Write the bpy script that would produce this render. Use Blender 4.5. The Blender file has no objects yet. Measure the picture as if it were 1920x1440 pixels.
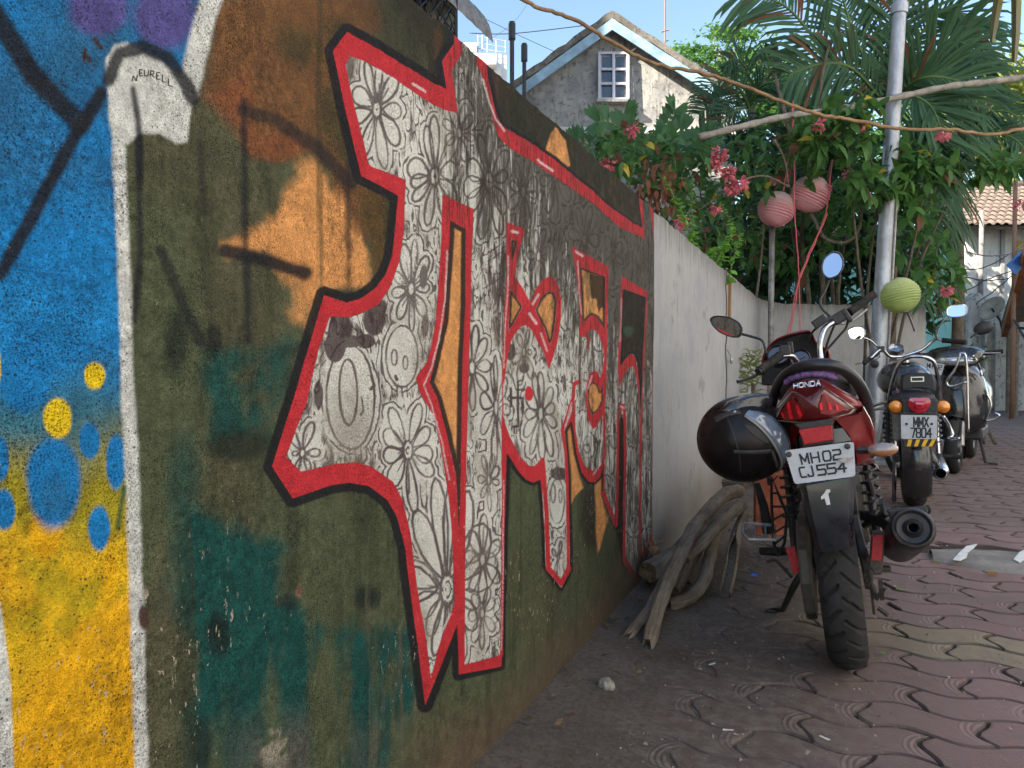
import bpy, bmesh, math, random
import numpy as np
from mathutils import Vector, Matrix, Quaternion
R = math.radians
random.seed(7)
S = bpy.context.scene
COL = S.collection
# ------------------------------------------------------------------ camera, sky, sun, exposure
F = 1387.0; CAMH = 0.95; YAW = R(23.6); PIT = math.atan(35.0 / F)
cd = bpy.data.cameras.new('camera'); cam = bpy.data.objects.new('camera', cd); COL.objects.link(cam)
cam.location = (0, 0, CAMH); cam.rotation_euler = (math.pi / 2 - PIT, 0, YAW)
cd.sensor_width = 36.0; cd.lens = F / 1920 * 36.0; cd.clip_start = 0.02; cd.clip_end = 2000
S.camera = cam
SUN_EL = R(34); SUN_AZ = math.atan2(-0.63, -0.77)      # horizontal direction towards the sun: behind and to the left
sdir = Vector((math.sin(SUN_AZ) * math.cos(SUN_EL), math.cos(SUN_AZ) * math.cos(SUN_EL), math.sin(SUN_EL)))
wd = bpy.data.worlds.new('World'); S.world = wd; wd.use_nodes = True
wn = wd.node_tree.nodes; wl = wd.node_tree.links
sky = wn.new('ShaderNodeTexSky'); sky.sky_type = 'NISHITA'; sky.sun_disc = False
sky.sun_elevation = SUN_EL; sky.sun_rotation = SUN_AZ
sky.air_density = 1.15; sky.dust_density = 0.4; sky.ozone_density = 1.6
bg = wn['Background']; bg.inputs[1].default_value = 0.082
wl.new(sky.outputs[0], bg.inputs[0])
sl = bpy.data.lights.new('sun', 'SUN'); sl.energy = 5.0; sl.angle = R(0.5); sl.color = (1, 0.91, 0.78)
so = bpy.data.objects.new('sun', sl); COL.objects.link(so)
so.rotation_euler = (-sdir).to_track_quat('-Z', 'Y').to_euler()
S.view_settings.view_transform = 'Standard'; S.view_settings.look = 'None'
S.view_settings.exposure = 2.0; S.view_settings.gamma = 1.0
S.cycles.use_adaptive_sampling = True; S.cycles.adaptive_threshold = 0.02; S.cycles.max_bounces = 7; S.cycles.diffuse_bounces = 4; S.cycles.glossy_bounces = 4; S.cycles.transparent_max_bounces = 8
S.cycles.use_denoising = True
# ------------------------------------------------------------------ geometry helpers
FW = Vector((-math.sin(YAW) * math.cos(PIT), math.cos(YAW) * math.cos(PIT), -math.sin(PIT)))
RT = Vector((math.cos(YAW), math.sin(YAW), 0)); UP = RT.cross(FW)
EYE = Vector((0, 0, CAMH))
def at(px, py, dep):
    return EYE + FW * dep + RT * ((px - 960) / F * dep) + UP * (-(py - 720) / F * dep)
def ground(px, py, z=0.0):
    d = FW + RT * ((px - 960) / F) + UP * (-(py - 720) / F)
    t = (z - CAMH) / d.z
    return EYE + d * t
def proj(p):
    v = Vector(p) - EYE; d = v.dot(FW)
    return 960 + F * v.dot(RT) / d, 720 - F * v.dot(UP) / d
def V(*a): return Vector(a)

class MB:
    def __init__(s): s.v = []; s.f = []; s.mi = []; s.cur = 0
    def add(s, vs, fs):
        b = len(s.v); s.v += [tuple(p) for p in vs]
        for f in fs: s.f.append(tuple(i + b for i in f)); s.mi.append(s.cur)
        return s
    def box(s, c, h, rot=None, taper=1.0):
        c = Vector(c); out = []
        for z in (-1, 1):
            k = taper if z > 0 else 1.0
            for x, y in ((-1, -1), (1, -1), (1, 1), (-1, 1)):
                p = Vector((x * h[0] * k, y * h[1] * k, z * h[2]))
                if rot is not None: p = rot @ p
                out.append(c + p)
        return s.add(out, [(3, 2, 1, 0), (4, 5, 6, 7), (0, 1, 5, 4), (1, 2, 6, 5), (2, 3, 7, 6), (3, 0, 4, 7)])
    def beam(s, a, b, w, h, up=(0, 0, 1)):
        a = Vector(a); b = Vector(b); d = (b - a); L = d.length; d.normalize()
        u = Vector(up); x = d.cross(u)
        if x.length < 1e-4: x = d.orthogonal()
        x.normalize(); u = x.cross(d)
        m = Matrix((x, d, u)).transposed()
        return s.box((a + b) / 2, (w / 2, L / 2, h / 2), m)
    def tube(s, path, r, n=8, caps=True, sq=1.0, closed=False, jag=0.0):
        P = [Vector(p) for p in path]; m = len(P)
        rr = r if hasattr(r, '__len__') else [r] * m
        T = []
        for i in range(m):
            a = P[(i - 1) % m] if (i > 0 or closed) else P[0]
            b = P[(i + 1) % m] if (i < m - 1 or closed) else P[-1]
            t = (b - a); T.append(t.normalized() if t.length > 1e-9 else Vector((0, 0, 1)))
        nrm = T[0].orthogonal().normalized(); vs = []
        for i in range(m):
            if i:
                q = T[i - 1].rotation_difference(T[i]); nrm = (q @ nrm)
                nrm = (nrm - T[i] * nrm.dot(T[i])).normalized()
            bn = T[i].cross(nrm)
            for k in range(n):
                a = 2 * math.pi * k / n
                off = nrm * math.cos(a) * rr[i] + bn * math.sin(a) * rr[i] * sq
                if jag and i in (0, m - 1): off += T[i] * random.uniform(-jag, jag)
                vs.append(P[i] + off)
        fs = []
        for i in range(m if closed else m - 1):
            j = (i + 1) % m
            for k in range(n):
                k2 = (k + 1) % n
                fs.append((i * n + k, i * n + k2, j * n + k2, j * n + k))
        if caps and not closed:
            fs.append(tuple(range(n - 1, -1, -1))); fs.append(tuple((m - 1) * n + k for k in range(n)))
        return s.add(vs, fs)
    def lathe(s, prof, o=(0, 0, 0), axis=(0, 0, 1), n=16, sx=1.0, a0=0.0, a1=2 * math.pi):
        o = Vector(o); ax = Vector(axis).normalized(); u = ax.orthogonal().normalized(); w = ax.cross(u)
        full = abs(a1 - a0 - 2 * math.pi) < 1e-6; m = n if full else n + 1
        vs = []; fs = []
        for r, h in prof:
            for k in range(m):
                a = a0 + (a1 - a0) * k / n
                vs.append(o + ax * h + u * (r * math.cos(a)) + w * (r * math.sin(a) * sx))
        for i in range(len(prof) - 1):
            for k in range(n):
                k2 = (k + 1) % m
                fs.append((i * m + k, i * m + k2, (i + 1) * m + k2, (i + 1) * m + k))
        return s.add(vs, fs)
    def prism(s, pts, off):
        off = Vector(off); P = [Vector(p) for p in pts]; n = len(P)
        vs = P + [p + off for p in P]
        fs = [tuple(range(n - 1, -1, -1)), tuple(range(n, 2 * n))]
        for i in range(n): fs.append((i, (i + 1) % n, n + (i + 1) % n, n + i))
        return s.add(vs, fs)
    def ell(s, c, r, rot=None, nu=14, nv=9):
        c = Vector(c); vs = []; fs = []
        for j in range(nv + 1):
            t = math.pi * j / nv
            for k in range(nu):
                a = 2 * math.pi * k / nu
                p = Vector((r[0] * math.sin(t) * math.cos(a), r[1] * math.sin(t) * math.sin(a), r[2] * math.cos(t)))
                if rot is not None: p = rot @ p
                vs.append(c + p)
        for j in range(nv):
            for k in range(nu):
                k2 = (k + 1) % nu
                fs.append((j * nu + k, (j + 1) * nu + k, (j + 1) * nu + k2, j * nu + k2))
        return s.add(vs, fs)
    def loft(s, rings, caps=True, closed=True):
        n = len(rings[0]); vs = [p for r in rings for p in r]; fs = []
        for i in range(len(rings) - 1):
            for k in range(n if closed else n - 1):
                k2 = (k + 1) % n
                fs.append((i * n + k, i * n + k2, (i + 1) * n + k2, (i + 1) * n + k))
        if caps and closed:
            fs.append(tuple(range(n - 1, -1, -1))); fs.append(tuple((len(rings) - 1) * n + k for k in range(n)))
        return s.add(vs, fs)
    def mesh(s, name, mats, smooth=False):
        me = bpy.data.meshes.new(name); me.from_pydata(s.v, [], s.f)
        if not isinstance(mats, (list, tuple)): mats = [mats]
        for m in mats: me.materials.append(m)
        if len(mats) > 1: me.polygons.foreach_set('material_index', s.mi)
        if smooth:
            me.polygons.foreach_set('use_smooth', [True] * len(me.polygons))
        me.update(); return me
    def build(s, name, mats, parent=None, smooth=False, bev=0.0, sub=0, auto=None):
        me = s.mesh(name, mats, smooth or auto is not None)
        if auto is not None: me.set_sharp_from_angle(angle=R(auto))
        o = link(name, me, parent)
        if bev:
            b = o.modifiers.new('bevel', 'BEVEL'); b.width = bev; b.segments = 2; b.limit_method = 'ANGLE'; b.angle_limit = R(40)
        if sub:
            m = o.modifiers.new('sub', 'SUBSURF'); m.levels = sub; m.render_levels = sub
        return o
def link(name, me, parent=None, loc=None):
    o = bpy.data.objects.new(name, me); COL.objects.link(o)
    if parent is not None: o.parent = parent
    if loc is not None: o.location = loc
    return o
def thing(name, label, cat, loc=(0, 0, 0), rot=(0, 0, 0), group=None):
    o = bpy.data.objects.new(name, None); COL.objects.link(o); o.location = loc; o.rotation_euler = rot
    o.empty_display_size = 0.1
    return tag(o, label, cat, group)
def tag(o, label=None, cat=None, group=None, kind=None):
    if label: o['label'] = label
    if cat: o['category'] = cat
    if group: o['group'] = group
    if kind: o['kind'] = kind
    return o
def crom(P, k=6, closed=False):
    P = [Vector(p) for p in P]; n = len(P); out = []
    for i in range(n if closed else n - 1):
        g = lambda j: P[j % n] if closed else P[max(0, min(n - 1, j))]
        p0, p1, p2, p3 = g(i - 1), g(i), g(i + 1), g(i + 2)
        for q in range(k):
            t = q / k
            out.append(0.5 * ((2 * p1) + (p2 - p0) * t + (2 * p0 - 5 * p1 + 4 * p2 - p3) * t * t + (3 * p1 - p0 - 3 * p2 + p3) * t ** 3))
    if not closed: out.append(P[-1])
    return out
# ------------------------------------------------------------------ material helpers
class NT:
    def __init__(s, name):
        s.m = bpy.data.materials.new(name); s.m.use_nodes = True; s.t = s.m.node_tree
        s.n = s.t.nodes; s.l = s.t.links; s.b = s.n['Principled BSDF']; s.o = s.n['Material Output']
    def node(s, typ, **kw):
        x = s.n.new('ShaderNode' + typ)
        for k, v in kw.items(): setattr(x, k, v)
        return x
    def put(s, sock, val):
        if isinstance(val, bpy.types.NodeSocket): s.l.new(val, sock)
        elif isinstance(val, (tuple, list)) and len(val) == 3 and sock.type == 'RGBA': sock.default_value = (*val, 1)
        else: sock.default_value = val
    def coord(s, kind='Object'):
        if kind == 'World': return s.node('NewGeometry').outputs['Position']
        return s.node('TexCoord').outputs[kind]
    def mapp(s, vec, scale=(1, 1, 1), loc=(0, 0, 0), rot=(0, 0, 0)):
        x = s.node('Mapping'); s.l.new(vec, x.inputs[0]); x.inputs['Scale'].default_value = scale
        x.inputs['Location'].default_value = loc; x.inputs['Rotation'].default_value = rot
        return x.outputs[0]
    def noise(s, vec, scale, det=4, rough=0.6, dist=0.0, out=0):
        x = s.node('TexNoise'); s.l.new(vec, x.inputs['Vector']); x.inputs['Scale'].default_value = scale
        x.inputs['Detail'].default_value = det; x.inputs['Roughness'].default_value = rough; x.inputs['Distortion'].default_value = dist
        return x.outputs[out]
    def vor(s, vec, scale, feat='F1', out='Distance'):
        x = s.node('TexVoronoi'); x.feature = feat; s.l.new(vec, x.inputs['Vector']); x.inputs['Scale'].default_value = scale
        return x.outputs[out]
    def math(s, op, a, b=0.0, c=0.0):
        x = s.node('Math', operation=op); s.put(x.inputs[0], a); s.put(x.inputs[1], b); s.put(x.inputs[2], c); return x.outputs[0]
    def ss(s, v, lo, hi, t0=0.0, t1=1.0):
        x = s.node('MapRange'); x.interpolation_type = 'SMOOTHSTEP'; s.put(x.inputs[0], v)
        for i, q in enumerate((lo, hi, t0, t1)): s.put(x.inputs[i + 1], q)
        return x.outputs[0]
    def mix(s, f, a, b, bt='MIX'):
        x = s.node('Mix'); x.data_type = 'RGBA'; x.blend_type = bt
        s.put(x.inputs[0], f); s.put(x.inputs[6], a); s.put(x.inputs[7], b); return x.outputs[2]
    def ramp(s, f, stops):
        x = s.node('ValToRGB'); e = x.color_ramp.elements
        while len(e) < len(stops): e.new(0.5)
        for el, (p, c) in zip(e, stops): el.position = p; el.color = (*c, 1)
        s.l.new(f, x.inputs[0]); return x.outputs[0]
    def attr(s, name, out='Vector'):
        x = s.node('Attribute'); x.attribute_name = name; return x.outputs[out]
    def sep(s, v):
        x = s.node('SeparateXYZ'); s.l.new(v, x.inputs[0]); return x.outputs
    def bump(s, h, strength=0.3, dist=0.01, normal=None):
        x = s.node('Bump'); s.l.new(h, x.inputs['Height']); x.inputs['Strength'].default_value = strength
        x.inputs['Distance'].default_value = dist
        if normal is not None: s.l.new(normal, x.inputs['Normal'])
        return x.outputs[0]
    def done(s, col, rough=0.6, metal=0.0, nrm=None, spec=None, coat=None):
        s.put(s.b.inputs['Base Color'], col); s.put(s.b.inputs['Roughness'], rough); s.put(s.b.inputs['Metallic'], metal)
        if nrm is not None: s.l.new(nrm, s.b.inputs['Normal'])
        if spec is not None: s.b.inputs['Specular IOR Level'].default_value = spec
        if coat is not None: s.b.inputs['Coat Weight'].default_value = coat; s.b.inputs['Coat Roughness'].default_value = 0.06
        return s.m
_mc = {}
def mk(name, col, rough=0.5, metal=0.0, var=0.15, vs=6.0, bump=0.0, bs=80.0, coat=None, dust=0.0, dustc=(0.20, 0.15, 0.10), spec=None, stretch=(1, 1, 1)):
    if name in _mc: return _mc[name]
    if spec is None and rough >= 0.7 and metal < 0.1: spec = 0.12
    t = NT(name); c = t.coord(); c2 = t.mapp(c, stretch)
    n = t.noise(c2, vs, 5, 0.65); k = t.ss(n, 0.25, 0.75, 1 - var, 1 + var)
    x = t.node('VectorMath', operation='SCALE'); x.inputs[0].default_value = col; t.l.new(k, x.inputs['Scale'])
    out = x.outputs[0]; rg = t.ss(n, 0.3, 0.7, max(0.02, rough * 0.8), min(1, rough * 1.25))
    if dust:
        dn = t.noise(c, vs * 3.1, 6, 0.7)
        g = t.node('NewGeometry'); nz = t.sep(g.outputs['Normal'])[2]
        dm = t.math('MULTIPLY', t.ss(dn, 0.42, 0.75), t.math('MULTIPLY', t.ss(nz, -0.6, 1.0, 0.35, 1.0), dust))
        out = t.mix(dm, out, dustc); rg = t.math('ADD', rg, t.math('MULTIPLY', dm, 0.5))
    nr = None
    if bump: nr = t.bump(t.noise(c2, bs, 4, 0.6), bump, 0.01)
    _mc[name] = t.done(out, rg, metal, nr, spec, coat); return _mc[name]
# ================================================================== the painted wall
XW = -0.75; WTOP = 1.65
def wallpt(px, py):
    d = FW + RT * ((px - 960) / F) + UP * (-(py - 720) / F)
    return EYE + d * (XW / d.x)
def fbm(u, v, sc, octs=4, seed=0):
    rs = np.random.RandomState(seed); out = np.zeros_like(u); amp = 1.0; tot = 0
    for o in range(octs):
        L = rs.rand(64, 64); x = u * sc + 11.3 * o; y = v * sc + 5.7 * o
        xi = np.floor(x).astype(int); yi = np.floor(y).astype(int); fx = x - xi; fy = y - yi
        fx = fx * fx * (3 - 2 * fx); fy = fy * fy * (3 - 2 * fy)
        a = L[xi % 64, yi % 64]; b = L[(xi + 1) % 64, yi % 64]; c = L[xi % 64, (yi + 1) % 64]; d = L[(xi + 1) % 64, (yi + 1) % 64]
        out += amp * ((a * (1 - fx) + b * fx) * (1 - fy) + (c * (1 - fx) + d * fx) * fy); tot += amp; amp *= 0.55; sc *= 2.03
    return out / tot
def sst(x, a, b):
    t = np.clip((x - a) / (b - a), 0, 1); return t * t * (3 - 2 * t)
# grid of the mural: columns get denser towards the near end, rows are even
MU0 = wallpt(-30, 700).y; MU1 = 3.30
NC, NR = 590, 620
pxs = np.linspace(-30, proj((XW, MU1, 0.9))[0], NC)
us = np.array([wallpt(p, 700).y for p in pxs]); us[-1] = MU1
vs_ = np.linspace(-0.06, WTOP, NR)
U, Vv = np.meshgrid(us, vs_)
dx = XW; qd = dx * FW.x + U * FW.y + (Vv - CAMH) * FW.z
PX = 960 + F * (dx * RT.x + U * RT.y) / qd
PY = 720 - F * (dx * UP.x + U * UP.y + (Vv - CAMH) * UP.z) / qd
BIG = 40.0
def win(x0, y0, x1, y1, m=BIG):
    c0 = max(0, np.searchsorted(PX[NR // 2], x0 - m - 12)); c1 = min(NC, np.searchsorted(PX[NR // 2], x1 + m + 12))
    sub = PY[:, c0:c1]
    if sub.size == 0: return None
    rows = np.where((sub.min(1) < y1 + m) & (sub.max(1) > y0 - m))[0]
    if len(rows) == 0 or c1 <= c0: return None
    return (slice(rows[0], rows[-1] + 1), slice(c0, c1))
def segd(w, a, b):
    x = PX[w]; y = PY[w]; ax, ay = a; bx, by = b; ex, ey = bx - ax, by - ay; L = ex * ex + ey * ey + 1e-9
    t = np.clip(((x - ax) * ex + (y - ay) * ey) / L, 0, 1)
    return np.hypot(x - ax - t * ex, y - ay - t * ey)
def poly_sd(fld, P, m=BIG):
    xs = [p[0] for p in P]; ys = [p[1] for p in P]; w = win(min(xs), min(ys), max(xs), max(ys), m)
    if w is None: return
    x = PX[w]; y = PY[w]; d = np.full(x.shape, 1e3); ins = np.zeros(x.shape, bool)
    for i in range(len(P)):
        a = P[i]; b = P[(i + 1) % len(P)]; d = np.minimum(d, segd(w, a, b))
        if a[1] != b[1]:
            c = ((a[1] > y) != (b[1] > y)) & (x < (b[0] - a[0]) * (y - a[1]) / (b[1] - a[1]) + a[0]); ins ^= c
    fld[w] = np.maximum(fld[w], np.where(ins, d, -d))
def stroke(fld, P, wd):
    wds = wd if hasattr(wd, '__len__') else [wd] * len(P); mx = max(wds)
    for i in range(len(P) - 1):
        a, b = P[i], P[i + 1]; w = win(min(a[0], b[0]), min(a[1], b[1]), max(a[0], b[0]), max(a[1], b[1]), mx + 14)
        if w is None: continue
        x = PX[w]; y = PY[w]; ex, ey = b[0] - a[0], b[1] - a[1]
        t = np.clip(((x - a[0]) * ex + (y - a[1]) * ey) / (ex * ex + ey * ey + 1e-9), 0, 1)
        d = np.hypot(x - a[0] - t * ex, y - a[1] - t * ey); hw = 0.5 * (wds[i] + (wds[i + 1] - wds[i]) * t)
        fld[w] = np.maximum(fld[w], hw - d)
def ellip(fld, cx, cy, rx, ry):
    w = win(cx - rx, cy - ry, cx + rx, cy + ry)
    if w is None: return
    k = np.hypot((PX[w] - cx) / rx, (PY[w] - cy) / ry); fld[w] = np.maximum(fld[w], (1 - k) * min(rx, ry))
def fld(): return np.full(PX.shape, -BIG)
O_ = fld(); F_ = fld(); R_ = fld(); C_ = fld(); LN = fld(); HL = fld(); PT = fld(); OR = fld(); DK = fld()
poly_sd(O_, [(652,58),(835,170),(827,117),(850,84),(850,60),(913,100),(913,138),(923,191),(936,229),(947,240),(1000,270),(1035,296),(1076,331),(1114,360),(1146,389),(1187,418),(1204,427),(1198,350),(1222,366),(1222,383),(1230,456),(1253,467),(1251,571),(1229,566),(1225,720),(1225,997),(1208,1049),(1200,1032),(1198,1099),(1169,1055),(1169,1002),(1171,886),(1171,790),(1165,776),(1159,788),(1156,962),(1155,991),(1130,927),(1133,871),(1125,895),(1114,905),(1102,903),(1090,886),(1080,851),(1076,813),(1072,788),(1058,807),(1064,886),(1066,1002),(1067,1072),(1051,1103),(1028,1072),(1022,1061),(1020,988),(1016,930),(1013,899),(1000,905),(985,899),(971,883),(959,862),(950,848),(947,944),(945,1061),(942,1160),(942,1250),(862,1265),(859,1172),(800,1322),(788,1227),(773,1110),(763,1027),(747,970),(727,937),(693,912),(657,905),(623,910),(552,935),(515,875),(612,553),(653,567),(680,560),(707,540),(725,515),(737,480),(741,433),(746,367),(679,330),(625,95)])
poly_sd(F_, [(657,103),(680,112),(733,143),(780,177),(830,207),(857,213),(850,167),(845,133),(866,100),(866,75),(892,90),(894,122),(901,135),(912,176),(923,226),(933,255),(956,278),(1006,307),(1047,337),(1093,369),(1122,389),(1163,427),(1208,447),(1206,355),(1222,366),(1222,383),(1230,456),(1253,467),(1251,571),(1229,566),(1225,720),(1225,997),(1208,1049),(1200,1032),(1198,1099),(1169,1055),(1169,1002),(1171,886),(1171,790),(1165,778),(1160,790),(1156,962),(1155,991),(1130,927),(1133,871),(1124,874),(1111,883),(1096,874),(1085,848),(1077,810),(1076,784),(1078,760),(1058,807),(1061,850),(1066,1002),(1067,1072),(1051,1103),(1028,1072),(1022,1061),(1020,988),(1016,930),(1018,880),(1017,858),(1012,865),(1003,874),(993,874),(980,862),(968,842),(956,819),(949,798),(945,784),(942,850),(939,1160),(939,1229),(872,1247),(873,1027),(875,927),(880,773),(882,673),(885,590),(886,440),(887,392),(827,365),(827,440),(823,523),(820,600),(813,647),(803,680),(787,700),(782,710),(790,737),(817,780),(833,857),(842,920),(848,980),(852,1050),(855,1130),(823,1220),(810,1275),(800,1187),(787,1110),(773,1003),(757,937),(737,903),(697,875),(667,867),(630,870),(568,885),(540,857),(577,757),(600,657),(623,593),(660,595),(683,587),(713,570),(733,540),(750,490),(757,440),(758,417),(760,337),(697,313),(692,307),(667,200),(648,120)])
for P, wd in [([(1220,378),(1229,456),(1251,467),(1250,571)],5), ([(1229,565),(1226,720),(1225,997),(1208,1045),(1201,1030)],5), ([(1232,562),(1250,567)],10), ([(1232,461),(1251,471)],8),
    ([(1211,548),(1209,640),(1205,720),(1202,800),(1201,1032),(1197,1090)],4), ([(1157,970),(1158,790),(1163,759),(1168,759),(1172,785),(1171,1000),(1171,1050)],5), ([(1172,1050),(1197,1092)],9),
    ([(1131,925),(1154,984)],8), ([(1131,925),(1133,870)],3), ([(1156,980),(1157,900)],4), ([(1017,862),(1020,900),(1024,960),(1027,1060)],8), ([(1054,806),(1060,850),(1063,950),(1064,1070)],5.5),
    ([(1027,1066),(1051,1094),(1065,1066)],10), ([(1054,806),(1076,745),(1078,722)],6), ([(1078,720),(1086,716)],8), ([(1076,745),(1077,800),(1082,845)],4), ([(944,784),(943,860),(942,1229)],5),
    ([(1134,590),(1137,640),(1134,700),(1132,760),(1133,800),(1133,850),(1127,884)],5), ([(1166,528),(1162,603),(1160,700)],4), ([(945,700),(944,790)],3), ([(1102,628),(1105,636),(1102,652)],4)]:
    stroke(R_, P, wd)
for P in [[(949,416),(985,430),(976,459),(970,483),(965,518),(980,539),(995,567),(1004,546),(1018,525),(1030,518),(1039,521),(1048,539),(1053,565),(1053,600),(1048,643),(1041,668),(1032,693),(1027,672),(1021,655),(1011,640),(1001,620),(988,610),(978,612),(968,626),(960,643),(956,663),(951,698),(948,724),(945,700),(946,643),(947,573),(949,521),(950,452)],
    [(1070,461),(1141,500),(1140,548),(1137,621),(1136,666),(1134,700),(1131,700),(1133,666),(1130,648),(1126,633),(1119,621),(1110,617),(1101,626),(1104,634),(1087,630),(1089,603),(1086,557),(1079,503)],
    [(1098,749),(1102,718),(1107,700),(1115,694),(1121,698),(1125,710),(1129,698),(1135,659),(1137,640),(1135,698),(1133,757),(1131,776),(1118,801),(1112,805),(1102,784)],
    [(1164,517),(1212,547),(1211,560),(1166,543)],
    [(1163,687),(1172,672),(1182,663),(1190,668),(1196,690),(1200,720),(1202,800),(1200,800),(1197,735),(1192,700),(1186,687),(1177,690),(1168,705),(1161,725),(1159,728),(1160,690)]]:
    poly_sd(R_, P)
ellip(R_, 994, 738, 8, 14)
CC = [([(842,413),(873,430),(875,573),(870,673),(868,823),(862,1010),(857,890),(843,823),(823,747),(808,717),(817,687),(835,600),(842,440)], 'o', 9),
    ([(958,449),(969,452),(967,466),(961,487),(958,497)], 'o', 5), ([(956,541),(980,575),(956,622)], 'o', 4),
    ([(1006,582),(1015,561),(1028,547),(1039,548),(1045,565),(1044,600),(1039,634),(1034,648),(1025,617)], 'o', 4),
    ([(1087,500),(1135,519),(1133,622),(1128,608),(1120,595),(1111,590),(1104,595),(1099,604),(1093,599),(1091,548)], 'o', 4),
    ([(1102,749),(1104,724),(1112,715),(1120,720),(1125,735),(1130,714),(1130,751),(1124,768),(1112,778),(1105,768)], 'o', 3),
    ([(1167,541),(1210,557),(1207,666),(1205,720),(1202,780),(1201,800),(1199,720),(1195,680),(1190,665),(1182,663),(1172,672),(1163,687),(1164,603)], 'd', 3)]
BLK = fld()
for P, k, bw in CC:
    g = fld(); poly_sd(g, P); C_ = np.maximum(C_, g)
    BLK = np.maximum(BLK, np.where(g > -3, np.minimum(g + 3, bw - g), -BIG))
    if k == 'o': OR = np.maximum(OR, g + 6)
    else: DK = np.maximum(DK, g + 4)
poly_sd(OR, [(1071,785),(1058,805),(1060,886),(1066,956),(1077,930),(1093,915),(1085,892),(1077,851),(1077,813)])
poly_sd(OR, [(1114,900),(1128,890),(1131,950),(1140,973),(1134,994),(1122,1040),(1117,1002)])
poly_sd(OR, [(1025,270),(1032,249),(1041,238),(1061,265),(1069,312),(1064,314),(1047,300),(1022,283)])
poly_sd(DK, [(1106,512),(1136,522),(1133,585),(1128,575),(1122,588),(1118,560),(1110,560)])
poly_sd(DK, [(1157,776),(1165,770),(1171,785),(1171,920),(1172,1060),(1156,1000),(1156,920)])
bwid = np.interp(PX, [500, 800, 950, 1050, 1220], [17, 15, 7, 6, 2.0])
BLK = np.maximum(BLK, np.where(C_ < 0, O_ + bwid, -BIG))
RED = np.minimum(np.maximum(np.minimum(O_, -F_), R_), -C_)
for P, wd in [([(772,157),(795,171)],5), ([(702,128),(740,150)],3), ([(905,150),(915,190),(928,222),(945,245)],3), ([(1008,300),(1036,320)],4), ([(838,470),(836,560),(826,640),(812,690),(797,722),(812,760),(832,830),(845,900)],2.6),
    ([(823,1205),(848,1150)],3), ([(953,480),(951,560),(949,640),(948,690)],2), ([(960,434),(970,436)],5), ([(1001,570),(1012,552)],4), ([(994,588),(1008,606)],5), ([(1018,625),(1029,658)],3), ([(1080,472),(1092,480)],4), ([(1083,490),(1088,560),(1092,590)],1.6),
    ([(1104,728),(1110,705)],2), ([(1243,469),(1248,472)],3), ([(1164,762),(1169,765)],3), ([(1112,890),(1126,868)],2), ([(1059,800),(1073,755)],2), ([(1164,560),(1161,640)],1.2), ([(1053,830),(1056,870)],2), ([(944,900),(943,1100),(941,1220)],1.4)]:
    stroke(HL, P, wd)
# ---- line drawings inside the letters
rd = random.Random(3)
def petal(cx, cy, ang, L, wd, lw, sx, cr0=0.0):
    pts = []; bend = L * rd.uniform(-0.09, 0.09); wd *= rd.uniform(0.8, 1.2)
    for k in range(13):
        t = k / 12 * 2 * math.pi; a = (1 - math.cos(t)) / 2 * L; b = wd * math.sin(t) * (0.35 + 0.65 * math.sin(min(1, a / L) * math.pi * 0.55))
        a = cr0 + a * (1 - cr0 / L); bb = b + bend * (a / L) ** 2; pts.append((cx + (math.cos(ang) * a - math.sin(ang) * bb) * sx, cy + math.sin(ang) * a + math.cos(ang) * bb))
    stroke(LN, pts, lw); poly_sd(PT, pts, 24)
def flower(cx, cy, a, up, dn, n=9, lw=3.4, cr=0.13):
    sx = a / (0.5 * (up + dn)) * 1.25
    for k in range(n):
        ang = 2 * math.pi * (k + 0.55 * rd.random()) / n - math.pi / 2
        vert = abs(math.sin(ang)); L = (up if math.sin(ang) < 0 else dn) * (0.5 + 0.5 * vert) * rd.uniform(0.86, 1.05)
        petal(cx, cy, ang, L, L * rd.uniform(0.20, 0.27) * (1.2 - 0.4 * vert), lw * rd.uniform(0.8, 1.25), sx + (1 - vert) * 0.25, cr * (up + dn) * 0.5)
        if rd.random() < 0.7: stroke(LN, [(cx + math.cos(ang) * L * 0.2 * sx, cy + math.sin(ang) * L * 0.2), (cx + math.cos(ang + 0.05) * L * rd.uniform(0.45, 0.7) * sx, cy + math.sin(ang + 0.05) * L * rd.uniform(0.45, 0.7))], lw * 0.6)
    r = cr * (up + dn) * 0.5; P = [(cx + r * sx * math.cos(t) * 1.1, cy + r * math.sin(t) * 1.3) for t in [i * 0.5 for i in range(14)]]
    stroke(LN, P, lw * 1.15)
for q in [(707,205,44,98,112,9,4), (812,330,46,118,112,10,4), (914,340,40,115,125,10,3.6), (773,542,38,95,85,9,3.6), (888,690,34,95,85,9,3.4), (768,845,50,105,115,9,4), (842,1105,70,235,150,15,4),
    (932,765,22,105,110,8,3.2), (1015,775,28,85,100,11,3), (905,1050,34,90,80,7,3.4), (918,900,18,60,60,7,3), (905,1150,26,60,70,7,3), (1040,330,24,60,90,9,2.4), (1095,450,26,80,60,9,2.2), (1062,545,18,70,75,9,2.2), (1125,560,14,40,90,8,2),
    (1150,480,16,60,60,8,2), (1222,620,10,70,70,7,2), (1135,815,13,45,80,7,2), (1090,835,12,60,60,7,2), (1215,760,8,70,60,6,1.8), (1182,900,10,60,90,6,1.8), (1180,760,8,40,60,6,1.8), (980,360,24,80,80,8,2.6), (1010,480,20,60,60,8,2.4),
    (860,250,30,70,60,8,3), (570,850,30,70,40,6,3.6), (1045,1045,10,40,50,5,2.6), (1212,930,7,50,70,6,1.6), (1150,650,9,50,60,7,1.8), (985,660,20,50,70,6,2.8)]:
    flower(*q[:5], n=q[5], lw=q[6])
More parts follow.
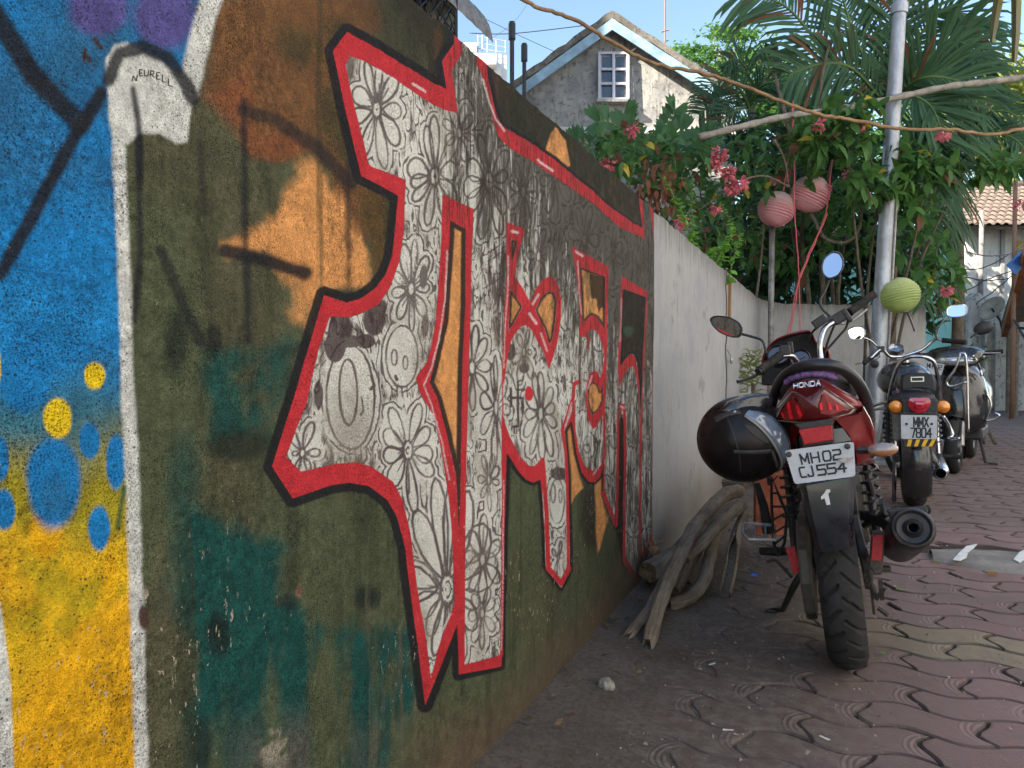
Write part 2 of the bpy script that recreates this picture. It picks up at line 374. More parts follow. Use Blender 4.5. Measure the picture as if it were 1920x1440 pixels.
def oval(cx, cy, rx, ry, lw, inside=True):
    P = [(cx + rx * math.cos(i * 0.33), cy + ry * math.sin(i * 0.33)) for i in range(20)]; stroke(LN, P, lw)
    if inside: poly_sd(PT, P, 24)
oval(660, 745, 46, 98, 4); oval(655, 735, 17, 62, 5); oval(757, 668, 29, 58, 3.6); oval(743, 670, 5, 15, 3); oval(763, 680, 4.5, 13, 3); oval(1036, 925, 4, 18, 2.4); oval(1049, 930, 3, 13, 2.4); oval(1043, 940, 14, 42, 2.2); oval(1190, 985, 7, 14, 2.6)
for k in range(6): stroke(LN, [(655 + k * 11, 838 + rd.uniform(-4, 4)), (657 + k * 11, 862)], 2.6)
for k in range(5): stroke(LN, [(738 + k * 9, 724), (739 + k * 9, 744)], 2.4)
stroke(LN, [(680, 745), (684, 770), (678, 778)], 4); stroke(LN, [(700, 705), (706, 722), (698, 730)], 5); stroke(LN, [(745, 705), (748, 712)], 5)
for q in [(642,618,22,34), (632,650,20,30), (705,600,20,30), (690,640,18,14), (655,640,30,12), (720,575,8,14), (600,740,9,28), (960,660,10,16), (1047,888,16,12), (985,690,10,10), (795,520,7,22), (800,610,7,24)]: ellip(LN, *q)
for k in range(7): stroke(LN, [(905 + k * 6.5, 505 + k * -2), (938, 632)], 2.2)
stroke(LN, [(915, 490), (944, 470)], 3); stroke(LN, [(915, 474), (944, 455)], 3); stroke(LN, [(907, 541), (946, 517)], 2.6)
for k in range(22):   # dashed medallion
    t = k * 2 * math.pi / 22; x = 967 + 17 * math.cos(t); y = 745 + 64 * math.sin(t); stroke(LN, [(x, y - 4), (x, y + 4)], 2.4)
for a, b in [((960,728),(960,762)), ((973,715),(973,800)), ((960,746),(982,746)), ((982,746),(982,775)), ((962,800),(973,800)), ((973,715),(982,713))]: stroke(LN, [a, b], 4.5)
for k in range(26): 
    y = 1010 + 10 * k; stroke(LN, [(932 + rd.uniform(-6, 6), y), (930 + rd.uniform(-8, 8), y + 7)], 2.4)
# ---- soft sprayed colours under the letters
pc = np.zeros(PX.shape + (3,)); N1 = fbm(U, Vv, 5, 5, 1); N2 = fbm(U, Vv, 16, 5, 2); N3 = fbm(U * 3.0, Vv * 0.5, 6, 5, 3); N4 = fbm(U, Vv, 40, 4, 4)
X = PX + (N2 - 0.5) * 26; Y = PY + (fbm(U, Vv, 16, 5, 9) - 0.5) * 26
def lay(c, a): 
    global pc
    a = np.clip(a, 0, 1)[..., None]; pc = pc * (1 - a) + np.array(c) * a
def softpoly(P, s, jit=1.0):
    g = fld(); poly_sd(g, P, 38); return sst(g + (N2 - 0.5) * 30 * jit, -s, s)
def softstroke(P, w, s):
    g = fld(); stroke(g, P, w); return sst(g + (N4 - 0.5) * 6, -s, s)
def softell(cx, cy, rx, ry, s=0.2, j=0.12): return 1 - sst(np.hypot((X * 0.4 + PX * 0.6 - cx) / rx, (Y * 0.4 + PY * 0.6 - cy) / ry) + (N4 - 0.5) * j, 1 - s, 1 + s)
pc[:] = (0.092, 0.108, 0.056)
lay((0.112, 0.094, 0.055), sst(N1, 0.45, 0.75) * 0.6); lay((0.030, 0.036, 0.018), sst(N3, 0.55, 0.8) * 0.5)
BR = (0.185, 0.090, 0.036); OG = (0.72, 0.33, 0.11); TL = (0.012, 0.078, 0.066)
lay(BR, softpoly([(385,160),(405,0),(700,-60),(720,60),(640,90),(690,335),(745,365),(735,480),(640,430),(610,310),(560,275),(470,285),(440,220)], 18))
lay((0.085, 0.062, 0.026), softpoly([(520,60),(640,40),(690,335),(600,300),(530,190)], 30) * sst(N2, 0.3, 0.6))
lay((0.24, 0.085, 0.035), softpoly([(385,180),(470,130),(480,290),(440,240)], 22) * 0.8); lay((0.22, 0.085, 0.035), softell(520, 275, 60, 26, 0.35))
lay(OG, softpoly([(560,280),(605,300),(650,400),(706,470),(710,530),(690,548),(610,543),(588,625),(562,560),(545,500),(500,470),(430,480),(420,455),(510,430),(535,390),(556,330)], 16, 2.2) * sst(N3 + N2 * 0.5, 0.42, 0.70))
lay(OG, softpoly([(590,420),(640,410),(706,475),(700,545),(612,545),(590,620),(572,560),(575,480)], 12, 1.4))
lay((0.115, 0.070, 0.026), softpoly([(690,335),(745,368),(735,490),(705,525),(690,440),(670,400)], 8, 0.4))
lay(TL, softpoly([(385,650),(545,650),(530,760),(520,830),(400,820)], 22, 1.8) * sst(N2 + N3 * 0.4, 0.45, 0.8) * 0.9); lay((0.02, 0.03, 0.022), softell(330, 640, 22, 70, 0.5) * 0.8); lay((0.02, 0.03, 0.022), softell(460, 835, 70, 28, 0.5) * 0.8)
lay((0.016, 0.020, 0.018), softell(400, 635, 16, 30, 0.4) * 0.8); lay(TL, softell(345, 900, 30, 80, 0.6) * 0.6)
lay(TL, softpoly([(330,960),(400,975),(540,1020),(535,1120),(620,1170),(700,1160),(780,1180),(800,1460),(365,1460),(360,1200),(320,1130)], 24, 2.4) * sst(N3 * 0.6 + N1 * 0.6, 0.45, 0.66))
lay((0.014, 0.022, 0.020), softell(410, 1190, 22, 40, 0.5) * 0.8 + softell(690, 1120, 26, 22, 0.5) * 0.8 + softell(380, 1400, 20, 50, 0.5) * 0.8 + softell(540, 1130, 20, 16, 0.5) * 0.6)
lay((0.36, 0.32, 0.25), softell(515, 1390, 30, 55, 0.7) * sst(N2, 0.5, 0.62)); lay((0.13, 0.11, 0.085), softell(560, 1420, 130, 70, 0.8) * sst(N3, 0.42, 0.62) * 0.7)
lay((0.12, 0.10, 0.06), softell(880, 1390, 100, 60, 0.8) * 0.6)
ST = fbm(U * 26, Vv * 1.6, 1.0, 4, 61); ST2 = fbm(U * 60, Vv * 4, 1.0, 4, 62)
lay((0.040, 0.048, 0.024), sst(ST, 0.60, 0.74) * sst(PX, 270, 330) * 0.55); lay((0.13, 0.12, 0.075), sst(ST2, 0.66, 0.78) * sst(PX, 270, 330) * sst(1.0 - Vv, 0.1, 0.6) * 0.6)
DKG = (0.020, 0.021, 0.024)
for P, w, a in [([(458,190),(460,420),(468,640)], 13, 0.8), ([(455,205),(520,226),(600,280),(660,345)], 24, 0.75), ([(425,470),(500,488),(575,512)], 26, 0.95), ([(656,300),(656,600)], 9, 0.75), ([(300,470),(330,540),(375,640)], 20, 0.75), ([(252,175),(260,300),(262,480),(250,600)], 15, 0.85), ([(375,270),(385,400)], 14, 0.5)]:
    lay(DKG, softstroke(P, w, 6) * a)
lay((0.03, 0.05, 0.04), softstroke([(545,655),(600,645),(640,610)], 22, 9) * 0.8)
# dark algae on the top of the wall
topm = sst(Vv + (N3 - 0.5) * 0.42 + (N2 - 0.5) * 0.1, 1.34, 1.52) * sst(U, 0.9, 1.3)
lay((0.036, 0.030, 0.018), topm * 0.94); lay((0.022, 0.028, 0.014), topm * sst(N2, 0.5, 0.62) * 0.7); lay((0.12, 0.055, 0.025), topm * sst(N4 * 0.6 + N3 * 0.5, 0.60, 0.72) * 0.5)
lay((0.026, 0.022, 0.016), sst(OR * 0 + softell(1110, 960, 26, 70, 0.5), 0, 1) * 0.7)
lay((0.040, 0.036, 0.026), sst(U, 2.2, 3.0) * sst(0.75 - Vv + (N3 - .5) * .5, 0, 0.5) * 0.65)
om = sst(OR, -1.0, 1.4); lay(OG, om * (1 - 0.75 * sst(N3 * 0.7 + N4 * 0.5, 0.55, 0.8) * sst(U, 1.2, 2.4)))
lay((0.024, 0.018, 0.012), sst(DK, -0.8, 0.9) * 0.92)
lay((0.10, 0.045, 0.02), sst(DK, 2, 6) * sst(N4 * 0.5 + N3 * 0.5, 0.56, 0.7) * 0.6)
# left end: blue, violet, yellow and the white band
bx = np.interp(PY, [-200, 0, 130, 180, 260, 480, 700, 900, 1100, 1300, 1460, 1700], [430, 395, 350, 215, 222, 230, 238, 248, 256, 262, 267, 272])
lf = sst(bx - PX + (N4 - 0.5) * 6, -5, 5); BL = (0.014, 0.215, 0.53); YE = (0.78, 0.47, 0.016)
lay(BL, lf); lay((0.03, 0.11, 0.20), lf * sst(N1, 0.42, 0.7) * 0.75); lay((0.02, 0.27, 0.62), lf * sst(fbm(U, Vv, 9, 4, 21), 0.55, 0.75) * 0.7)
yl = lf * sst(PY + (N1 - 0.5) * 190 - 50 * np.exp(-((PX - 230) / 60.0) ** 2) * -1, 760, 900); lay((0.06, 0.16, 0.14), lf * sst(PY + (N1 - 0.5) * 200, 640, 760) * 0.75); lay((0.36, 0.30, 0.02), yl)
lay(YE, yl * sst(PY + (N2 - 0.5) * 220 + (N1 - .5) * 300, 900, 1010)); lay((0.40, 0.33, 0.015), yl * sst(N2, 0.5, 0.66) * 0.7 * sst(PY, 880, 980)); lay((0.80, 0.40, 0.01), yl * sst(N1, 0.52, 0.66) * sst(PY, 1000, 1100) * 0.8)
for q in [(185,15,56,50), (310,30,58,62)]: lay((0.105, 0.085, 0.27), softell(*q, 0.25) * 0.95 * lf)
lay((0.85, 0.45, 0.01), lf * softell(85, 1000, 32, 45, 0.25)); lay((0.80, 0.44, 0.01), lf * softell(208, 1080, 14, 60, 0.6))
for q in [(47,695,48,78), (100,905,50,86), (168,825,20,34), (218,865,20,52), (187,990,20,42), (3,860,16,42), (8,955,19,38)]: lay(BL, lf * softell(*q, 0.16))
lay((0.03, 0.13, 0.24), lf * softell(100, 935, 30, 40, 0.5) * 0.5)
for q in [(178,705,20,26), (110,783,26,37), (-4,690,8,36)]: lay((0.80, 0.56, 0.015), lf * softell(*q, 0.13))
lay(DKG, lf * softstroke([(-20,10),(60,140),(150,232)], 40, 8) * 0.95); lay(DKG, lf * softstroke([(190,175),(120,290),(62,400),(0,515)], 27, 6) * 0.95)
lay((0.06, 0.03, 0.02), softstroke([(155,100),(170,112)], 6, 2) + softstroke([(178,74),(190,90)], 6, 2) + softstroke([(160,92),(157,116)], 5, 2))
WH = (0.66, 0.67, 0.62)
wb = [(222,150),(216,200),(222,260),(230,480),(238,700),(248,900),(256,1100),(262,1300),(268,1460)]
lay(WH, softstroke(wb, 25, 5)); lay(WH, softstroke([(408,-40),(378,60),(352,175)], 40, 6))
lay(WH, softpoly([(198,110),(215,82),(240,78),(300,110),(345,150),(360,200),(350,265),(330,268),(300,250),(262,250),(240,270),(215,262),(205,180)], 4, 0.2))
lay(DKG, softstroke([(205,150),(225,100),(270,88),(315,108),(350,160),(362,185)], 25, 5) * 0.92); lay(DKG, softstroke([(250,165),(257,210),(262,270),(262,330)], 13, 5) * 0.9)
lay(WH, softpoly([(-40,1100),(0,1130),(22,1290),(28,1460),(-40,1460)], 3, 0.2))
lay((0.012, 0.09, 0.05), softstroke([(232,915),(222,990)], 9, 4) * 0.8)
lay((0.10, 0.060, 0.045), softell(270, 1160, 10, 24, 0.2)); lay((0.20, 0.12, 0.08), softell(562, 1110, 6, 12, 0.2))
lay((0.05, 0.08, 0.05), softell(1178, 620, 9, 10, 0.4))
# white-washed end of the panel
lay((0.52, 0.53, 0.52), sst(PX - np.interp(PY, [370, 470, 570, 600, 1000, 1050, 1110], [1224, 1254, 1252, 1231, 1228, 1212, 1201]), -0.6, 1.2))
algae = sst(Vv + (N3 - 0.5) * 0.7, 0.85, 1.42) * sst(U, 1.0, 1.7) * 1.05 + 0.75 * sst(U, 1.8, 2.6)
wear = sst(N1, 0.5, 0.7) * sst(0.95 - Vv, 0, 0.5)
bul = (fbm(U, Vv, 2.2, 3, 31) - 0.5) * 0.014 + (fbm(U, Vv, 9, 3, 32) - 0.5) * 0.004
ragged = (fbm(U[-1:], U[-1:] * 0, 26, 4, 33) - 0.5) * 0.016 * sst(U[-1:], 0.9, 1.1)
Vm = Vv + ragged * np.linspace(0, 1, NR)[:, None] ** 8
verts = np.stack([XW + bul, U, Vm], -1).reshape(-1, 3)
idx = np.arange(NR * NC).reshape(NR, NC)
quads = np.stack([idx[:-1, :-1], idx[:-1, 1:], idx[1:, 1:], idx[1:, :-1]], -1).reshape(-1, 4)
nv = len(verts)
top = np.stack([verts[-NC:, 0] - 0.19, verts[-NC:, 1], verts[-NC:, 2] + (np.random.RandomState(5).rand(NC) - 0.5) * 0.004], -1)
mid = np.stack([verts[-NC:, 0] - 0.012, verts[-NC:, 1], verts[-NC:, 2] + 0.008], -1)
bot = top.copy(); bot[:, 2] = -0.06
allv = np.concatenate([verts, mid, top, bot])
ex = []
rows_ = [idx[-1], np.arange(NC) + nv, np.arange(NC) + nv + NC, np.arange(NC) + nv + 2 * NC]
for a, b in zip(rows_[:-1], rows_[1:]): ex.append(np.stack([a[:-1], a[1:], b[1:], b[:-1]], -1))
allq = np.concatenate([quads] + ex)
me = bpy.data.meshes.new('mural_panel')
me.vertices.add(len(allv)); me.vertices.foreach_set('co', allv.astype(np.float32).ravel())
me.loops.add(len(allq) * 4); me.loops.foreach_set('vertex_index', allq.astype(np.int32).ravel())
me.polygons.add(len(allq)); me.polygons.foreach_set('loop_start', np.arange(0, len(allq) * 4, 4, dtype=np.int32))
me.polygons.foreach_set('use_smooth', np.ones(len(allq), bool)); me.update(calc_edges=True)
def setv(name, a, b, c):
    at_ = me.attributes.new(name, 'FLOAT_VECTOR', 'POINT'); arr = np.zeros((len(allv), 3), np.float32)
    arr[:nv] = np.stack([np.clip(q, -BIG, BIG).ravel() for q in (a, b, c)], -1)
    for j, q in enumerate((a, b, c)):
        for k in range(3): arr[nv + k * NC: nv + (k + 1) * NC, j] = np.clip(q[-1], -BIG, BIG) if not (name in ('sda',) ) else np.clip(q[-1], -BIG, BIG)
    at_.data.foreach_set('vector', arr.ravel())
F_ = np.minimum(F_, -C_)
setv('sda', RED, F_, BLK); setv('sdb', LN, HL, PT); setv('sdc', algae, wear, topm)
ca = me.attributes.new('paint', 'FLOAT_COLOR', 'POINT'); arr = np.ones((len(allv), 4), np.float32)
arr[:nv, :3] = pc.reshape(-1, 3)
arr[nv:, :3] = (0.06, 0.052, 0.036); ca.data.foreach_set('color', arr.ravel())

t = NT('mural_paint'); c = t.coord('World')
A = t.sep(t.attr('sda')); B = t.sep(t.attr('sdb')); Cc = t.sep(t.attr('sdc')); base = t.attr('paint', 'Color')
fine = t.noise(c, 210, 3, 0.7); fine2 = t.noise(c, 620, 2, 0.6); jit = t.math('MULTIPLY', t.math('SUBTRACT', fine, 0.5), 5.0)
def mask(sd, soft=1.2, k=1.0): return t.ss(t.math('ADD', sd, t.math('MULTIPLY', jit, k)), -soft, soft)
med = t.noise(c, 34, 5, 0.65); low = t.noise(c, 6, 4, 0.6)
# grain of the base paint
base = t.mix(1.0, base, t.ramp(med, [(0.25, (0.62, 0.62, 0.62)), (0.7, (1.24, 1.24, 1.24))]), 'MULTIPLY')
n90 = t.noise(c, 95, 3, 0.7); base = t.mix(t.ss(t.noise(c, 4.5, 3, 0.6), 0.32, 0.68, 0.15, 1.0), base, t.mix(1.0, base, t.ramp(n90, [(0.3, (0.55, 0.54, 0.53)), (0.66, (1.22, 1.22, 1.22))]), 'MULTIPLY'))
col = t.mix(t.math('MULTIPLY', mask(A[2], 2.0), 0.95), base, (0.016, 0.016, 0.018))
wh = t.ramp(low, [(0.3, (0.58, 0.575, 0.51)), (0.7, (0.74, 0.73, 0.655))])
strk = t.noise(t.mapp(c, (22, 22, 5)), 1.6, 3, 0.7); strk2 = t.noise(t.mapp(c, (60, 60, 9)), 1.7, 4, 0.7)
# free contour doodles between the flowers
cn = t.noise(t.mapp(c, (1, 11, 6.5)), 2.3, 2.0, 0.45); cn2 = t.noise(t.mapp(c, (1, 19, 10)), 2.0, 2.0, 0.5)
ctr = t.math('ABSOLUTE', t.math('SUBTRACT', t.math('FRACT', t.math('MULTIPLY', cn, 7.0)), 0.5))
lcon = t.math('MULTIPLY', t.ss(ctr, 0.07, 0.13, 1.0, 0.0), t.ss(B[2], -14, -11, 1.0, 0.0))
wob = t.math('ADD', B[2], t.math('MULTIPLY', t.math('SUBTRACT', cn2, 0.5), 14.0)); halo = t.math('MULTIPLY', t.ss(t.math('ABSOLUTE', t.math('ADD', wob, 9.0)), 1.1, 2.3, 1.0, 0.0), t.ss(cn, 0.36, 0.46)); lcon = t.math('MAXIMUM', lcon, halo)
shade = t.math('MULTIPLY', t.ss(cn2, 0.46, 0.66), t.ss(wob, -19, -8, 0.85, 0.0))
ink = (0.060, 0.034, 0.036)
fillc = t.mix(shade, wh, ink); fillc = t.mix(t.math('MULTIPLY', lcon, 0.85), fillc, ink)
fillc = t.mix(t.math('MULTIPLY', mask(t.math('ADD', B[0], t.math('MULTIPLY', t.math('SUBTRACT', t.noise(c, 16, 2, 0.5), 0.5), 3.2)), 1.3, 0.45), t.ss(low, 0.3, 0.7, 0.95, 0.82)), fillc, ink)
al = t.math('MULTIPLY', t.ss(t.math('ADD', t.math('MULTIPLY', Cc[0], 0.31), t.math('ADD', t.math('MULTIPLY', strk, 0.6), t.math('MULTIPLY', strk2, 0.5))), 0.66, 0.86), t.ss(Cc[0], 0.0, 0.35))
fillc = t.mix(t.ss(t.noise(c, 5.5, 5, 0.7), 0.47, 0.70, 0.0, 0.6), fillc, (0.24, 0.20, 0.15))
fillc = t.mix(t.math('MULTIPLY', al, 0.90), fillc, (0.050, 0.040, 0.028))
col = t.mix(mask(A[1], 1.2, 0.5), col, fillc)
redc = t.ramp(med, [(0.3, (0.46, 0.024, 0.032)), (0.7, (0.64, 0.046, 0.055))])
redc = t.mix(t.math('MULTIPLY', t.math('MULTIPLY', al, t.ss(strk2, 0.42, 0.6)), 0.75), redc, (0.07, 0.03, 0.022))
col = t.mix(mask(A[0], 1.0, 0.6), col, redc)
col = t.mix(t.math('MULTIPLY', mask(B[1], 1.6, 1.4), 0.75), col, (0.72, 0.66, 0.64))
# pin-hole shade and dirt put into the colour, flakes, streaks, dust at the foot
sand = t.noise(c, 460, 2, 0.7); col = t.mix(t.ss(t.noise(c, 7.0, 3, 0.6), 0.3, 0.7, 0.3, 1.0), col, t.mix(1.0, col, t.ramp(sand, [(0.36, (0.30, 0.29, 0.28)), (0.50, (0.98, 0.98, 0.98)), (0.66, (1.24, 1.24, 1.23))]), 'MULTIPLY'))
pit = t.vor(c, 150); pitm = t.math('MULTIPLY', t.ss(pit, 0.13, 0.22, 1, 0), t.ss(t.noise(c, 16, 3, 0.6), 0.42, 0.58)); pitm = t.math('MAXIMUM', pitm, t.math('MULTIPLY', t.ss(t.vor(c, 270), 0.14, 0.24, 0.9, 0), t.ss(t.noise(c, 11, 3, 0.6), 0.45, 0.6)))
col = t.mix(t.math('MULTIPLY', pitm, 0.85), col, (0.05, 0.042, 0.032))
fl = t.noise(t.mapp(c, (1, 1, 0.45)), 95, 4, 0.75); flm = t.math('MULTIPLY', t.ss(fl, 0.615, 0.65), t.math('MULTIPLY', t.ss(Cc[1], 0.05, 0.6), 0.9))
col = t.mix(flm, col, (0.48, 0.40, 0.31))
fl2 = t.noise(c, 70, 5, 0.8); col = t.mix(t.math('MULTIPLY', t.ss(fl2, 0.69, 0.715), 0.8), col, (0.42, 0.37, 0.30))
zz = t.sep(c)[2]; foot = t.ss(t.math('ADD', zz, t.math('MULTIPLY', low, -0.22)), -0.06, 0.13, 0.9, 0.0)
col = t.mix(foot, col, t.ramp(med, [(0.3, (0.075, 0.055, 0.035)), (0.7, (0.15, 0.11, 0.07))]))
hgt = t.math('ADD', t.math('MULTIPLY', fine, 0.6), t.math('ADD', t.math('MULTIPLY', fine2, 0.25), t.math('MULTIPLY', med, 0.7)))
hgt = t.math('SUBTRACT', hgt, t.math('MULTIPLY', pitm, 0.5))
MURAL = t.done(col, t.ss(med, 0.3, 0.7, 0.62, 0.85), 0, t.bump(hgt, 1.0, 0.008), 0.12)
me.materials.append(MURAL)
wall = thing('boundary_wall', 'long plastered boundary wall with red and white lettering mural and bare whitewashed end', 'wall', (XW, 3, 0))
mo = link('mural_panel', me, wall); mo.location = (-XW, -3, 0)
tag(mo, 'mural section with red outlined white letters full of flower line drawings')
# white-washed far end with vertical joint, then the curved return
def wallwhite(name):
    t = NT(name); c = t.coord('World')
    st = t.noise(t.mapp(c, (15, 15, 1.6)), 1.6, 6, 0.75); lo = t.noise(c, 2.2, 5, 0.65); me_ = t.noise(c, 26, 5, 0.7); fi = t.noise(c, 230, 3, 0.7)
    col = t.ramp(lo, [(0.3, (0.34, 0.34, 0.332)), (0.7, (0.45, 0.445, 0.43))])
    col = t.mix(t.ss(st, 0.50, 0.78, 0, 0.5), col, (0.24, 0.225, 0.205)); col = t.mix(t.ss(t.noise(t.mapp(c, (34, 34, 2.2)), 1.5, 5, 0.7), 0.58, 0.72, 0, 0.32), col, (0.13, 0.12, 0.105))
    col = t.mix(t.ss(t.noise(c, 1.1, 6, 0.7), 0.52, 0.60, 0, 0.45), col, (0.26, 0.265, 0.28)); col = t.mix(t.ss(t.noise(c, 3.4, 6, 0.75), 0.60, 0.66, 0, 0.5), col, (0.19, 0.17, 0.145))
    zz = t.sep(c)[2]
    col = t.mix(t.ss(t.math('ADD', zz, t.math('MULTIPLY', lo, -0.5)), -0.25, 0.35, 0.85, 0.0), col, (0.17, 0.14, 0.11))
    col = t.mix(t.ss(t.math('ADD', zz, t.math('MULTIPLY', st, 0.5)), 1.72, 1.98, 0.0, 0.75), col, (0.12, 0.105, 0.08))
    col = t.mix(t.ss(t.vor(c, 120), 0.06, 0.14, 0.5, 0), col, (0.10, 0.09, 0.08))
    return t.done(col, 0.85, 0, t.bump(t.math('ADD', fi, t.math('MULTIPLY', me_, 1.2)), 0.7, 0.006), 0.12)
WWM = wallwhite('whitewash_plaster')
def wallrun(name, path, h0, h1, th, mat_, seed):
    m = MB(); rs = random.Random(seed); rings = []
    P = crom([Vector((x, y, 0)) for x, y in path], 14); n = len(P)
    for i, p in enumerate(P):
        a = P[max(0, i - 1)]; b = P[min(n - 1, i + 1)]; d = (b - a).normalized(); nn = Vector((-d.y, d.x, 0))
        H = h0 + (h1 - h0) * i / (n - 1) + rs.uniform(-0.007, 0.007)
        ring = []
        for z in (-0.05, 0.3, 0.6, 0.9, 1.2, H - 0.012): ring.append(p + nn * rs.uniform(-0.003, 0.003) + Vector((0, 0, z)))
        ring += [p + nn * 0.014 + V(0, 0, H), p + nn * (th - 0.014) + V(0, 0, H + rs.uniform(-.004, .004)), p + nn * th + V(0, 0, H - 0.014), p + nn * th + V(0, 0, -0.05)]
        rings.append(ring)
    m.loft(rings); return m.build(name, mat_, wall, auto=40)
yj = wallpt(1357, 700).y
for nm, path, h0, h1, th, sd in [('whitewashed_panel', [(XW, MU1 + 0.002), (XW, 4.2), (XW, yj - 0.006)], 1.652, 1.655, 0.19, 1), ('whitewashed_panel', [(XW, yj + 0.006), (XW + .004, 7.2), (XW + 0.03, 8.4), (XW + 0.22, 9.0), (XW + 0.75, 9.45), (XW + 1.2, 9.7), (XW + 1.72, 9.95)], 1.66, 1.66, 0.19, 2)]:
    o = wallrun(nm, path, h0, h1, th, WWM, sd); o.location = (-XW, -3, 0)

# small scrawled name on the white patch
sc_ = MB()
for st_ in [[(248,152),(250,142),(256,152),(258,140)], [(268,142),(262,142),(262,130),(268,131)], [(262,137),(267,137)], [(271,131),(272,142),(278,142),(279,131)], [(282,143),(283,132),(289,133),(289,138),(284,139),(290,145)], [(300,136),(294,136),(294,148),(300,149)], [(294,142),(298,142)], [(305,140),(305,153),(312,154)], [(316,147),(316,160),(324,162)]]:
    P = []
    for x, y in st_:
        w = wallpt(x, y); r_ = int(np.clip(np.searchsorted(vs_, w.z), 0, NR - 1)); c_ = int(np.clip(np.searchsorted(us, w.y), 0, NC - 1)); P.append(V(XW + bul[r_, c_] + 0.0008, w.y, w.z))
    for a, b in zip(P[:-1], P[1:]): sc_.beam(a, b, 0.0008, 0.0006, (1, 0, 0))
so3 = sc_.build('scrawled_name', mk('marker_ink', (0.03, 0.028, 0.03), 0.7), wall); so3.location = (-XW, -3, 0); so3['kind'] = 'stuff'
# ================================================================== ground, pavers, dirt
def earth(name, c0, c1, bs=160):
    t = NT(name); c = t.coord('World'); a = t.noise(c, 3.0, 6, 0.65); b = t.noise(c, 60, 5, 0.7); g = t.noise(c, 260, 3, 0.7)
    col = t.mix(t.ss(a, 0.3, 0.7), c0, c1); col = t.mix(t.ss(b, 0.35, 0.7, 0, 0.6), col, tuple(q * 0.55 for q in c0))
    col = t.mix(t.ss(t.noise(c, 330, 2, 0.5), 0.66, 0.70, 0, 0.8), col, (0.30, 0.26, 0.21))
    return t.done(col, 0.95, 0, t.bump(t.math('ADD', t.math('MULTIPLY', b, 1.4), g), 0.9, 0.008), 0.05)
EARTH = earth('bare_earth', (0.125, 0.104, 0.085), (0.20, 0.17, 0.14))
m = MB(); q = 300; m.add([(-q, -q, -0.03), (q, -q, -0.03), (q, q, -0.03), (-q, q, -0.03)], [(0, 1, 2, 3)])
tag(m.build('ground', EARTH), kind='structure')
def paver_mat(name, ca, cb):
    t = NT(name); pv = t.attr('pv'); X_, Y_, Z_ = t.sep(pv); c = t.coord('World')
    oi = t.node('ObjectInfo').outputs['Random']; rp = t.node('NewGeometry').outputs['Random Per Island']
    rr = t.math('FRACT', t.math('ADD', oi, rp))
    big = t.noise(c, 1.6, 5, 0.6); mid = t.noise(c, 24, 5, 0.7); fi = t.noise(c, 210, 3, 0.7)
    col = t.mix(t.math('ADD', t.math('MULTIPLY', rr, 0.5), t.ss(mid, 0.3, 0.7, 0, 0.5)), ca, cb)
    # cast relief: fan of arcs at one end, fine hatching in the middle
    dd = t.math('SQRT', t.math('ADD', t.math('POWER', t.math('SUBTRACT', X_, 0.305), 2.0), t.math('POWER', t.math('SUBTRACT', Y_, 0.075), 2.0)))
    ring = t.math('SINE', t.math('MULTIPLY', dd, 420.0)); rm = t.ss(dd, 0.098, 0.104, 1.0, 0.0)
    hat = t.math('MULTIPLY', t.math('SINE', t.math('MULTIPLY', X_, 800.0)), t.math('SINE', t.math('MULTIPLY', Y_, 700.0)))
    ed = Z_; hm = t.math('MULTIPLY', t.math('SUBTRACT', 1.0, rm), t.ss(ed, 0.016, 0.022))
    rel = t.math('ADD', t.math('MULTIPLY', ring, t.math('MULTIPLY', rm, t.ss(big, 0.3, 0.7, 0.2, 0.75))), t.math('MULTIPLY', hat, t.math('MULTIPLY', hm, 1.1)))
    rel = t.math('ADD', rel, t.math('MULTIPLY', t.ss(t.math('ABSOLUTE', t.math('SUBTRACT', ed, 0.0125)), 0.0, 0.003, 1.0, 0.0), -1.3))
    du = t.ss(t.math('ADD', t.math('MULTIPLY', big, 0.5), t.math('MULTIPLY', mid, 0.5)), 0.36, 0.66, 0.28, 0.9)
    du = t.math('MAXIMUM', du, t.math('MULTIPLY', t.ss(rel, 0.2, -0.9), 0.3))
    wx = t.math('ADD', t.sep(c)[0], t.math('MULTIPLY', t.math('SUBTRACT', big, 0.5), 1.1)); du2 = t.math('MULTIPLY', t.ss(wx, 0.42, -0.16), t.ss(t.math('ADD', mid, t.math('MULTIPLY', rel, 0.06)), 0.25, 0.6, 0.75, 1.0))
    col = t.mix(du, col, t.mix(mid, (0.115, 0.092, 0.078), (0.205, 0.17, 0.145)))
    col = t.mix(du2, col, t.mix(t.ss(mid, 0.35, 0.65), (0.090, 0.073, 0.060), (0.165, 0.138, 0.113)))
    col = t.mix(t.math('MULTIPLY', t.ss(ed, 0.0125, 0.0045, 0.0, 0.62), t.ss(du2, 0.2, 1.0, 1.0, 0.35)), col, (0.055, 0.045, 0.038))
    h = t.math('ADD', t.math('MULTIPLY', rel, 0.6), t.math('ADD', t.math('MULTIPLY', fi, 0.5), mid))
    return t.done(col, 0.85, 0, t.bump(h, 0.6, 0.005), 0.08)
PRED = paver_mat('red_paver_cement', (0.275, 0.162, 0.152), (0.385, 0.235, 0.220)); PYEL = paver_mat('yellow_paver_cement', (0.33, 0.26, 0.16), (0.42, 0.34, 0.22))
PGRY = paver_mat('dull_paver_cement', (0.24, 0.165, 0.15), (0.33, 0.215, 0.195))
PL, PW_ = 0.285, 0.150
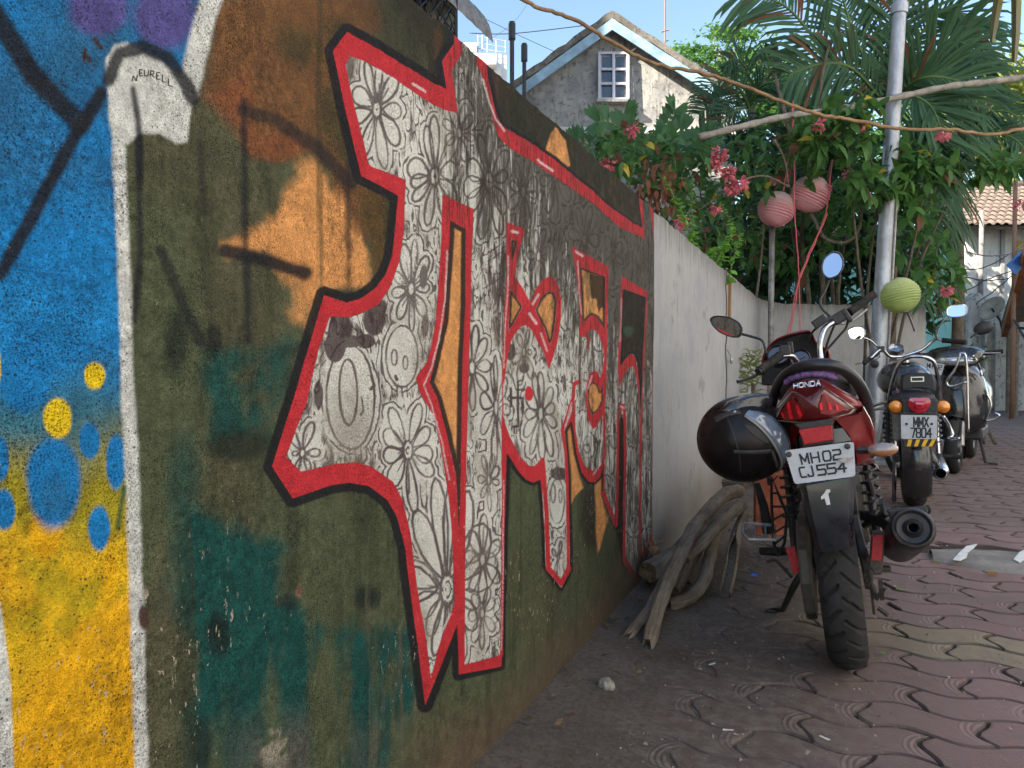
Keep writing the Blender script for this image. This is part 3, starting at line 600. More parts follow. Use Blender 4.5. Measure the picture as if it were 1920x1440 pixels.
def paver_pts(gap, sg):
    out = []; A = 0.025 * sg; n = 14
    def low(t): return (PL * t, A * math.sin(2 * math.pi * t))
    def lef(t): return (-0.031 * math.sin(math.pi * t) - 0.013 * sg * math.sin(2 * math.pi * t), PW_ * t)
    for i in range(n): out.append(low(i / n))
    for i in range(8): x, y = lef(i / 8); out.append((x + PL, y))
    for i in range(n): x, y = low(1 - i / n); out.append((x, y + PW_))
    for i in range(8): out.append(lef(1 - i / 8))
    n = len(out); res = []
    for i in range(n):
        a = Vector(out[i - 1]); b = Vector(out[(i + 1) % n]); d = (b - a).normalized(); nn = Vector((-d.y, d.x)); res.append(Vector(out[i]) + nn * gap)
    return res
PG = {}
for sg in (1, -1):
    G0 = paver_pts(0.0038, sg); cc_ = Vector((PL * 0.5 - 0.02, PW_ * 0.5)); shr = lambda kx, ky: [Vector((cc_.x + (p.x - cc_.x) * kx, cc_.y + (p.y - cc_.y) * ky)) for p in G0]
    rings3 = [(G0, -0.03, 0.0), (shr(0.999, 0.999), -0.006, 0.003), (shr(0.968, 0.945), 0.0, 0.0065), (shr(0.93, 0.88), 0.0006, 0.02)]
    nP = len(rings3[0][0]); pvv = []; pvd = []; pvf = []
    for P, z, e in rings3:
        for p in P: pvv.append((p.x, p.y, z)); pvd.append((p.x, p.y, e))
    for r in range(len(rings3) - 1):
        for k in range(nP): k2 = (k + 1) % nP; pvf.append((r * nP + k, r * nP + k2, (r + 1) * nP + k2, (r + 1) * nP + k))
    pvf.append(tuple((len(rings3) - 1) * nP + k for k in range(nP))); PG[sg] = (pvv, pvd, pvf)
def pvmesh(name, mats, sg):
    pvv, pvd, pvf = PG[sg]; me = bpy.data.meshes.new(name); me.from_pydata(pvv, [], pvf); me.materials.append(mats)
    a = me.attributes.new('pv', 'FLOAT_VECTOR', 'POINT'); a.data.foreach_set('vector', np.array(pvd, np.float32).ravel()); return me
PM = {sg: [pvmesh('paver', x, sg) for x in (PRED, PYEL, PGRY)] for sg in (1, -1)}
bed = MB(); bed.add([(-0.8, -0.5, -0.0095), (5.5, -0.5, -0.0095), (5.5, 20, -0.0095), (-0.8, 20, -0.0095)], [(0, 1, 2, 3)])
pavement = tag(bed.build('pavement', mk('joint_sand', (0.060, 0.048, 0.040), 0.95, var=0.3, vs=30, bump=0.6, bs=200)), kind='structure')
rs = random.Random(5); pav = []
for j in range(-2, 130):
    for i in range(-40, 30):
        x = -0.9 + i * PL + (j % 2) * PL / 2; y = 0.2 + j * PW_
        if x < -0.80 or x > 0.2 * y + 1.0 or y < 0.3: continue
        if 3.98 < y < 4.42 and x > 0.38: continue
        px_, py_ = proj((x + 0.15, y + 0.07, 0)); vis = px_ < 1980 and py_ < 1500 and x > -0.25
        pav.append((0 if vis else 1, y, x, j))
pav.sort()
sv, sf, sd_, sm = [], [], [], []
for k, (vis, y, x, j) in enumerate(pav):
    sg = 1 if j % 2 else -1; pvv, pvd, pvf = PG[sg]
    kind = 1 if 17 <= j <= 18 else (2 if j > 30 or rs.random() < 0.12 else 0)
    if vis == 0 and k < 300:
        o = link('paver', PM[sg][kind], pavement, (x, y, rs.uniform(-0.0035, 0.003))); o.rotation_euler = (rs.uniform(-.013, .013), rs.uniform(-.010, .010), rs.uniform(-.007, .007))
    else:
        b = len(sv); dz = rs.uniform(-.002, .002); sv += [(p[0] + x, p[1] + y, p[2] + dz) for p in pvv]; sd_ += pvd; sf += [tuple(q + b for q in f) for f in pvf]; sm += [kind] * len(pvf)
me = bpy.data.meshes.new('far_pavers'); me.from_pydata(sv, [], sf)
for mm in (PRED, PYEL, PGRY): me.materials.append(mm)
me.polygons.foreach_set('material_index', sm); a = me.attributes.new('pv', 'FLOAT_VECTOR', 'POINT'); a.data.foreach_set('vector', np.array(sd_, np.float32).ravel())
tag(link('far_pavers', me, pavement), kind='stuff')
# drifted soil covering the pavers along the wall
gx = np.linspace(-0.765, 1.5, 170); gy = np.concatenate([np.linspace(0.3, 5.5, 340), np.linspace(5.6, 10, 60)]); GX, GY = np.meshgrid(gx, gy)
hh = 0.034 * (1 - sst(GX, -0.85, -0.36)) + 0.0085 * (1 - sst(GX + (fbm(GX, GY, 1.3, 4, 51) - 0.5) * 0.9, -0.5, 0.40)) - 0.0078 + (fbm(GX, GY, 4.5, 5, 52) - 0.5) * 0.015 + (fbm(GX, GY, 30, 3, 53) - 0.5) * 0.004
hh -= 0.010 * sst(GX, -0.50, 0.05)
hh += 0.002 * np.exp(-((GY - 2.55) / 0.8) ** 2 - ((GX + 0.1) / 0.35) ** 2) + 0.002 * np.exp(-((GY - 1.6) / 0.5) ** 2 - ((GX + 0.0) / 0.3) ** 2)
sverts = np.stack([GX, GY, hh], -1).reshape(-1, 3); si = np.arange(GX.size).reshape(GX.shape)
sq = np.stack([si[:-1, :-1], si[:-1, 1:], si[1:, 1:], si[1:, :-1]], -1).reshape(-1, 4)
keep = hh.reshape(-1)[sq].max(1) > -0.0085; sq = sq[keep]
me = bpy.data.meshes.new('soil'); me.from_pydata(sverts.tolist(), [], sq.tolist()); me.materials.append(EARTH); me.polygons.foreach_set('use_smooth', [True] * len(sq))
tag(link('soil', me), label='loose brown soil drifted over the pavers along the wall', cat='soil', kind='stuff')
# concrete strip across the lane with worn white marks
cs = MB(); e0 = ground(1737, 1040); rings = []
for k in range(22):
    x = e0.x + 0.02 + k * 0.16; w = 0.235 * min(1, math.sqrt(min(1.0, (k + 0.25) / 1.6)))
    ring = []
    for q in range(9):
        a = q / 8; yy = 4.20 + (a - 0.5) * 2 * w; ring.append(V(x, yy + rs.uniform(-.006, .006), 0.026 * math.sin(math.pi * (0.12 + 0.76 * a)) + rs.uniform(-.002, .002) - (0.02 if q in (0, 8) else 0)))
    rings.append(ring)
cs.loft(rings, closed=False)
CONC = mk('worn_concrete', (0.23, 0.21, 0.185), 0.9, var=0.35, vs=9, bump=0.5, bs=140)
strip = tag(cs.build('concrete_strip', CONC, smooth=True), kind='structure')
WP = mk('worn_white_paint', (0.66, 0.66, 0.63), 0.7, var=0.2, vs=40, bump=0.3, bs=200)
for pts in [[(1787,1050),(1800,1036),(1812,1025),(1832,1021),(1826,1028),(1815,1036),(1812,1046),(1800,1052)], [(1900,1050),(1912,1036),(1930,1028),(1945,1032),(1925,1046),(1912,1056)]]:
    m = MB(); P = [ground(x, y, 0.027) for x, y in pts]; m.prism(P, (0, 0, 0.004)); m.build('painted_mark', WP, strip)
# gravel and grit
gm = MB()
for k in range(2600):
    y = 0.9 + 4.5 * rs.random() ** 1.3; x = rs.uniform(-0.72, 0.55) if rs.random() < 0.8 else rs.uniform(0, 1.2); s = rs.choice([0.002, 0.0025, 0.003, 0.004, 0.006]) * rs.uniform(0.7, 1.3)
    b = [V(rs.uniform(-1, 1), rs.uniform(-1, 1), rs.uniform(-.5, 1)).normalized() * s for _ in range(5)]
    gm.add([V(x, y, 0.006) + q for q in b], [(0, 1, 2), (0, 2, 3), (0, 3, 1), (4, 2, 1), (4, 3, 2), (4, 1, 3)])
tag(gm.build('gravel', mk('grit', (0.26, 0.22, 0.18), 0.9, var=0.5, vs=9)), label='scattered grit and small gravel on the soil', cat='gravel', kind='stuff')
# dry leaf litter and clods drifted against the wall
lm_ = MB()
for k in range(170):
    y = 1.2 + 5.5 * rs.random(); x = -0.73 + abs(rs.gauss(0, 0.13)); sz = rs.uniform(0.010, 0.026); a = rs.uniform(0, 6.28); cx_, sx_ = math.cos(a) * sz, math.sin(a) * sz; h_ = 0.03 * max(0, 1 - (x + 0.75) / 0.4) + 0.012
    lm_.add([(x - cx_, y - sx_, h_), (x - sx_ * 0.4, y + cx_ * 0.4, h_ + rs.uniform(0, .012)), (x + cx_, y + sx_, h_ + rs.uniform(0, .01)), (x + sx_ * 0.4, y - cx_ * 0.4, h_ + rs.uniform(0, .008))], [(0, 1, 2, 3)])
tag(lm_.build('leaf_litter', mk('leaf_litter', (0.10, 0.062, 0.035), 0.85, var=0.6, vs=12)), label='brown leaf litter gathered along the foot of the wall', cat='litter', kind='stuff')
# one rough stone
st = MB(); st.ell((0, 0, 0), (0.026, 0.022, 0.020), None, 22, 14)
for k, p in enumerate(st.v):
    p = Vector(p); n = math.sin(p.x * 190 + 1) * math.sin(p.y * 230) * 0.003 + rs.uniform(-.0013, .0013); st.v[k] = tuple(p + p.normalized() * n)
so_ = st.build('stone', mk('speckled_stone', (0.30, 0.28, 0.23), 0.9, var=0.5, vs=60, bump=0.8, bs=260), smooth=True); so_.location = ground(1133, 1303) + V(0, 0.02, 0.022)
tag(so_, 'small pale rounded stone lying near the foot of the mural wall', 'stone')
# litter
def litter(name, px, py, pts, mat_, label, cat, h=0.010, rz=0.0, fold=0.006):
    m = MB(); n = len(pts); m.add([(x, y, fold * abs(y) * 60 + rs.uniform(0, .002)) for x, y in pts] + [(x, y, fold * abs(y) * 60 + 0.0012) for x, y in pts], [tuple(range(n)), tuple(range(2 * n - 1, n - 1, -1))] + [(i, (i + 1) % n, n + (i + 1) % n, n + i) for i in range(n)])
    o = m.build(name, mat_); o.location = ground(px, py, h); o.rotation_euler = (0, 0, rz); return tag(o, label, cat)
LEAFP = [(-0.03, 0), (-0.015, 0.010), (0.005, 0.012), (0.03, 0.0), (0.005, -0.012), (-0.015, -0.010)]
litter('fallen_leaf', 1862, 1078, LEAFP, mk('dry_leaf', (0.42, 0.22, 0.04), 0.7, var=0.3), 'curled yellow fallen leaf on the red pavers near the concrete strip', 'leaf', 0.008, 0.4, 0.02)
litter('fallen_leaf', 1755, 1052, LEAFP, mk('fresh_leaf', (0.10, 0.22, 0.03), 0.6, var=0.3), 'green fallen leaf at the near edge of the concrete strip', 'leaf', 0.008, -0.5)
litter('fallen_leaf', 1690, 1106, [(x * 0.8, y * 0.8) for x, y in LEAFP], mk('fresh_leaf', (0.10, 0.22, 0.03)), 'small green fallen leaf on the pavers right of the rear tyre', 'leaf', 0.008, 0.2)
litter('fallen_leaf', 1657, 1225, [(x * 0.5, y * 0.5) for x, y in LEAFP], mk('fresh_leaf', (0.10, 0.22, 0.03)), 'tiny green leaf lying beside the foot of the rear tyre', 'leaf', 0.008, 1.2)
litter('wrapper', 1417, 1085, [(-0.025, -0.008), (-0.01, 0.012), (0.012, 0.008), (0.026, 0.010), (0.02, -0.012), (0.0, -0.006)], mk('blue_foil', (0.03, 0.16, 0.55), 0.25, 0.3), 'crumpled blue foil wrapper on the soil beside the side stand', 'wrapper', 0.012, 0.2, 0.03)
for (px, py, rz, lab) in [(1365, 1370, 0.3, 'white paper strip on the soil in the bottom foreground'), (1546, 1385, -0.5, 'pale paper scrap on the dusty pavers at the bottom edge'), (1335, 1246, 1.0, 'white paper scrap on the dark soil in front of the logs')]:
    litter('paper_scrap', px, py, [(-0.014, -0.003), (0.012, -0.004), (0.015, 0.003), (-0.012, 0.004)], mk('paper', (0.62, 0.60, 0.56), 0.8), lab, 'scrap', 0.012, rz)
m = MB(); tw = [ground(1000, 1432, 0.012), ground(1030, 1408, 0.016), ground(1062, 1385, 0.013), ground(1083, 1371, 0.012), ground(1084, 1360, 0.014)]
m.tube(crom(tw, 5), 0.0016, 5); m.tube([tw[2], ground(1066, 1402, 0.012)], 0.001, 4)
tag(m.build('twig', mk('twig_bark', (0.22, 0.13, 0.07), 0.8)), 'thin dry twig on the soil at the bottom edge', 'twig')
# ------------------------------------------------------------------ firewood
def bark(name, c0, c1, lg=False):
    t = NT(name); c0_ = t.coord(); c = t.mapp(t.attr('lg'), (1, 1, 0.16)) if lg else c0_; a = t.noise(c0_, 8, 5, 0.65); b = t.noise(c, 60, 5, 0.7, 0.6); g = t.noise(c, 230, 4, 0.7)
    col = t.mix(t.ss(a, 0.3, 0.7), c0, c1); col = t.mix(t.ss(b, 0.45, 0.7, 0, 0.65), col, tuple(q * 0.4 for q in c0)); col = t.mix(t.ss(g, 0.62, 0.74, 0, 0.5), col, (0.40, 0.35, 0.28))
    return t.done(col, 0.85, 0, t.bump(t.math('ADD', t.math('MULTIPLY', b, 1.8), g), 1.0, 0.008), 0.1)
BARK = bark('weathered_bark', (0.20, 0.155, 0.11), (0.34, 0.275, 0.20), True); HEART = mk('split_heartwood', (0.13, 0.085, 0.05), 0.9, var=0.5, vs=30, bump=0.7, bs=120)
def log(label, pts, rpx, jag=0.0, seed=0, split=None):
    r_ = random.Random(seed); P = crom([at(x, y, d) for x, y, d in pts], 7); n = len(P)
    rad = []
    for i, p in enumerate(P):
        d = (p - EYE).dot(FW); k = i / (n - 1); rp = rpx[0] + (rpx[1] - rpx[0]) * k; rad.append(rp / F * d * r_.uniform(0.92, 1.08) * (0.86 if i == 0 else 1.0))
    o = thing('log', label, 'log', tuple(P[0]), group='firewood logs piled along the wall')
    m = MB(); m.tube([p - P[0] for p in P], rad, 14, caps=False)
    for i in range(n):
        for k in range(14):
            v = Vector(m.v[i * 14 + k]); c = P[i] - P[0]; w = (v - c); f = 1 + 0.045 * math.sin(k * 1.7 + seed) + 0.06 * math.exp(-((i - n * 0.4) / 1.3) ** 2) * (k % 5 < 2) + 0.03 * math.sin(i * 0.9) + r_.uniform(-.03, .03)
            if split and k in (3, 4) and i < n * split: f *= 0.72
            v = c + w * f
            if jag and i == 0: v -= (P[1] - P[0]).normalized() * r_.uniform(-jag * 0.3, jag)
            m.v[i * 14 + k] = tuple(v)
    bo_ = m.build('bark', BARK, o, smooth=True); at_ = bo_.data.attributes.new('lg', 'FLOAT_VECTOR', 'POINT'); cum = [0.0]
    for i in range(1, n): cum.append(cum[-1] + (P[i] - P[i - 1]).length)
    at_.data.foreach_set('vector', np.array([(0.05 * math.cos(k * 6.283 / 14), 0.05 * math.sin(k * 6.283 / 14), cum[i] + seed) for i in range(n) for k in range(14)], np.float32).ravel())
    for e, i, s in (('broken_end', 0, 1), ('cut_end', n - 1, -1)):
        c = P[i] - P[0]; d = ((P[1] - P[0]) if i == 0 else (P[-2] - P[-1])).normalized(); ring = [Vector(m.v[i * 14 + k]) for k in range(14)]
        inner = [c + (q - c) * 0.55 + d * (rad[i] * r_.uniform(-0.15, 0.25 if i == 0 else 0.1)) for q in ring]
        h = MB(); h.loft([ring, inner], caps=False); h.add(inner, [tuple(range(13, -1, -1))]); h.build(e, HEART, o)
    return o
log('thickest pale log of the pile, splintered end nearest the camera', [(1219,1196,2.50),(1240,1124,2.64),(1273,1049,2.85),(1296,999,3.05),(1323,963,3.3),(1357,929,3.6),(1386,920,3.8)], (15, 12), 0.07, 1, 0.45)
log('forked log with a torn end left of the thickest log', [(1183,1186,2.56),(1221,1140,2.68),(1247,1085,2.84),(1268,1050,3.0)], (11, 11), 0.09, 2, 0.6)
log('bent log curving out over the soil, right of the thickest log', [(1258,1134,2.86),(1295,1119,2.88),(1319,1090,2.98),(1329,1052,3.15),(1339,1012,3.35),(1352,985,3.5)], (12.5, 10), 0.01, 3)
log('smooth pale log lying on top at the right of the pile', [(1285,1048,3.02),(1318,1016,3.12),(1345,986,3.3),(1370,963,3.5),(1391,946,3.66)], (11, 11.5), 0.0, 4)
log('thin log half hidden underneath the middle of the pile', [(1266,1108,3.0),(1297,1053,3.2),(1322,1005,3.5),(1351,965,3.75),(1378,944,3.9)], (9, 9), 0.0, 5)
log('short log stub with a dark cut end against the wall', [(1216,1072,3.02),(1240,1058,3.12),(1266,1042,3.3)], (20, 18), 0.012, 6)
log('short log lying across behind the top of the pile', [(1358,908,4.1),(1378,904,4.05),(1398,908,4.0)], (10, 10), 0.0, 8)
# split half log: a trough
hp = crom([at(x, y, d) for x, y, d in [(1359,1113,3.02),(1370,1066,3.15),(1375,1029,3.3),(1384,993,3.5),(1396,966,3.75)]], 6)
o = thing('log', 'narrow hollow split log lying apart at the right of the pile', 'log', tuple(hp[0]), group='firewood logs piled along the wall')
m = MB(); rings = []
for i, p in enumerate(hp):
    d = (hp[min(len(hp) - 1, i + 1)] - hp[max(0, i - 1)]).normalized(); sx = d.cross(V(0, 0, 1)).normalized(); uz = sx.cross(d); r0 = (0.027 if i < 12 else 0.026); ring = []
    op = 1.0 if i < 13 else max(0.12, 1 - (i - 12) * 0.35)
    for k in range(9):
        a = math.pi * 0.5 + (k / 8 - 0.5) * 2 * math.pi * (1 - 0.27 * op) + math.pi; ring.append(p - hp[0] + sx * math.cos(a) * r0 + uz * math.sin(a) * r0 + d * rs.uniform(-.006, .006) * (i == 0))
    for k in range(8, -1, -1):
        a = math.pi * 0.5 + (k / 8 - 0.5) * 2 * math.pi * (1 - 0.27 * op) + math.pi; ring.append(p - hp[0] + sx * math.cos(a) * r0 * 0.72 + uz * math.sin(a) * r0 * 0.72)
    rings.append(ring)
m.loft(rings); m.build('split_shell', bark('dry_split_bark', (0.20, 0.155, 0.11), (0.34, 0.275, 0.20)), o, auto=50)
# dry twig tuft on the stub and the rust-red board
m = MB(); b0 = at(1226, 1030, 3.12)
for k in range(9):
    a = rs.uniform(-1, 1); m.tube([b0 + V(0, 0, 0.0), b0 + V(a * 0.02, rs.uniform(-.02, .02), 0.03), b0 + V(a * 0.05, rs.uniform(-.03, .03), rs.uniform(0.02, 0.06))], [0.004, 0.003, 0.001], 5)
m.ell(b0, (0.025, 0.02, 0.02), None, 8, 6); tag(m.build('twig_tuft', mk('twig_bark', (0.22, 0.13, 0.07))), 'knotty tuft of dry twigs on the log stub against the wall', 'twigs')
bo = thing('board', 'upright rust-red board standing on the ground behind the log pile', 'board', tuple(ground(1424, 1003)), (0, 0, R(24)))
m = MB(); m.box((0.055, 0, 0.19), (0.085, 0.02, 0.19)); m.build('panel', mk('rust_red_oxide', (0.22, 0.07, 0.04), 0.8, var=0.4, vs=14, bump=0.4, bs=90), bo, bev=0.004)
m = MB(); m.box((0.055, 0.028, 0.30), (0.086, 0.008, 0.02)); m.build('batten', mk('rust_red_oxide', (0.30, 0.085, 0.045)), bo)
# ================================================================== red motorcycle
class Frame:
    def __init__(s, C, lean, head):
        s.C = Vector(C); s.rot = (0, lean, head)
        s.M = Matrix.Translation(s.C) @ Matrix.Rotation(head, 4, 'Z') @ Matrix.Rotation(lean, 4, 'Y'); s.I = s.M.inverted()
    def q(s, px, py, y):
        o = s.I @ EYE; d = s.I.to_3x3() @ (FW + RT * ((px - 960) / F) + UP * (-(py - 720) / F))
        return o + d * ((y - o.y) / d.y)
    def L(s, w): return s.I @ Vector(w)
BLK_G = mk('gloss_black_paint', (0.012, 0.012, 0.014), 0.22, var=0.2, vs=5, coat=0.5, dust=0.25, spec=0.5)
BLK_P = mk('black_plastic', (0.018, 0.018, 0.019), 0.48, var=0.25, vs=14, bump=0.08, bs=200, dust=0.3)
BLK_R = mk('black_rubber', (0.020, 0.020, 0.020), 0.75, var=0.25, vs=12, bump=0.25, bs=240, dust=0.35)
SEATM = mk('black_vinyl', (0.016, 0.015, 0.016), 0.5, var=0.2, vs=9, bump=0.2, bs=260)
TYRE = mk('tyre_rubber', (0.030, 0.029, 0.028), 0.85, var=0.25, vs=20, bump=0.3, bs=200, dust=0.3, dustc=(0.11, 0.085, 0.062))
REDP = mk('metallic_red_paint', (0.17, 0.005, 0.008), 0.32, 0.2, var=0.2, coat=0.6, dust=0.25)
CHROME = mk('chrome', (0.50, 0.50, 0.51), 0.17, 1.0, var=0.3, vs=20)
STEEL = mk('dull_steel', (0.30, 0.29, 0.28), 0.42, 0.9, var=0.35, vs=18, dust=0.3)
GRIME = mk('grimy_metal', (0.075, 0.064, 0.052), 0.7, 0.4, var=0.5, vs=25, bump=0.4, bs=90, dust=0.5)
MUFF = mk('black_muffler', (0.022, 0.022, 0.024), 0.42, 0.3, var=0.3, vs=9, dust=0.45, dustc=(0.14, 0.115, 0.09))
MIRR = mk('mirror_glass', (0.86, 0.88, 0.90), 0.02, 1.0, var=0.0)
PLATE = mk('white_plate', (0.44, 0.45, 0.46), 0.4, var=0.12, vs=22, dust=0.2)
INKB = mk('plate_ink', (0.012, 0.012, 0.014), 0.5); SILV = mk('silver_badge', (0.62, 0.60, 0.58), 0.3, 0.8)
REFL = mk('red_reflector', (0.40, 0.008, 0.012), 0.3, var=0.15, vs=60, bump=0.3, bs=500)
LENSR = mk('red_lens', (0.085, 0.005, 0.006), 0.22, var=0.3, vs=24, coat=0.35, bump=0.15, bs=220); LENSB = mk('bright_red_glint', (0.62, 0.010, 0.016), 0.4, var=0.5, vs=60, spec=0.3)
SMOKE = mk('smoked_rim', (0.16, 0.13, 0.11), 0.12, 0.2, var=0.4, vs=14, coat=1.0)
ALLOY = mk('grey_alloy', (0.20, 0.20, 0.20), 0.4, 0.9, var=0.2)
def amber(name, up, lo):
    t = NT(name); z = t.sep(t.coord('Generated'))[2]; n = t.noise(t.coord(), 130, 3, 0.7)
    c = t.mix(t.ss(t.math('ADD', z, t.math('MULTIPLY', n, 0.5)), 0.55, 0.80), lo, up)
    return t.done(c, 0.08, 0, t.bump(n, 0.35, 0.004), 0.6, 1.0)
CLEARI = amber('clear_indicator_lens', (0.26, 0.21, 0.19), (0.42, 0.15, 0.04)); ORNG = amber('amber_lens', (0.75, 0.26, 0.02), (0.60, 0.17, 0.01))
GL = {'M': [[(0,0),(0,1),(.5,.25),(1,1),(1,0)]], 'H': [[(0,0),(0,1)],[(1,0),(1,1)],[(0,.5),(1,.5)]], '0': [[(.15,0),(0,.2),(0,.8),(.15,1),(.85,1),(1,.8),(1,.2),(.85,0),(.15,0)]], 'O': [[(.2,0),(0,.2),(0,.8),(.2,1),(.8,1),(1,.8),(1,.2),(.8,0),(.2,0)]],
      '2': [[(0,1),(.85,1),(1,.85),(1,.6),(.85,.5),(.15,.5),(0,.35),(0,0),(1,0)]], 'C': [[(1,1),(.15,1),(0,.85),(0,.15),(.15,0),(1,0)]], 'J': [[(1,1),(1,.15),(.85,0),(.15,0),(0,.2)]],
      '5': [[(1,1),(0,1),(0,.55),(.85,.55),(1,.42),(1,.15),(.85,0),(0,0)]], '4': [[(.75,0),(.75,1),(0,.35),(1,.35)]], 'X': [[(0,0),(1,1)],[(0,1),(1,0)]], '7': [[(0,1),(1,1),(.4,0)]],
      '8': [[(.15,.5),(0,.65),(0,.9),(.15,1),(.85,1),(1,.9),(1,.65),(.85,.5),(.15,.5),(0,.35),(0,.1),(.15,0),(.85,0),(1,.1),(1,.35),(.85,.5)]], 'N': [[(0,0),(0,1),(1,0),(1,1)]], 'D': [[(0,0),(0,1),(.75,1),(1,.75),(1,.25),(.75,0),(0,0)]],
      'A': [[(0,0),(.5,1),(1,0)],[(.2,.35),(.8,.35)]], '-': [[(.1,.5),(.9,.5)]], '1': [[(.2,.7),(.55,1),(.55,0)]], ' ': []}
def lettering(text, quad, h0, h1, u0, u1, wd, gap=0.32, off=0.0012, nrm=None, slant=0.0):
    """strokes of the text laid on a quad (bl, br, tr, tl) of points; h0,h1 and u0,u1 as fractions of it"""
    bl, br, tr, tl = [Vector(p) for p in quad]
    if nrm is None: nrm = (br - bl).cross(tl - bl).normalized()
    def S_(u, v): return (bl * (1 - u) + br * u) * (1 - v) + (tl * (1 - u) + tr * u) * v
    n = len(text); cw = (u1 - u0) / (n + gap * (n - 1)) if n > 1 else (u1 - u0); m = MB(); e = 0
    for i, ch in enumerate(text):
        x0 = u0 + i * cw * (1 + gap)
        for st in GL[ch]:
            P = [S_(x0 + (x + slant * y) * cw, h0 + y * (h1 - h0)) for x, y in st]
            for a, b in zip(P[:-1], P[1:]):
                d = (b - a).normalized(); s = d.cross(nrm).normalized() * wd / 2; a2 = a - d * wd * 0.45; b2 = b + d * wd * 0.45; o = nrm * (off + 0.00006 * e); e += 1
                m.prism([a2 - s, b2 - s, b2 + s, a2 + s], o)
    return m
def wheel(parent, name, c, rad, w, rim_m, nsp=5, tread=True, rimk=0.70, wire=False):
    wo = MB(); NT_, NW = (360, 25) if tread else (48, 13); vs = []; fs = []
    for i in range(NT_):
        th = 2 * math.pi * i / NT_
        for j in range(NW):
            s = -1 + 2 * j / (NW - 1); a = abs(s); prof = rad - (w * 0.42) * (1 - math.sqrt(max(0, 1 - (a * 0.97) ** 2)))
            if tread and 0.08 < a < 0.93:
                ph = (th * 27 / (2 * math.pi) - 0.85 * a ** 1.2 + (0.5 if s > 0 else 0)) % 1.0; wdh = 0.21 * (0.55 + a * 0.6)
                if ph < wdh: prof -= 0.008
            vs.append((s * w / 2, prof * math.cos(th), prof * math.sin(th)))
    for i in range(NT_):
        for j in range(NW - 1): fs.append((i * NW + j, i * NW + j + 1, ((i + 1) % NT_) * NW + j + 1, ((i + 1) % NT_) * NW + j))
    wo.add(vs, fs); wo.lathe([(rad - w * 0.32, -w * 0.5), (rad * rimk + 0.012, -w * 0.42), (rad * rimk, -w * 0.36)], (0, 0, 0), (1, 0, 0), 40); wo.lathe([(rad - w * 0.32, w * 0.5), (rad * rimk + 0.012, w * 0.42), (rad * rimk, w * 0.36)], (0, 0, 0), (1, 0, 0), 40)
    root = wo.build(name, TYRE, parent, auto=32); root.location = c
    r = MB(); r.lathe([(rad * rimk + 0.004, -w * 0.37), (rad * rimk - 0.014, -w * 0.30), (rad * rimk - 0.022, 0), (rad * rimk - 0.014, w * 0.30), (rad * rimk + 0.004, w * 0.37)], (0, 0, 0), (1, 0, 0), 40)
    r.lathe([(0.0, -0.05), (0.055, -0.05), (0.06, 0), (0.055, 0.05), (0.0, 0.05)], (0, 0, 0), (1, 0, 0), 20)
    if wire:
        for k in range(28):
            a = 2 * math.pi * k / 28; b = a + (0.35 if k % 2 else -0.35); x = 0.03 if k % 4 < 2 else -0.03
            r.tube([(x, 0.05 * math.cos(b), 0.05 * math.sin(b)), (0, (rad * rimk - .02) * math.cos(a), (rad * rimk - .02) * math.sin(a))], 0.002, 4)
    else:
        for k in range(nsp):
            a = 2 * math.pi * k / nsp
            for da in (-0.13, 0.13): r.beam((0, 0.05 * math.cos(a), 0.05 * math.sin(a)), (0, (rad * rimk - .018) * math.cos(a + da), (rad * rimk - .018) * math.sin(a + da)), 0.03, 0.018, (1, 0, 0))
    r.build('rim', rim_m, root, auto=35); return root
def mirror(parent, outline, depthdir, stalk, gl_tilt=0.0, hm=BLK_P, sm=BLK_P, sr=0.006, stalk_r=None):
    """outline: list of points on the glass plane (local); housing bulges along depthdir"""
    P = [a.lerp(b, w) for a, b in zip([Vector(p) for p in outline], [Vector(p) for p in outline[1:] + outline[:1]]) for w in (0.2, 0.5, 0.8)]; c = sum(P, Vector()) / len(P); dd = Vector(depthdir); m = MB()
    for k in range(0, len(P)): pass
    rings = [[c + (p - c) * s + dd * h for p in P] for s, h in ((0.90, -0.002), (1.0, -0.004), (1.06, 0.004), (1.0, 0.018), (0.8, 0.032), (0.4, 0.040), (0.05, 0.042))]
    m.loft(rings, caps=False); h = m.build('mirror', hm, parent, auto=50)
    g = MB(); g.add([c + (p - c) * 0.93 - dd * 0.0005 for p in P], [tuple(range(len(P)))]); 
    go = g.build('mirror_glass', MIRR, h)
    s = MB(); s.tube(crom(stalk, 5), stalk_r or sr, 8); s.build('mirror_stalk', sm, h, smooth=True)
    return h
H = Frame(ground(1594, 1257) + V(0, 0.058, 0), R(-7), R(1)); q = H.q
bk = thing('motorcycle', 'red and black motorcycle leaning on its side stand, seen from behind, nearest the camera', 'motorcycle', tuple(H.C), H.rot)
wheel(bk, 'rear_wheel', (0, 0, 0.30), 0.30, 0.115, ALLOY)
fwh = wheel(bk, 'front_wheel', (-0.02, 1.30, 0.29), 0.29, 0.085, ALLOY, tread=False); fwh.rotation_euler = (0, 0, R(32))
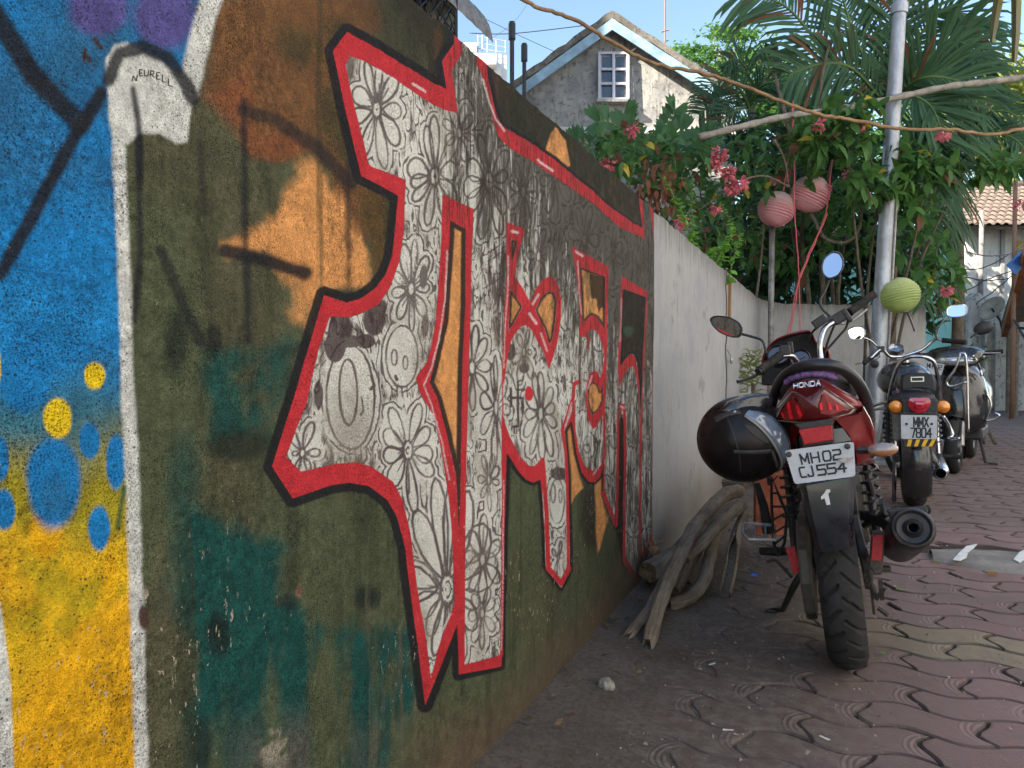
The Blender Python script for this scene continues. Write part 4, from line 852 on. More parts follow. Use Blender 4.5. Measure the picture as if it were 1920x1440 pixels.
# rear mudguard
m = MB(); rows = []
for (pts, y) in [([(1497, 880), (1508, 880), (1574, 872), (1588, 870), (1604, 868)], -0.30), ([(1499, 912), (1512, 911), (1572, 899), (1590, 897), (1603, 896)], -0.335), ([(1512, 965), (1523, 966), (1577, 958), (1592, 957), (1601, 956)], -0.345), ([(1527, 1020), (1537, 1024), (1580, 1018), (1593, 1016), (1600, 1013)], -0.33), ([(1533, 1034), (1540, 1036), (1581, 1030), (1593, 1027), (1600, 1023)], -0.325)]:
    rows.append([q(*p, y + dy) for p, dy in zip(pts, (0.05, 0.006, 0, 0.004, 0.06))])
m.loft([r + [p + V(0, 0.008, 0) for p in reversed(r)] for r in rows]); fen = m.build('rear_mudguard', mk('worn_black_mudguard', (0.011, 0.013, 0.018), 0.30, var=0.4, vs=12, coat=0.2, dust=0.15), bk, auto=25)
m = MB(); m.add([q(x, y, -0.350) for x, y in [(1539, 932), (1546, 924), (1549, 918), (1556, 917), (1557, 922), (1553, 925), (1557, 946), (1550, 947), (1546, 934), (1540, 937)]], [tuple(range(10))]); m.build('painted_numeral', mk('white_vinyl', (0.62, 0.63, 0.62), 0.5), fen)
m = MB(); m.box((0, 0.05, 0.55), (0.055, 0.22, 0.06)); m.box((0, 0.08, 0.68), (0.07, 0.26, 0.08)); m.box((0, 0.32, 0.60), (0.085, 0.18, 0.16)); m.build('frame_body', BLK_P, bk, bev=0.02)
# number plate
pq = [q(1490, 908, -0.37), q(1604, 893, -0.37), q(1601, 828, -0.36), q(1471, 845, -0.36)]
def rquad(Q, r=0.07, n=4):
    out = []
    for i in range(4):
        a, b, c = Q[i - 1], Q[i], Q[(i + 1) % 4]
        for k in range(n + 1): t = k / n; p = b + (a - b) * r; s = b + (c - b) * r; out.append(p * (1 - t) ** 2 + b * 2 * t * (1 - t) + s * t * t)
    return out
nrm = V(0, -1, 0); m = MB(); m.prism(rquad(pq), V(0, 0.003, 0)); pl = m.build('number_plate', PLATE, bk)
lettering('MH', pq, 0.55, 0.83, 0.205, 0.475, 0.0048, 0.42, 0.0012, nrm).build('plate_lettering', INKB, pl); lettering('02', pq, 0.55, 0.83, 0.54, 0.80, 0.0048, 0.35, 0.0012, nrm).build('plate_lettering', INKB, pl)
lettering('CJ', pq, 0.17, 0.45, 0.14, 0.34, 0.0048, 0.42, 0.0012, nrm).build('plate_lettering', INKB, pl); lettering('554', pq, 0.17, 0.45, 0.42, 0.86, 0.0052, 0.30, 0.0012, nrm).build('plate_lettering', INKB, pl)
for x, y in ((1589, 837), (1479, 852)): m = MB(); m.lathe([(0, -0.006), (0.006, -0.005), (0.008, 0), (0.008, 0.002)], q(x, y, -0.366), (0, 1, 0), 12); m.build('plate_bolt', GRIME, pl)
m = MB(); m.add([q(x, y, -0.3735) for x, y in [(1570, 862), (1585, 858), (1600, 857), (1597, 866), (1580, 868)]], [(0, 1, 2, 3, 4)]); m.build('rust_smear', mk('plate_smear', (0.34, 0.30, 0.27), 0.7, var=0.5, vs=90), pl)
# reflector, lamp bracket, tail lamp
def pxprism(pts, y, th, name, mat_, parent, bev=0.0, dy=None):
    m = MB(); P = [q(x, yy, y if dy is None else y + dy[i]) for i, (x, yy) in enumerate(pts)]; m.prism(P, V(0, th, 0)); return m.build(name, mat_, parent, bev=bev)
pxprism([(1497, 806), (1560, 797), (1562, 825), (1508, 834)], -0.335, 0.02, 'reflector', REFL, bk, 0.002)
pxprism([(1489, 796), (1562, 784), (1564, 830), (1505, 838), (1499, 804)], -0.322, 0.02, 'lamp_bracket', BLK_P, bk, 0.002)
pxprism([(1556, 806), (1580, 803), (1596, 826), (1560, 832)], -0.30, 0.02, 'inner_guard', mk('grey_plastic', (0.16, 0.155, 0.14), 0.6), bk)
c5 = lambda L: [(1400 + x / 5.538, 660 + y / 5.538) for x, y in L]
lens = c5([(262, 722), (320, 600), (445, 415), (485, 398), (600, 452), (680, 432), (790, 355), (835, 380), (1145, 598), (1095, 640), (905, 690), (880, 712), (520, 745)])
def inset(P, k):
    cx = sum(p[0] for p in P) / len(P); cy = sum(p[1] for p in P) / len(P); return [(cx + (x - cx) * k, cy + (y - cy) * k) for x, y in P]
def lensloft(P, name, mat_, parent, lv, yo=(0, 0)):
    m = MB(); m.loft([[q(x, y, yy + 0.10 * abs((x - 1527) / 80) ** 2) for x, y in inset(P, k)] for k, yy in lv], caps=False); n = len(P); m.add([q(x, y, lv[-1][1] + 0.10 * abs((x - 1527) / 80) ** 2 * lv[-1][0]) for x, y in inset(P, lv[-1][0])], [tuple(range(n))]); return m.build(name, mat_, parent, auto=75)
tl = lensloft(lens, 'tail_light', SMOKE, bk, [(1.03, -0.26), (1.02, -0.305), (0.97, -0.318), (0.93, -0.314)])
lensloft(lens, 'lens', LENSR, tl, [(0.93, -0.312), (0.90, -0.320), (0.75, -0.327), (0.5, -0.331), (0.25, -0.333), (0.03, -0.334)])
for L in ([(360, 610), (465, 465), (608, 610), (560, 700), (390, 705)], [(745, 560), (800, 420), (1050, 590), (880, 650), (770, 640)]):
    m = MB(); P = c5(L); m.add([q(x, y, -0.3350 + 0.095 * abs((x - 1527) / 80) ** 2) for x, y in P], [tuple(range(5))]); m.build('reflector_bowl', mk('deep_red_bowl', (0.16, 0.005, 0.007), 0.4, spec=0.3, var=0.3, vs=50), tl)
for L in ([(350, 630), (372, 625), (400, 690), (380, 690)], [(415, 540), (440, 510), (490, 695), (450, 700)], [(505, 555), (530, 545), (580, 660), (545, 690)], [(755, 530), (785, 525), (790, 600), (765, 600)], [(835, 515), (870, 530), (885, 590), (860, 605)], [(925, 545), (945, 550), (955, 600), (935, 600)]):
    m = MB(); m.add([q(x, y, -0.3372 + 0.095 * abs((x - 1527) / 80) ** 2) for x, y in c5(L)], [(0, 1, 2, 3)]); m.build('lamp_highlight', LENSB, tl)  # lamp highlights put in as bright red slivers
# red tail cowl, seat, grab rail
ring0 = c5([(250, 735), (300, 600), (430, 400), (500, 325), (620, 285), (785, 283), (900, 340), (1195, 520), (1210, 580), (1170, 640), (915, 705), (900, 735), (520, 760)])
cow = MB(); cow.loft([[q(x, y, yy + 0.11 * abs((x - 1527) / 80) ** 2) for x, y in inset(ring0, k)] for k, yy in [(0.35, -0.275), (0.80, -0.285), (0.95, -0.292), (1.0, -0.285), (1.03, -0.20)]] + [[V(math.copysign(min(0.105, abs(p.x) * 1.15 + 0.01), p.x), 0.12, 0.80 + (p.z - 0.80) * 0.85) for p in [q(x, y, -0.28) for x, y in ring0]]], caps=False); cow.build('tail_cowl', REDP, bk, auto=40)
side = MB(); r0 = c5([(905, 690), (1190, 625), (1215, 560), (1290, 690), (1340, 840), (1325, 970), (1270, 1110), (1150, 1180), (1120, 1000), (1050, 850)])
dy0 = [0.03, 0.02, 0.0, 0.02, 0.05, 0.07, 0.07, 0.04, 0.0, 0.0]
side.loft([[q(x, y, -0.235 + d) for (x, y), d in zip(inset(r0, 0.94), dy0)], [q(x, y, -0.225 + d) for (x, y), d in zip(r0, dy0)], [q(x, y, -0.13 + d) + V(-0.005, 0, 0) for (x, y), d in zip(r0, dy0)], [V(0.09 + 0.01 * i % 2, 0.25, 0.55 + 0.2 * (1 - i / 9)) for i in range(10)]], caps=True); side.build('side_panel', REDP, bk, auto=40)
sl_ = MB(); sl_.loft([[V(-p.x, p.y, p.z) for p in [q(x, y, -0.20 + d) for (x, y), d in zip(r0, dy0)]], [V(-0.09, 0.25, 0.55 + 0.2 * (1 - i / 9)) for i in range(10)]]); sl_.build('side_panel', REDP, bk, auto=40)
hq = [q(1487, 729, -0.300), q(1540, 724, -0.300), q(1540, 713, -0.290), q(1487, 720, -0.290)]
lettering('HONDA', hq, 0.08, 0.92, 0.03, 0.97, 0.0027, 0.38, 0.012, V(0, -1, 0.15)).build('badge', SILV, bk)
st = MB(); st.loft([[V(w * math.cos(a), y, z + h * max(-0.6, math.sin(a))) for a in [2 * math.pi * k / 16 for k in range(16)]] for y, w, z, h in [(-0.21, 0.05, 0.90, 0.02), (-0.18, 0.095, 0.895, 0.05), (0.0, 0.125, 0.88, 0.055), (0.25, 0.13, 0.85, 0.05), (0.40, 0.12, 0.81, 0.05), (0.62, 0.09, 0.82, 0.05), (0.70, 0.05, 0.84, 0.02)]]); st.build('seat', SEATM, bk, smooth=True)
gr = crom([q(*p) for p in [(1442, 792, 0.12), (1448, 752, -0.02), (1466, 712, -0.15), (1497, 690, -0.235), (1535, 684, -0.26), (1572, 689, -0.25), (1600, 708, -0.21), (1619, 738, -0.14), (1629, 775, -0.02), (1630, 800, 0.14)]], 6)
m = MB(); m.tube(gr, 0.0175, 12); m.build('grab_rail', mk('satin_black_rail', (0.014, 0.014, 0.016), 0.3, var=0.2), bk, smooth=True)
m = MB(); cl = crom([q(*p) for p in [(1474, 716, -0.20), (1497, 705, -0.245), (1525, 700, -0.262), (1550, 702, -0.26), (1568, 708, -0.24)]], 6); m.tube([p + V(0, 0.01, rs.uniform(-.002, .002)) for p in cl], [0.009 + rs.uniform(-.002, .002) for _ in cl], 8)
co = m.build('cloth', mk('lilac_rag', (0.22, 0.13, 0.30), 0.9, var=0.4, vs=90, bump=0.6, bs=200)); co.matrix_world = H.M; tag(co, 'rolled lilac rag tucked under the grab rail of the red motorcycle', 'cloth')
# tank, engine, swingarm, chain case, shocks
m = MB(); m.loft([[V(w * math.cos(a), y, z + h * math.sin(a)) for a in [2 * math.pi * k / 16 for k in range(16)]] for y, w, z, h in [(0.58, 0.05, 0.82, 0.05), (0.66, 0.12, 0.84, 0.10), (0.82, 0.155, 0.86, 0.13), (0.98, 0.13, 0.87, 0.12), (1.06, 0.06, 0.87, 0.05)]]); m.build('fuel_tank', REDP, bk, smooth=True)
m = MB(); m.box((0, 0.70, 0.38), (0.12, 0.18, 0.11)); m.box((0, 0.85, 0.56), (0.07, 0.07, 0.09)); 
for k in range(6): m.box((0, 0.85, 0.49 + k * 0.026), (0.085, 0.085, 0.005))
m.lathe([(0, 0), (0.10, 0), (0.10, 0.03), (0.08, 0.05), (0, 0.05)], (0.11, 0.66, 0.37), (1, 0, 0), 20); m.build('engine', GRIME, bk, bev=0.006)
for s in (-1, 1): m = MB(); m.beam((s * 0.082, -0.06, 0.30), (s * 0.075, 0.5, 0.36), 0.026, 0.045); m.build('swing_arm', BLK_P, bk, bev=0.004)
for s in (-1, 1):
    m = MB(); a = V(s * 0.125, 0.02, 0.34); b = V(s * 0.125, 0.18, 0.72); m.tube([a, b], 0.012, 8); d = b - a
    m.tube([a + d * (0.2 + 0.65 * k / 72) + V(0.026 * math.cos(k * 0.7), 0.026 * math.sin(k * 0.7), 0) for k in range(73)], 0.0045, 5); m.build('shock_absorber', BLK_P, bk)
m = MB(); m.prism([V(-0.075, y, z) for y, z in [(-0.15, 0.40), (-0.06, 0.455), (0.1, 0.46), (0.58, 0.44), (0.60, 0.30), (0.1, 0.17), (-0.05, 0.155), (-0.13, 0.20), (-0.165, 0.30)]], V(-0.035, 0, 0)); m.build('chain_case', mk('dusty_chain_case', (0.07, 0.06, 0.045), 0.55, 0.2, var=0.5, vs=14, dust=0.6), bk, bev=0.008)
m = MB(); m.lathe([(0, -0.03), (0.018, -0.03), (0.018, 0.0), (0.011, 0.0), (0.011, 0.03), (0, 0.03)], (0.12, 0, 0.30), (1, 0, 0), 10); m.lathe([(0.0, 0), (0.06, 0), (0.065, 0.02), (0.02, 0.03), (0, 0.03)], (0.07, 0, 0.30), (1, 0, 0), 20); m.beam((0.115, -0.06, 0.27), (0.115, -0.02, 0.22), 0.012, 0.03); m.beam((0.10, 0.02, 0.20), (0.13, 0.01, 0.24), 0.02, 0.012); m.build('axle_nut', GRIME, bk)
m = MB(); m.beam((0.088, -0.05, 0.36), (0.088, 0.02, 0.16), 0.008, 0.03); m.beam((0.098, -0.02, 0.22), (0.10, 0.3, 0.17), 0.01, 0.014); m.tube([(0.1, -0.04, 0.19), (0.125, -0.05, 0.17)], 0.008, 6); m.build('brake_arm', GRIME, bk)
# muffler and pipe
e = q(1712, 990, -0.30); f_ = V(0.185, 0.22, 0.315); ax = (f_ - e).normalized(); Lm = (f_ - e).length
m = MB(); m.lathe([(0.012, 0.04), (0.0125, -0.008), (0.015, -0.010), (0.018, -0.004), (0.026, 0.008), (0.040, 0.004), (0.047, -0.006), (0.052, -0.004), (0.0555, 0.004), (0.057, 0.012), (0.057, 0.022), (0.0545, 0.024), (0.056, 0.05), (0.058, 0.2), (0.057, Lm * 0.8), (0.045, Lm * 0.93), (0.020, Lm)], e, ax, 32); mu = m.build('muffler', MUFF, bk, auto=35)
m = MB(); m.lathe([(0.012, 0.0), (0.012, 0.05)], e, ax, 16); m.lathe([(0.0, 0.03), (0.013, 0.03)], e, ax, 12); m.build('outlet', mk('soot', (0.004, 0.004, 0.004), 0.9), mu)
m = MB(); m.tube(crom([f_ - ax * 0.02, V(0.17, 0.5, 0.26), V(0.15, 0.85, 0.24), V(0.09, 1.0, 0.34), V(0.03, 0.95, 0.50)], 6), 0.019, 10); m.build('exhaust_pipe', STEEL, bk, smooth=True)
m = MB(); m.prism([q(x, y, -0.20) for x, y in [(1664, 957), (1700, 955), (1738, 950), (1741, 962), (1700, 972), (1668, 975)]], V(0, 0.03, 0)); m.build('heat_shield', BLK_P, mu, bev=0.004)
pxprism([(1637, 1003), (1657, 1004), (1653, 1052), (1633, 1050)], -0.15, 0.012, 'reflector', REFL, bk, 0.001)
pxprism([(1634, 996), (1660, 998), (1655, 1075), (1640, 1078), (1630, 1060)], -0.138, 0.02, 'reflector_bracket', GRIME, bk, 0.003)
m = MB(); m.tube([q(1628, 900, 0.05), q(1641, 948, 0.12), q(1664, 1000, 0.20)], 0.010, 8); m.tube([q(1665, 960, -0.1), q(1640, 975, 0.1), q(1622, 985, 0.3)], 0.012, 8); m.beam(q(1652, 940, 0.0), q(1658, 985, 0.02), 0.012, 0.04); m.beam(q(1617, 965, 0.1), q(1670, 985, -0.05), 0.018, 0.03); m.build('muffler_hanger', BLK_P, bk)
m = MB(); m.tube([q(1690, 960, 0.1), q(1742, 955, 0.12)], 0.014, 10); m.build('footpeg', BLK_R, bk)
# indicators
def indic(px, py, y, rx, rz, mat_, sx):
    c = q(px, py, y); m = MB(); m.ell(c, (rx, 0.022, rz), None, 18, 12); o = m.build('turn_signal', mat_, bk, smooth=True)
    s = MB(); s.tube([c + V(-sx * rx * 0.9, 0.02, 0), c + V(-sx * (rx + 0.055), 0.03, 0.004)], [0.011, 0.013], 8); s.build('signal_stalk', BLK_P, o); return o
indic(1655, 843, -0.22, 0.041, 0.020, CLEARI, 1); indic(1432, 868, -0.22, 0.046, 0.024, CLEARI, -1)
# left side: foot guard, pegs, stand
m = MB(); lp = [q(*p) for p in [(1446, 893, 0.02), (1463, 935, 0.02), (1476, 965, 0.02), (1471, 1018, 0.02), (1458, 1043, 0.02), (1451, 1020, 0.02), (1447, 955, 0.02)]]; m.tube(lp, 0.0055, 6, closed=True)
for a, b in [((1448, 925), (1460, 925)), ((1449, 950), (1469, 950)), ((1449, 975), (1474, 962)), ((1450, 1000), (1474, 985)), ((1453, 1020), (1471, 1005))]: m.tube([q(*a, 0.02), q(*b, 0.02)], 0.004, 6)
m.build('leg_guard', mk('scuffed_black_steel', (0.035, 0.034, 0.033), 0.45, 0.5, var=0.4, vs=20), bk)
m = MB(); m.tube([q(*p) for p in [(1394, 983, 0.05), (1392, 1000, 0.0), (1403, 1011, -0.02), (1452, 1012, -0.02), (1452, 986, 0.05), (1404, 981, 0.06)]], 0.0055, 6, closed=True); m.tube([q(1414, 983, 0.05), q(1416, 1010, -0.02)], 0.004, 6); m.tube([q(1434, 984, 0.05), q(1436, 1011, -0.02)], 0.004, 6); m.build('side_step', STEEL, bk)
m = MB(); m.tube([q(1418, 905, 0.3), q(1432, 950, 0.3), q(1440, 1000, 0.3)], [0.012, 0.016, 0.02], 8); m.build('front_guard', BLK_P, bk)
m = MB(); m.tube([q(1424, 1033, 0.22), q(1452, 1034, 0.22), q(1478, 1034, 0.22)], [0.013, 0.016, 0.013], 10); m.build('footpeg', BLK_R, bk)
m = MB(); m.tube(crom([q(*p) for p in [(1438, 1054, 0.30), (1452, 1050, 0.30), (1466, 1062, 0.28), (1484, 1082, 0.25)]], 5), 0.006, 7); m.build('kick_lever', GRIME, bk)
pxprism([(1473, 1028), (1490, 1025), (1503, 1072), (1488, 1077)], -0.10, 0.012, 'reflector', REFL, bk, 0.001)
m = MB(); f0 = H.L(ground(1446, 1148)); m.tube([q(1502, 1075, 0.28), q(1488, 1100, 0.30), H.L(ground(1468, 1143, 0.02)), f0 + V(0, 0, 0.008)], [0.012, 0.013, 0.011, 0.008], 8); m.box(f0 + V(0.0, 0, 0.006), (0.022, 0.014, 0.004)); m.build('side_stand', BLK_P, bk, smooth=True)
# front: fork, cowl, clocks, bars, grips, levers, mirrors
m = MB()
for s in (-1, 1): m.tube([(s * 0.09 - 0.01, 1.30, 0.29), (s * 0.09 - 0.01, 1.05, 0.92)], 0.018, 10)
m.build('front_fork', STEEL, bk)
m = MB(); m.lathe([(0.31, -0.05), (0.325, 0), (0.31, 0.05)], (-0.02, 1.30, 0.29), (1, 0, 0), 24, a0=0.2, a1=2.6); m.build('front_mudguard', REDP, bk)
oc = [(1428, 722), (1429, 690), (1433, 665), (1450, 642), (1478, 628), (1512, 621), (1523, 627), (1532, 645), (1552, 657), (1556, 685), (1550, 722)]
PO = [q(x, y, 1.12 + 0.05 * abs((x - 1490) / 60) ** 2) for x, y in oc]; cc = sum(PO, Vector()) / len(PO)
m = MB(); m.loft([PO, [p + V(0, 0.02, 0) for p in PO], [cc + (p - cc) * 0.9 + V(0, 0.10, -0.02) for p in PO], [cc + (p - cc) * 0.45 + V(0, 0.17, -0.05) for p in PO], [cc + (p - cc) * 0.05 + V(0, 0.185, -0.05) for p in PO]], caps=False); fc = m.build('front_cowl', REDP, bk, auto=45)
m = MB(); m.add([cc + (p - cc) * 0.97 + V(0, 0.025, 0) for p in PO], [tuple(range(len(PO)))]); m.build('inner_panel', BLK_P, fc)
m = MB(); m.tube(crom([p + V(0, -0.004, 0) for p in PO[1:10]], 4), 0.006, 7); m.build('cowl_rim', REDP, fc, smooth=True)
for x, y, r in ((1459, 666, 0.047), (1500, 673, 0.043)):
    c = q(x, y, 1.03); m = MB(); m.lathe([(r * 0.9, 0.0), (r, -0.014), (r * 1.06, -0.01), (r * 1.06, 0.035), (0, 0.04)], c, (0, 0.9, -0.4), 24); g = m.build('gauge', BLK_P, bk, auto=40)
    m = MB(); m.lathe([(0, 0.0), (r * 0.92, 0.0)], c, (0, 0.9, -0.4), 24); m.build('dial', mk('dial_face', (0.02, 0.022, 0.03), 0.08, coat=1.0), g)
    m = MB(); m.beam(c + V(0, -0.004, 0), c + V(r * 0.5, -0.004, r * 0.3), 0.003, 0.002); m.build('needle', mk('needle_red', (0.5, 0.05, 0.02), 0.4), g)
bar = crom([q(*p) for p in [(1462, 668, 0.80), (1485, 668, 0.86), (1500, 690, 0.92), (1518, 706, 0.95), (1533, 704, 0.96), (1539, 680, 0.97), (1537, 648, 0.99), (1546, 617, 1.03), (1566, 602, 1.06), (1588, 589, 1.09)]], 5)
m = MB(); m.tube(bar, 0.0125, 10); m.build('handlebar', CHROME, bk, smooth=True)
def grip(a, b, r, name='grip'):
    d = (b - a); n = 22; P = [a + d * k / n for k in range(n + 1)]; m = MB(); m.tube(P, [r * (1.12 if k in (0, n) else (1.0 + 0.06 * (k % 2))) for k in range(n + 1)], 12); o = m.build(name, BLK_R, bk, auto=45)
    e = MB(); e.lathe([(0, 0.012), (r * 0.85, 0.010), (r * 0.95, 0)], b, d.normalized(), 14); e.build('bar_end', BLK_P, o); return o
grip(q(1462, 667, 0.80), q(1424, 696, 0.70), 0.019); grip(q(1592, 586, 1.10), q(1637, 553, 1.20), 0.018)
m = MB(); m.box(q(1472, 657, 0.83), (0.022, 0.03, 0.022)); m.box(q(1482, 652, 0.86), (0.012, 0.02, 0.026)); m.build('switch_pod', BLK_P, bk, bev=0.005)
m = MB(); m.box(q(1576, 594, 1.07), (0.036, 0.028, 0.024), Matrix.Rotation(-0.45, 3, 'Y')); m.box(q(1588, 592, 1.07), (0.010, 0.032, 0.032), Matrix.Rotation(-0.45, 3, 'Y')); m.build('switch_pod', BLK_P, bk, bev=0.005)
m = MB(); m.box(q(1537, 603, 1.04), (0.032, 0.022, 0.02), Matrix.Rotation(-0.5, 3, 'Y')); m.tube([q(1548, 600, 1.04), q(1562, 596, 1.05)], 0.012, 8); m.build('brake_reservoir', BLK_P, bk, bev=0.005)
m = MB(); m.tube(crom([q(*p) for p in [(1466, 672, 0.86), (1440, 690, 0.84), (1408, 708, 0.80), (1382, 716, 0.77)]], 5), [0.007] * 10 + [0.006] * 4 + [0.007, 0.009], 7); m.build('clutch_lever', BLK_P, bk, smooth=True)
m = MB(); m.tube(crom([q(*p) for p in [(1560, 604, 1.10), (1590, 605, 1.16), (1625, 580, 1.24)]], 5), 0.006, 7); m.build('brake_lever', STEEL, bk, smooth=True)
m = MB()
for L in ([(1590, 600, 1.06), (1586, 615, 1.05), (1575, 628, 1.04), (1560, 645, 1.02), (1545, 662, 1.0)], [(1565, 608, 1.05), (1556, 630, 1.04), (1548, 655, 1.02), (1540, 690, 1.0)], [(1535, 612, 1.05), (1524, 622, 1.06), (1515, 640, 1.08)]): m.tube(crom([q(*p) for p in L], 4), 0.0055, 6)
m.build('control_cable', BLK_R, bk, smooth=True)
ml = [q(x, y, 0.86 - (y - 612) * 0.0004 - (x - 1362) * 0.0006) for x, y in [(1331, 598), (1341, 592), (1366, 594), (1385, 604), (1392, 616), (1387, 632), (1371, 632), (1350, 624), (1336, 611)]]
mirror(bk, ml, (0, 1, 0), [q(1389, 626, 0.88), q(1412, 632, 0.88), q(1430, 640, 0.87), q(1437, 665, 0.86)])
mr = [q(x, y, 1.12 + (490 - y) * 0.0016) for x, y in [(1540, 500), (1545, 483), (1560, 471), (1574, 473), (1582, 487), (1580, 505), (1571, 518), (1554, 524), (1543, 516)]]
mirror(bk, mr, (0, 1, 0), [q(1555, 522, 1.13), q(1547, 545, 1.11), q(1538, 562, 1.09), q(1541, 578, 1.08), q(1556, 593, 1.07)])
# ------------------------------------------------------------------ helmet hung on the left side
HD = 2.28
hc = at(1394, 823, HD); e1 = RT; e2 = UP; e3 = -FW; k_ = HD / F
hr = (86 * k_, 81 * k_, 0.125)
tilt = R(-18)
def onh(px, py, s=1.0):
    x = (px - 1394) * k_; y = -(py - 823) * k_
    u = x / hr[0]; v = y / hr[1]; w = math.sqrt(max(0.0, 1 - min(1, u * u + v * v)))
    return e1 * (x * s) + e2 * (y * s) + e3 * (hr[2] * w * s)
hm_ = thing('helmet', 'black full-face helmet hanging on the left side of the red motorcycle', 'helmet', tuple(hc))
m = MB(); rot = Matrix((e1, e3, e2)).transposed(); m.ell((0, 0, 0), (hr[0], hr[2], hr[1]), rot, 40, 28)
HELM = mk('satin_black_shell', (0.006, 0.005, 0.0055), 0.30, var=0.35, vs=6, dust=0.08, spec=0.25)
m.build('shell', HELM, hm_, smooth=True)
def hpatch(A, B, s0, name, mat_, s1=None, nn=None):
    m = MB(); A_ = crom([V(x, y, 0) for x, y in A], 6); B_ = crom([V(x, y, 0) for x, y in B], 6); rings = []
    for a, b in zip(A_, B_):
        ring = [onh(*(a.lerp(b, t)[:2]), s0) for t in (0, 0.25, 0.5, 0.75, 1)]; rings.append([p * 0.97 for p in (ring[0],)] + ring + [ring[-1] * 0.97])
    m.loft(rings, closed=False); return m.build(name, mat_, hm_, smooth=True)
hpatch([(1386, 768), (1420, 776), (1448, 800), (1466, 835), (1472, 866)], [(1378, 776), (1404, 798), (1428, 828), (1448, 860), (1458, 884)], 1.03, 'visor', mk('smoked_visor', (0.12, 0.15, 0.19), 0.05, 0.0, var=0.4, vs=9, coat=1.0, spec=0.8))
hpatch([(1374, 792), (1392, 798), (1408, 812), (1416, 824)], [(1378, 800), (1388, 812), (1402, 821), (1414, 826)], 1.012, 'vent', mk('grey_mesh', (0.05, 0.047, 0.044), 0.7))
hpatch([(1330, 782), (1345, 772), (1370, 766)], [(1332, 790), (1348, 780), (1372, 774)], 1.025, 'trim', BLK_P)
hpatch([(1345, 768), (1352, 800), (1362, 840), (1372, 880)], [(1347, 768), (1354, 800), (1364, 840), (1374, 880)], 1.006, 'seam', INKB)
hpatch([(1378, 777), (1404, 799), (1428, 829), (1448, 861), (1457, 885)], [(1376, 779), (1402, 802), (1426, 832), (1446, 864), (1455, 888)], 1.035, 'visor_edge', mk('edge_highlight', (0.20, 0.19, 0.18), 0.4))  # pale strip painted as the highlight along the visor edge
hpatch([(1356, 838), (1390, 838), (1420, 836)], [(1356, 844), (1390, 845), (1420, 843)], 1.012, 'trim', BLK_P); hpatch([(1420, 838), (1428, 855), (1438, 872)], [(1426, 838), (1434, 855), (1443, 870)], 1.012, 'trim', mk('grey_mesh', (0.05, 0.047, 0.044)))
m = MB(); m.ell(onh(1362, 772, 1.03), (0.006, 0.006, 0.006), None, 10, 6); m.build('visor_screw', STEEL, hm_)
cb = [(1338, 770), (1358, 752), (1390, 741), (1415, 737), (1431, 738), (1437, 746), (1434, 758), (1426, 768), (1410, 770), (1398, 765), (1378, 771), (1350, 783)]
m = MB(); P0 = [e1 * ((x - 1394) * k_) + e2 * (-(y - 823) * k_) for x, y in cb]; c0 = sum(P0, Vector()) / len(P0)
m.loft([[c0 + (p - c0) * s + e3 * z for p in P0] for s, z in ((0.8, -0.05), (1.0, -0.02), (1.0, 0.055), (0.92, 0.072), (0.75, 0.078))]); m.build('chin_bar', BLK_G, hm_, auto=40)
m = MB(); m.tube(crom([onh(1430, 890, 1.0), e1 * (50 * k_) + e2 * (-85 * k_), e1 * (70 * k_) + e2 * (-72 * k_) - e3 * 0.03], 5), 0.006, 6, sq=0.3); m.build('chin_strap', BLK_R, hm_)
# ================================================================== black cruiser motorcycle
E_ = Frame(ground(1715, 951) + V(0, 0.03, 0), R(-2), R(-1)); q = E_.q
bk = thing('motorcycle', 'black motorcycle with chrome backrest hoop and round amber indicators, second from the camera', 'motorcycle', tuple(E_.C), E_.rot)
wheel(bk, 'rear_wheel', (0, 0, 0.325), 0.325, 0.135, CHROME, wire=True)
w2 = wheel(bk, 'front_wheel', (0, 1.37, 0.32), 0.32, 0.09, CHROME, tread=False, wire=True); w2.rotation_euler = (0, 0, R(18))
m = MB(); rings = []
for k in range(13):
    a = R(-38 + k * 14); rr = 0.365; ring = []
    for j in range(7):
        s = -1 + j / 3; r2 = rr - 0.035 * s * s; ring.append(V(s * 0.085, -r2 * math.cos(a), 0.325 + r2 * math.sin(a)))
    rings.append(ring + [p + V(0, 0.006, -0.004) for p in reversed(ring)])
m.loft(rings); m.build('rear_mudguard', BLK_G, bk, smooth=True)
pq = [q(1690, 823, -0.43), q(1757, 823, -0.43), q(1757, 779, -0.42), q(1689, 778, -0.42)]
m = MB(); m.prism(rquad(pq, 0.05), V(0, 0.003, 0)); pl = m.build('number_plate', PLATE, bk)
lettering('MMX', pq, 0.52, 0.90, 0.36, 0.76, 0.0085, 0.35, 0.0012, V(0, -1, 0)).build('plate_lettering', INKB, pl); lettering('7804', pq, 0.07, 0.45, 0.28, 0.84, 0.0085, 0.32, 0.0012, V(0, -1, 0)).build('plate_lettering', INKB, pl)
for x in (1700, 1747): m = MB(); m.lathe([(0, -0.004), (0.007, -0.003), (0.008, 0.001)], q(x, 795, -0.43), (0, 1, 0), 10); m.build('plate_bolt', INKB, pl)
m = MB(); sq_ = [q(1695, 824, -0.428), q(1755, 824, -0.428), q(1752, 812 + 25, -0.425), q(1698, 812 + 25, -0.425)]; m.prism(sq_, V(0, 0.004, 0)); so2 = m.build('warning_strip', BLK_P, bk)
YELP = mk('yellow_tape', (0.70, 0.42, 0.02), 0.5)
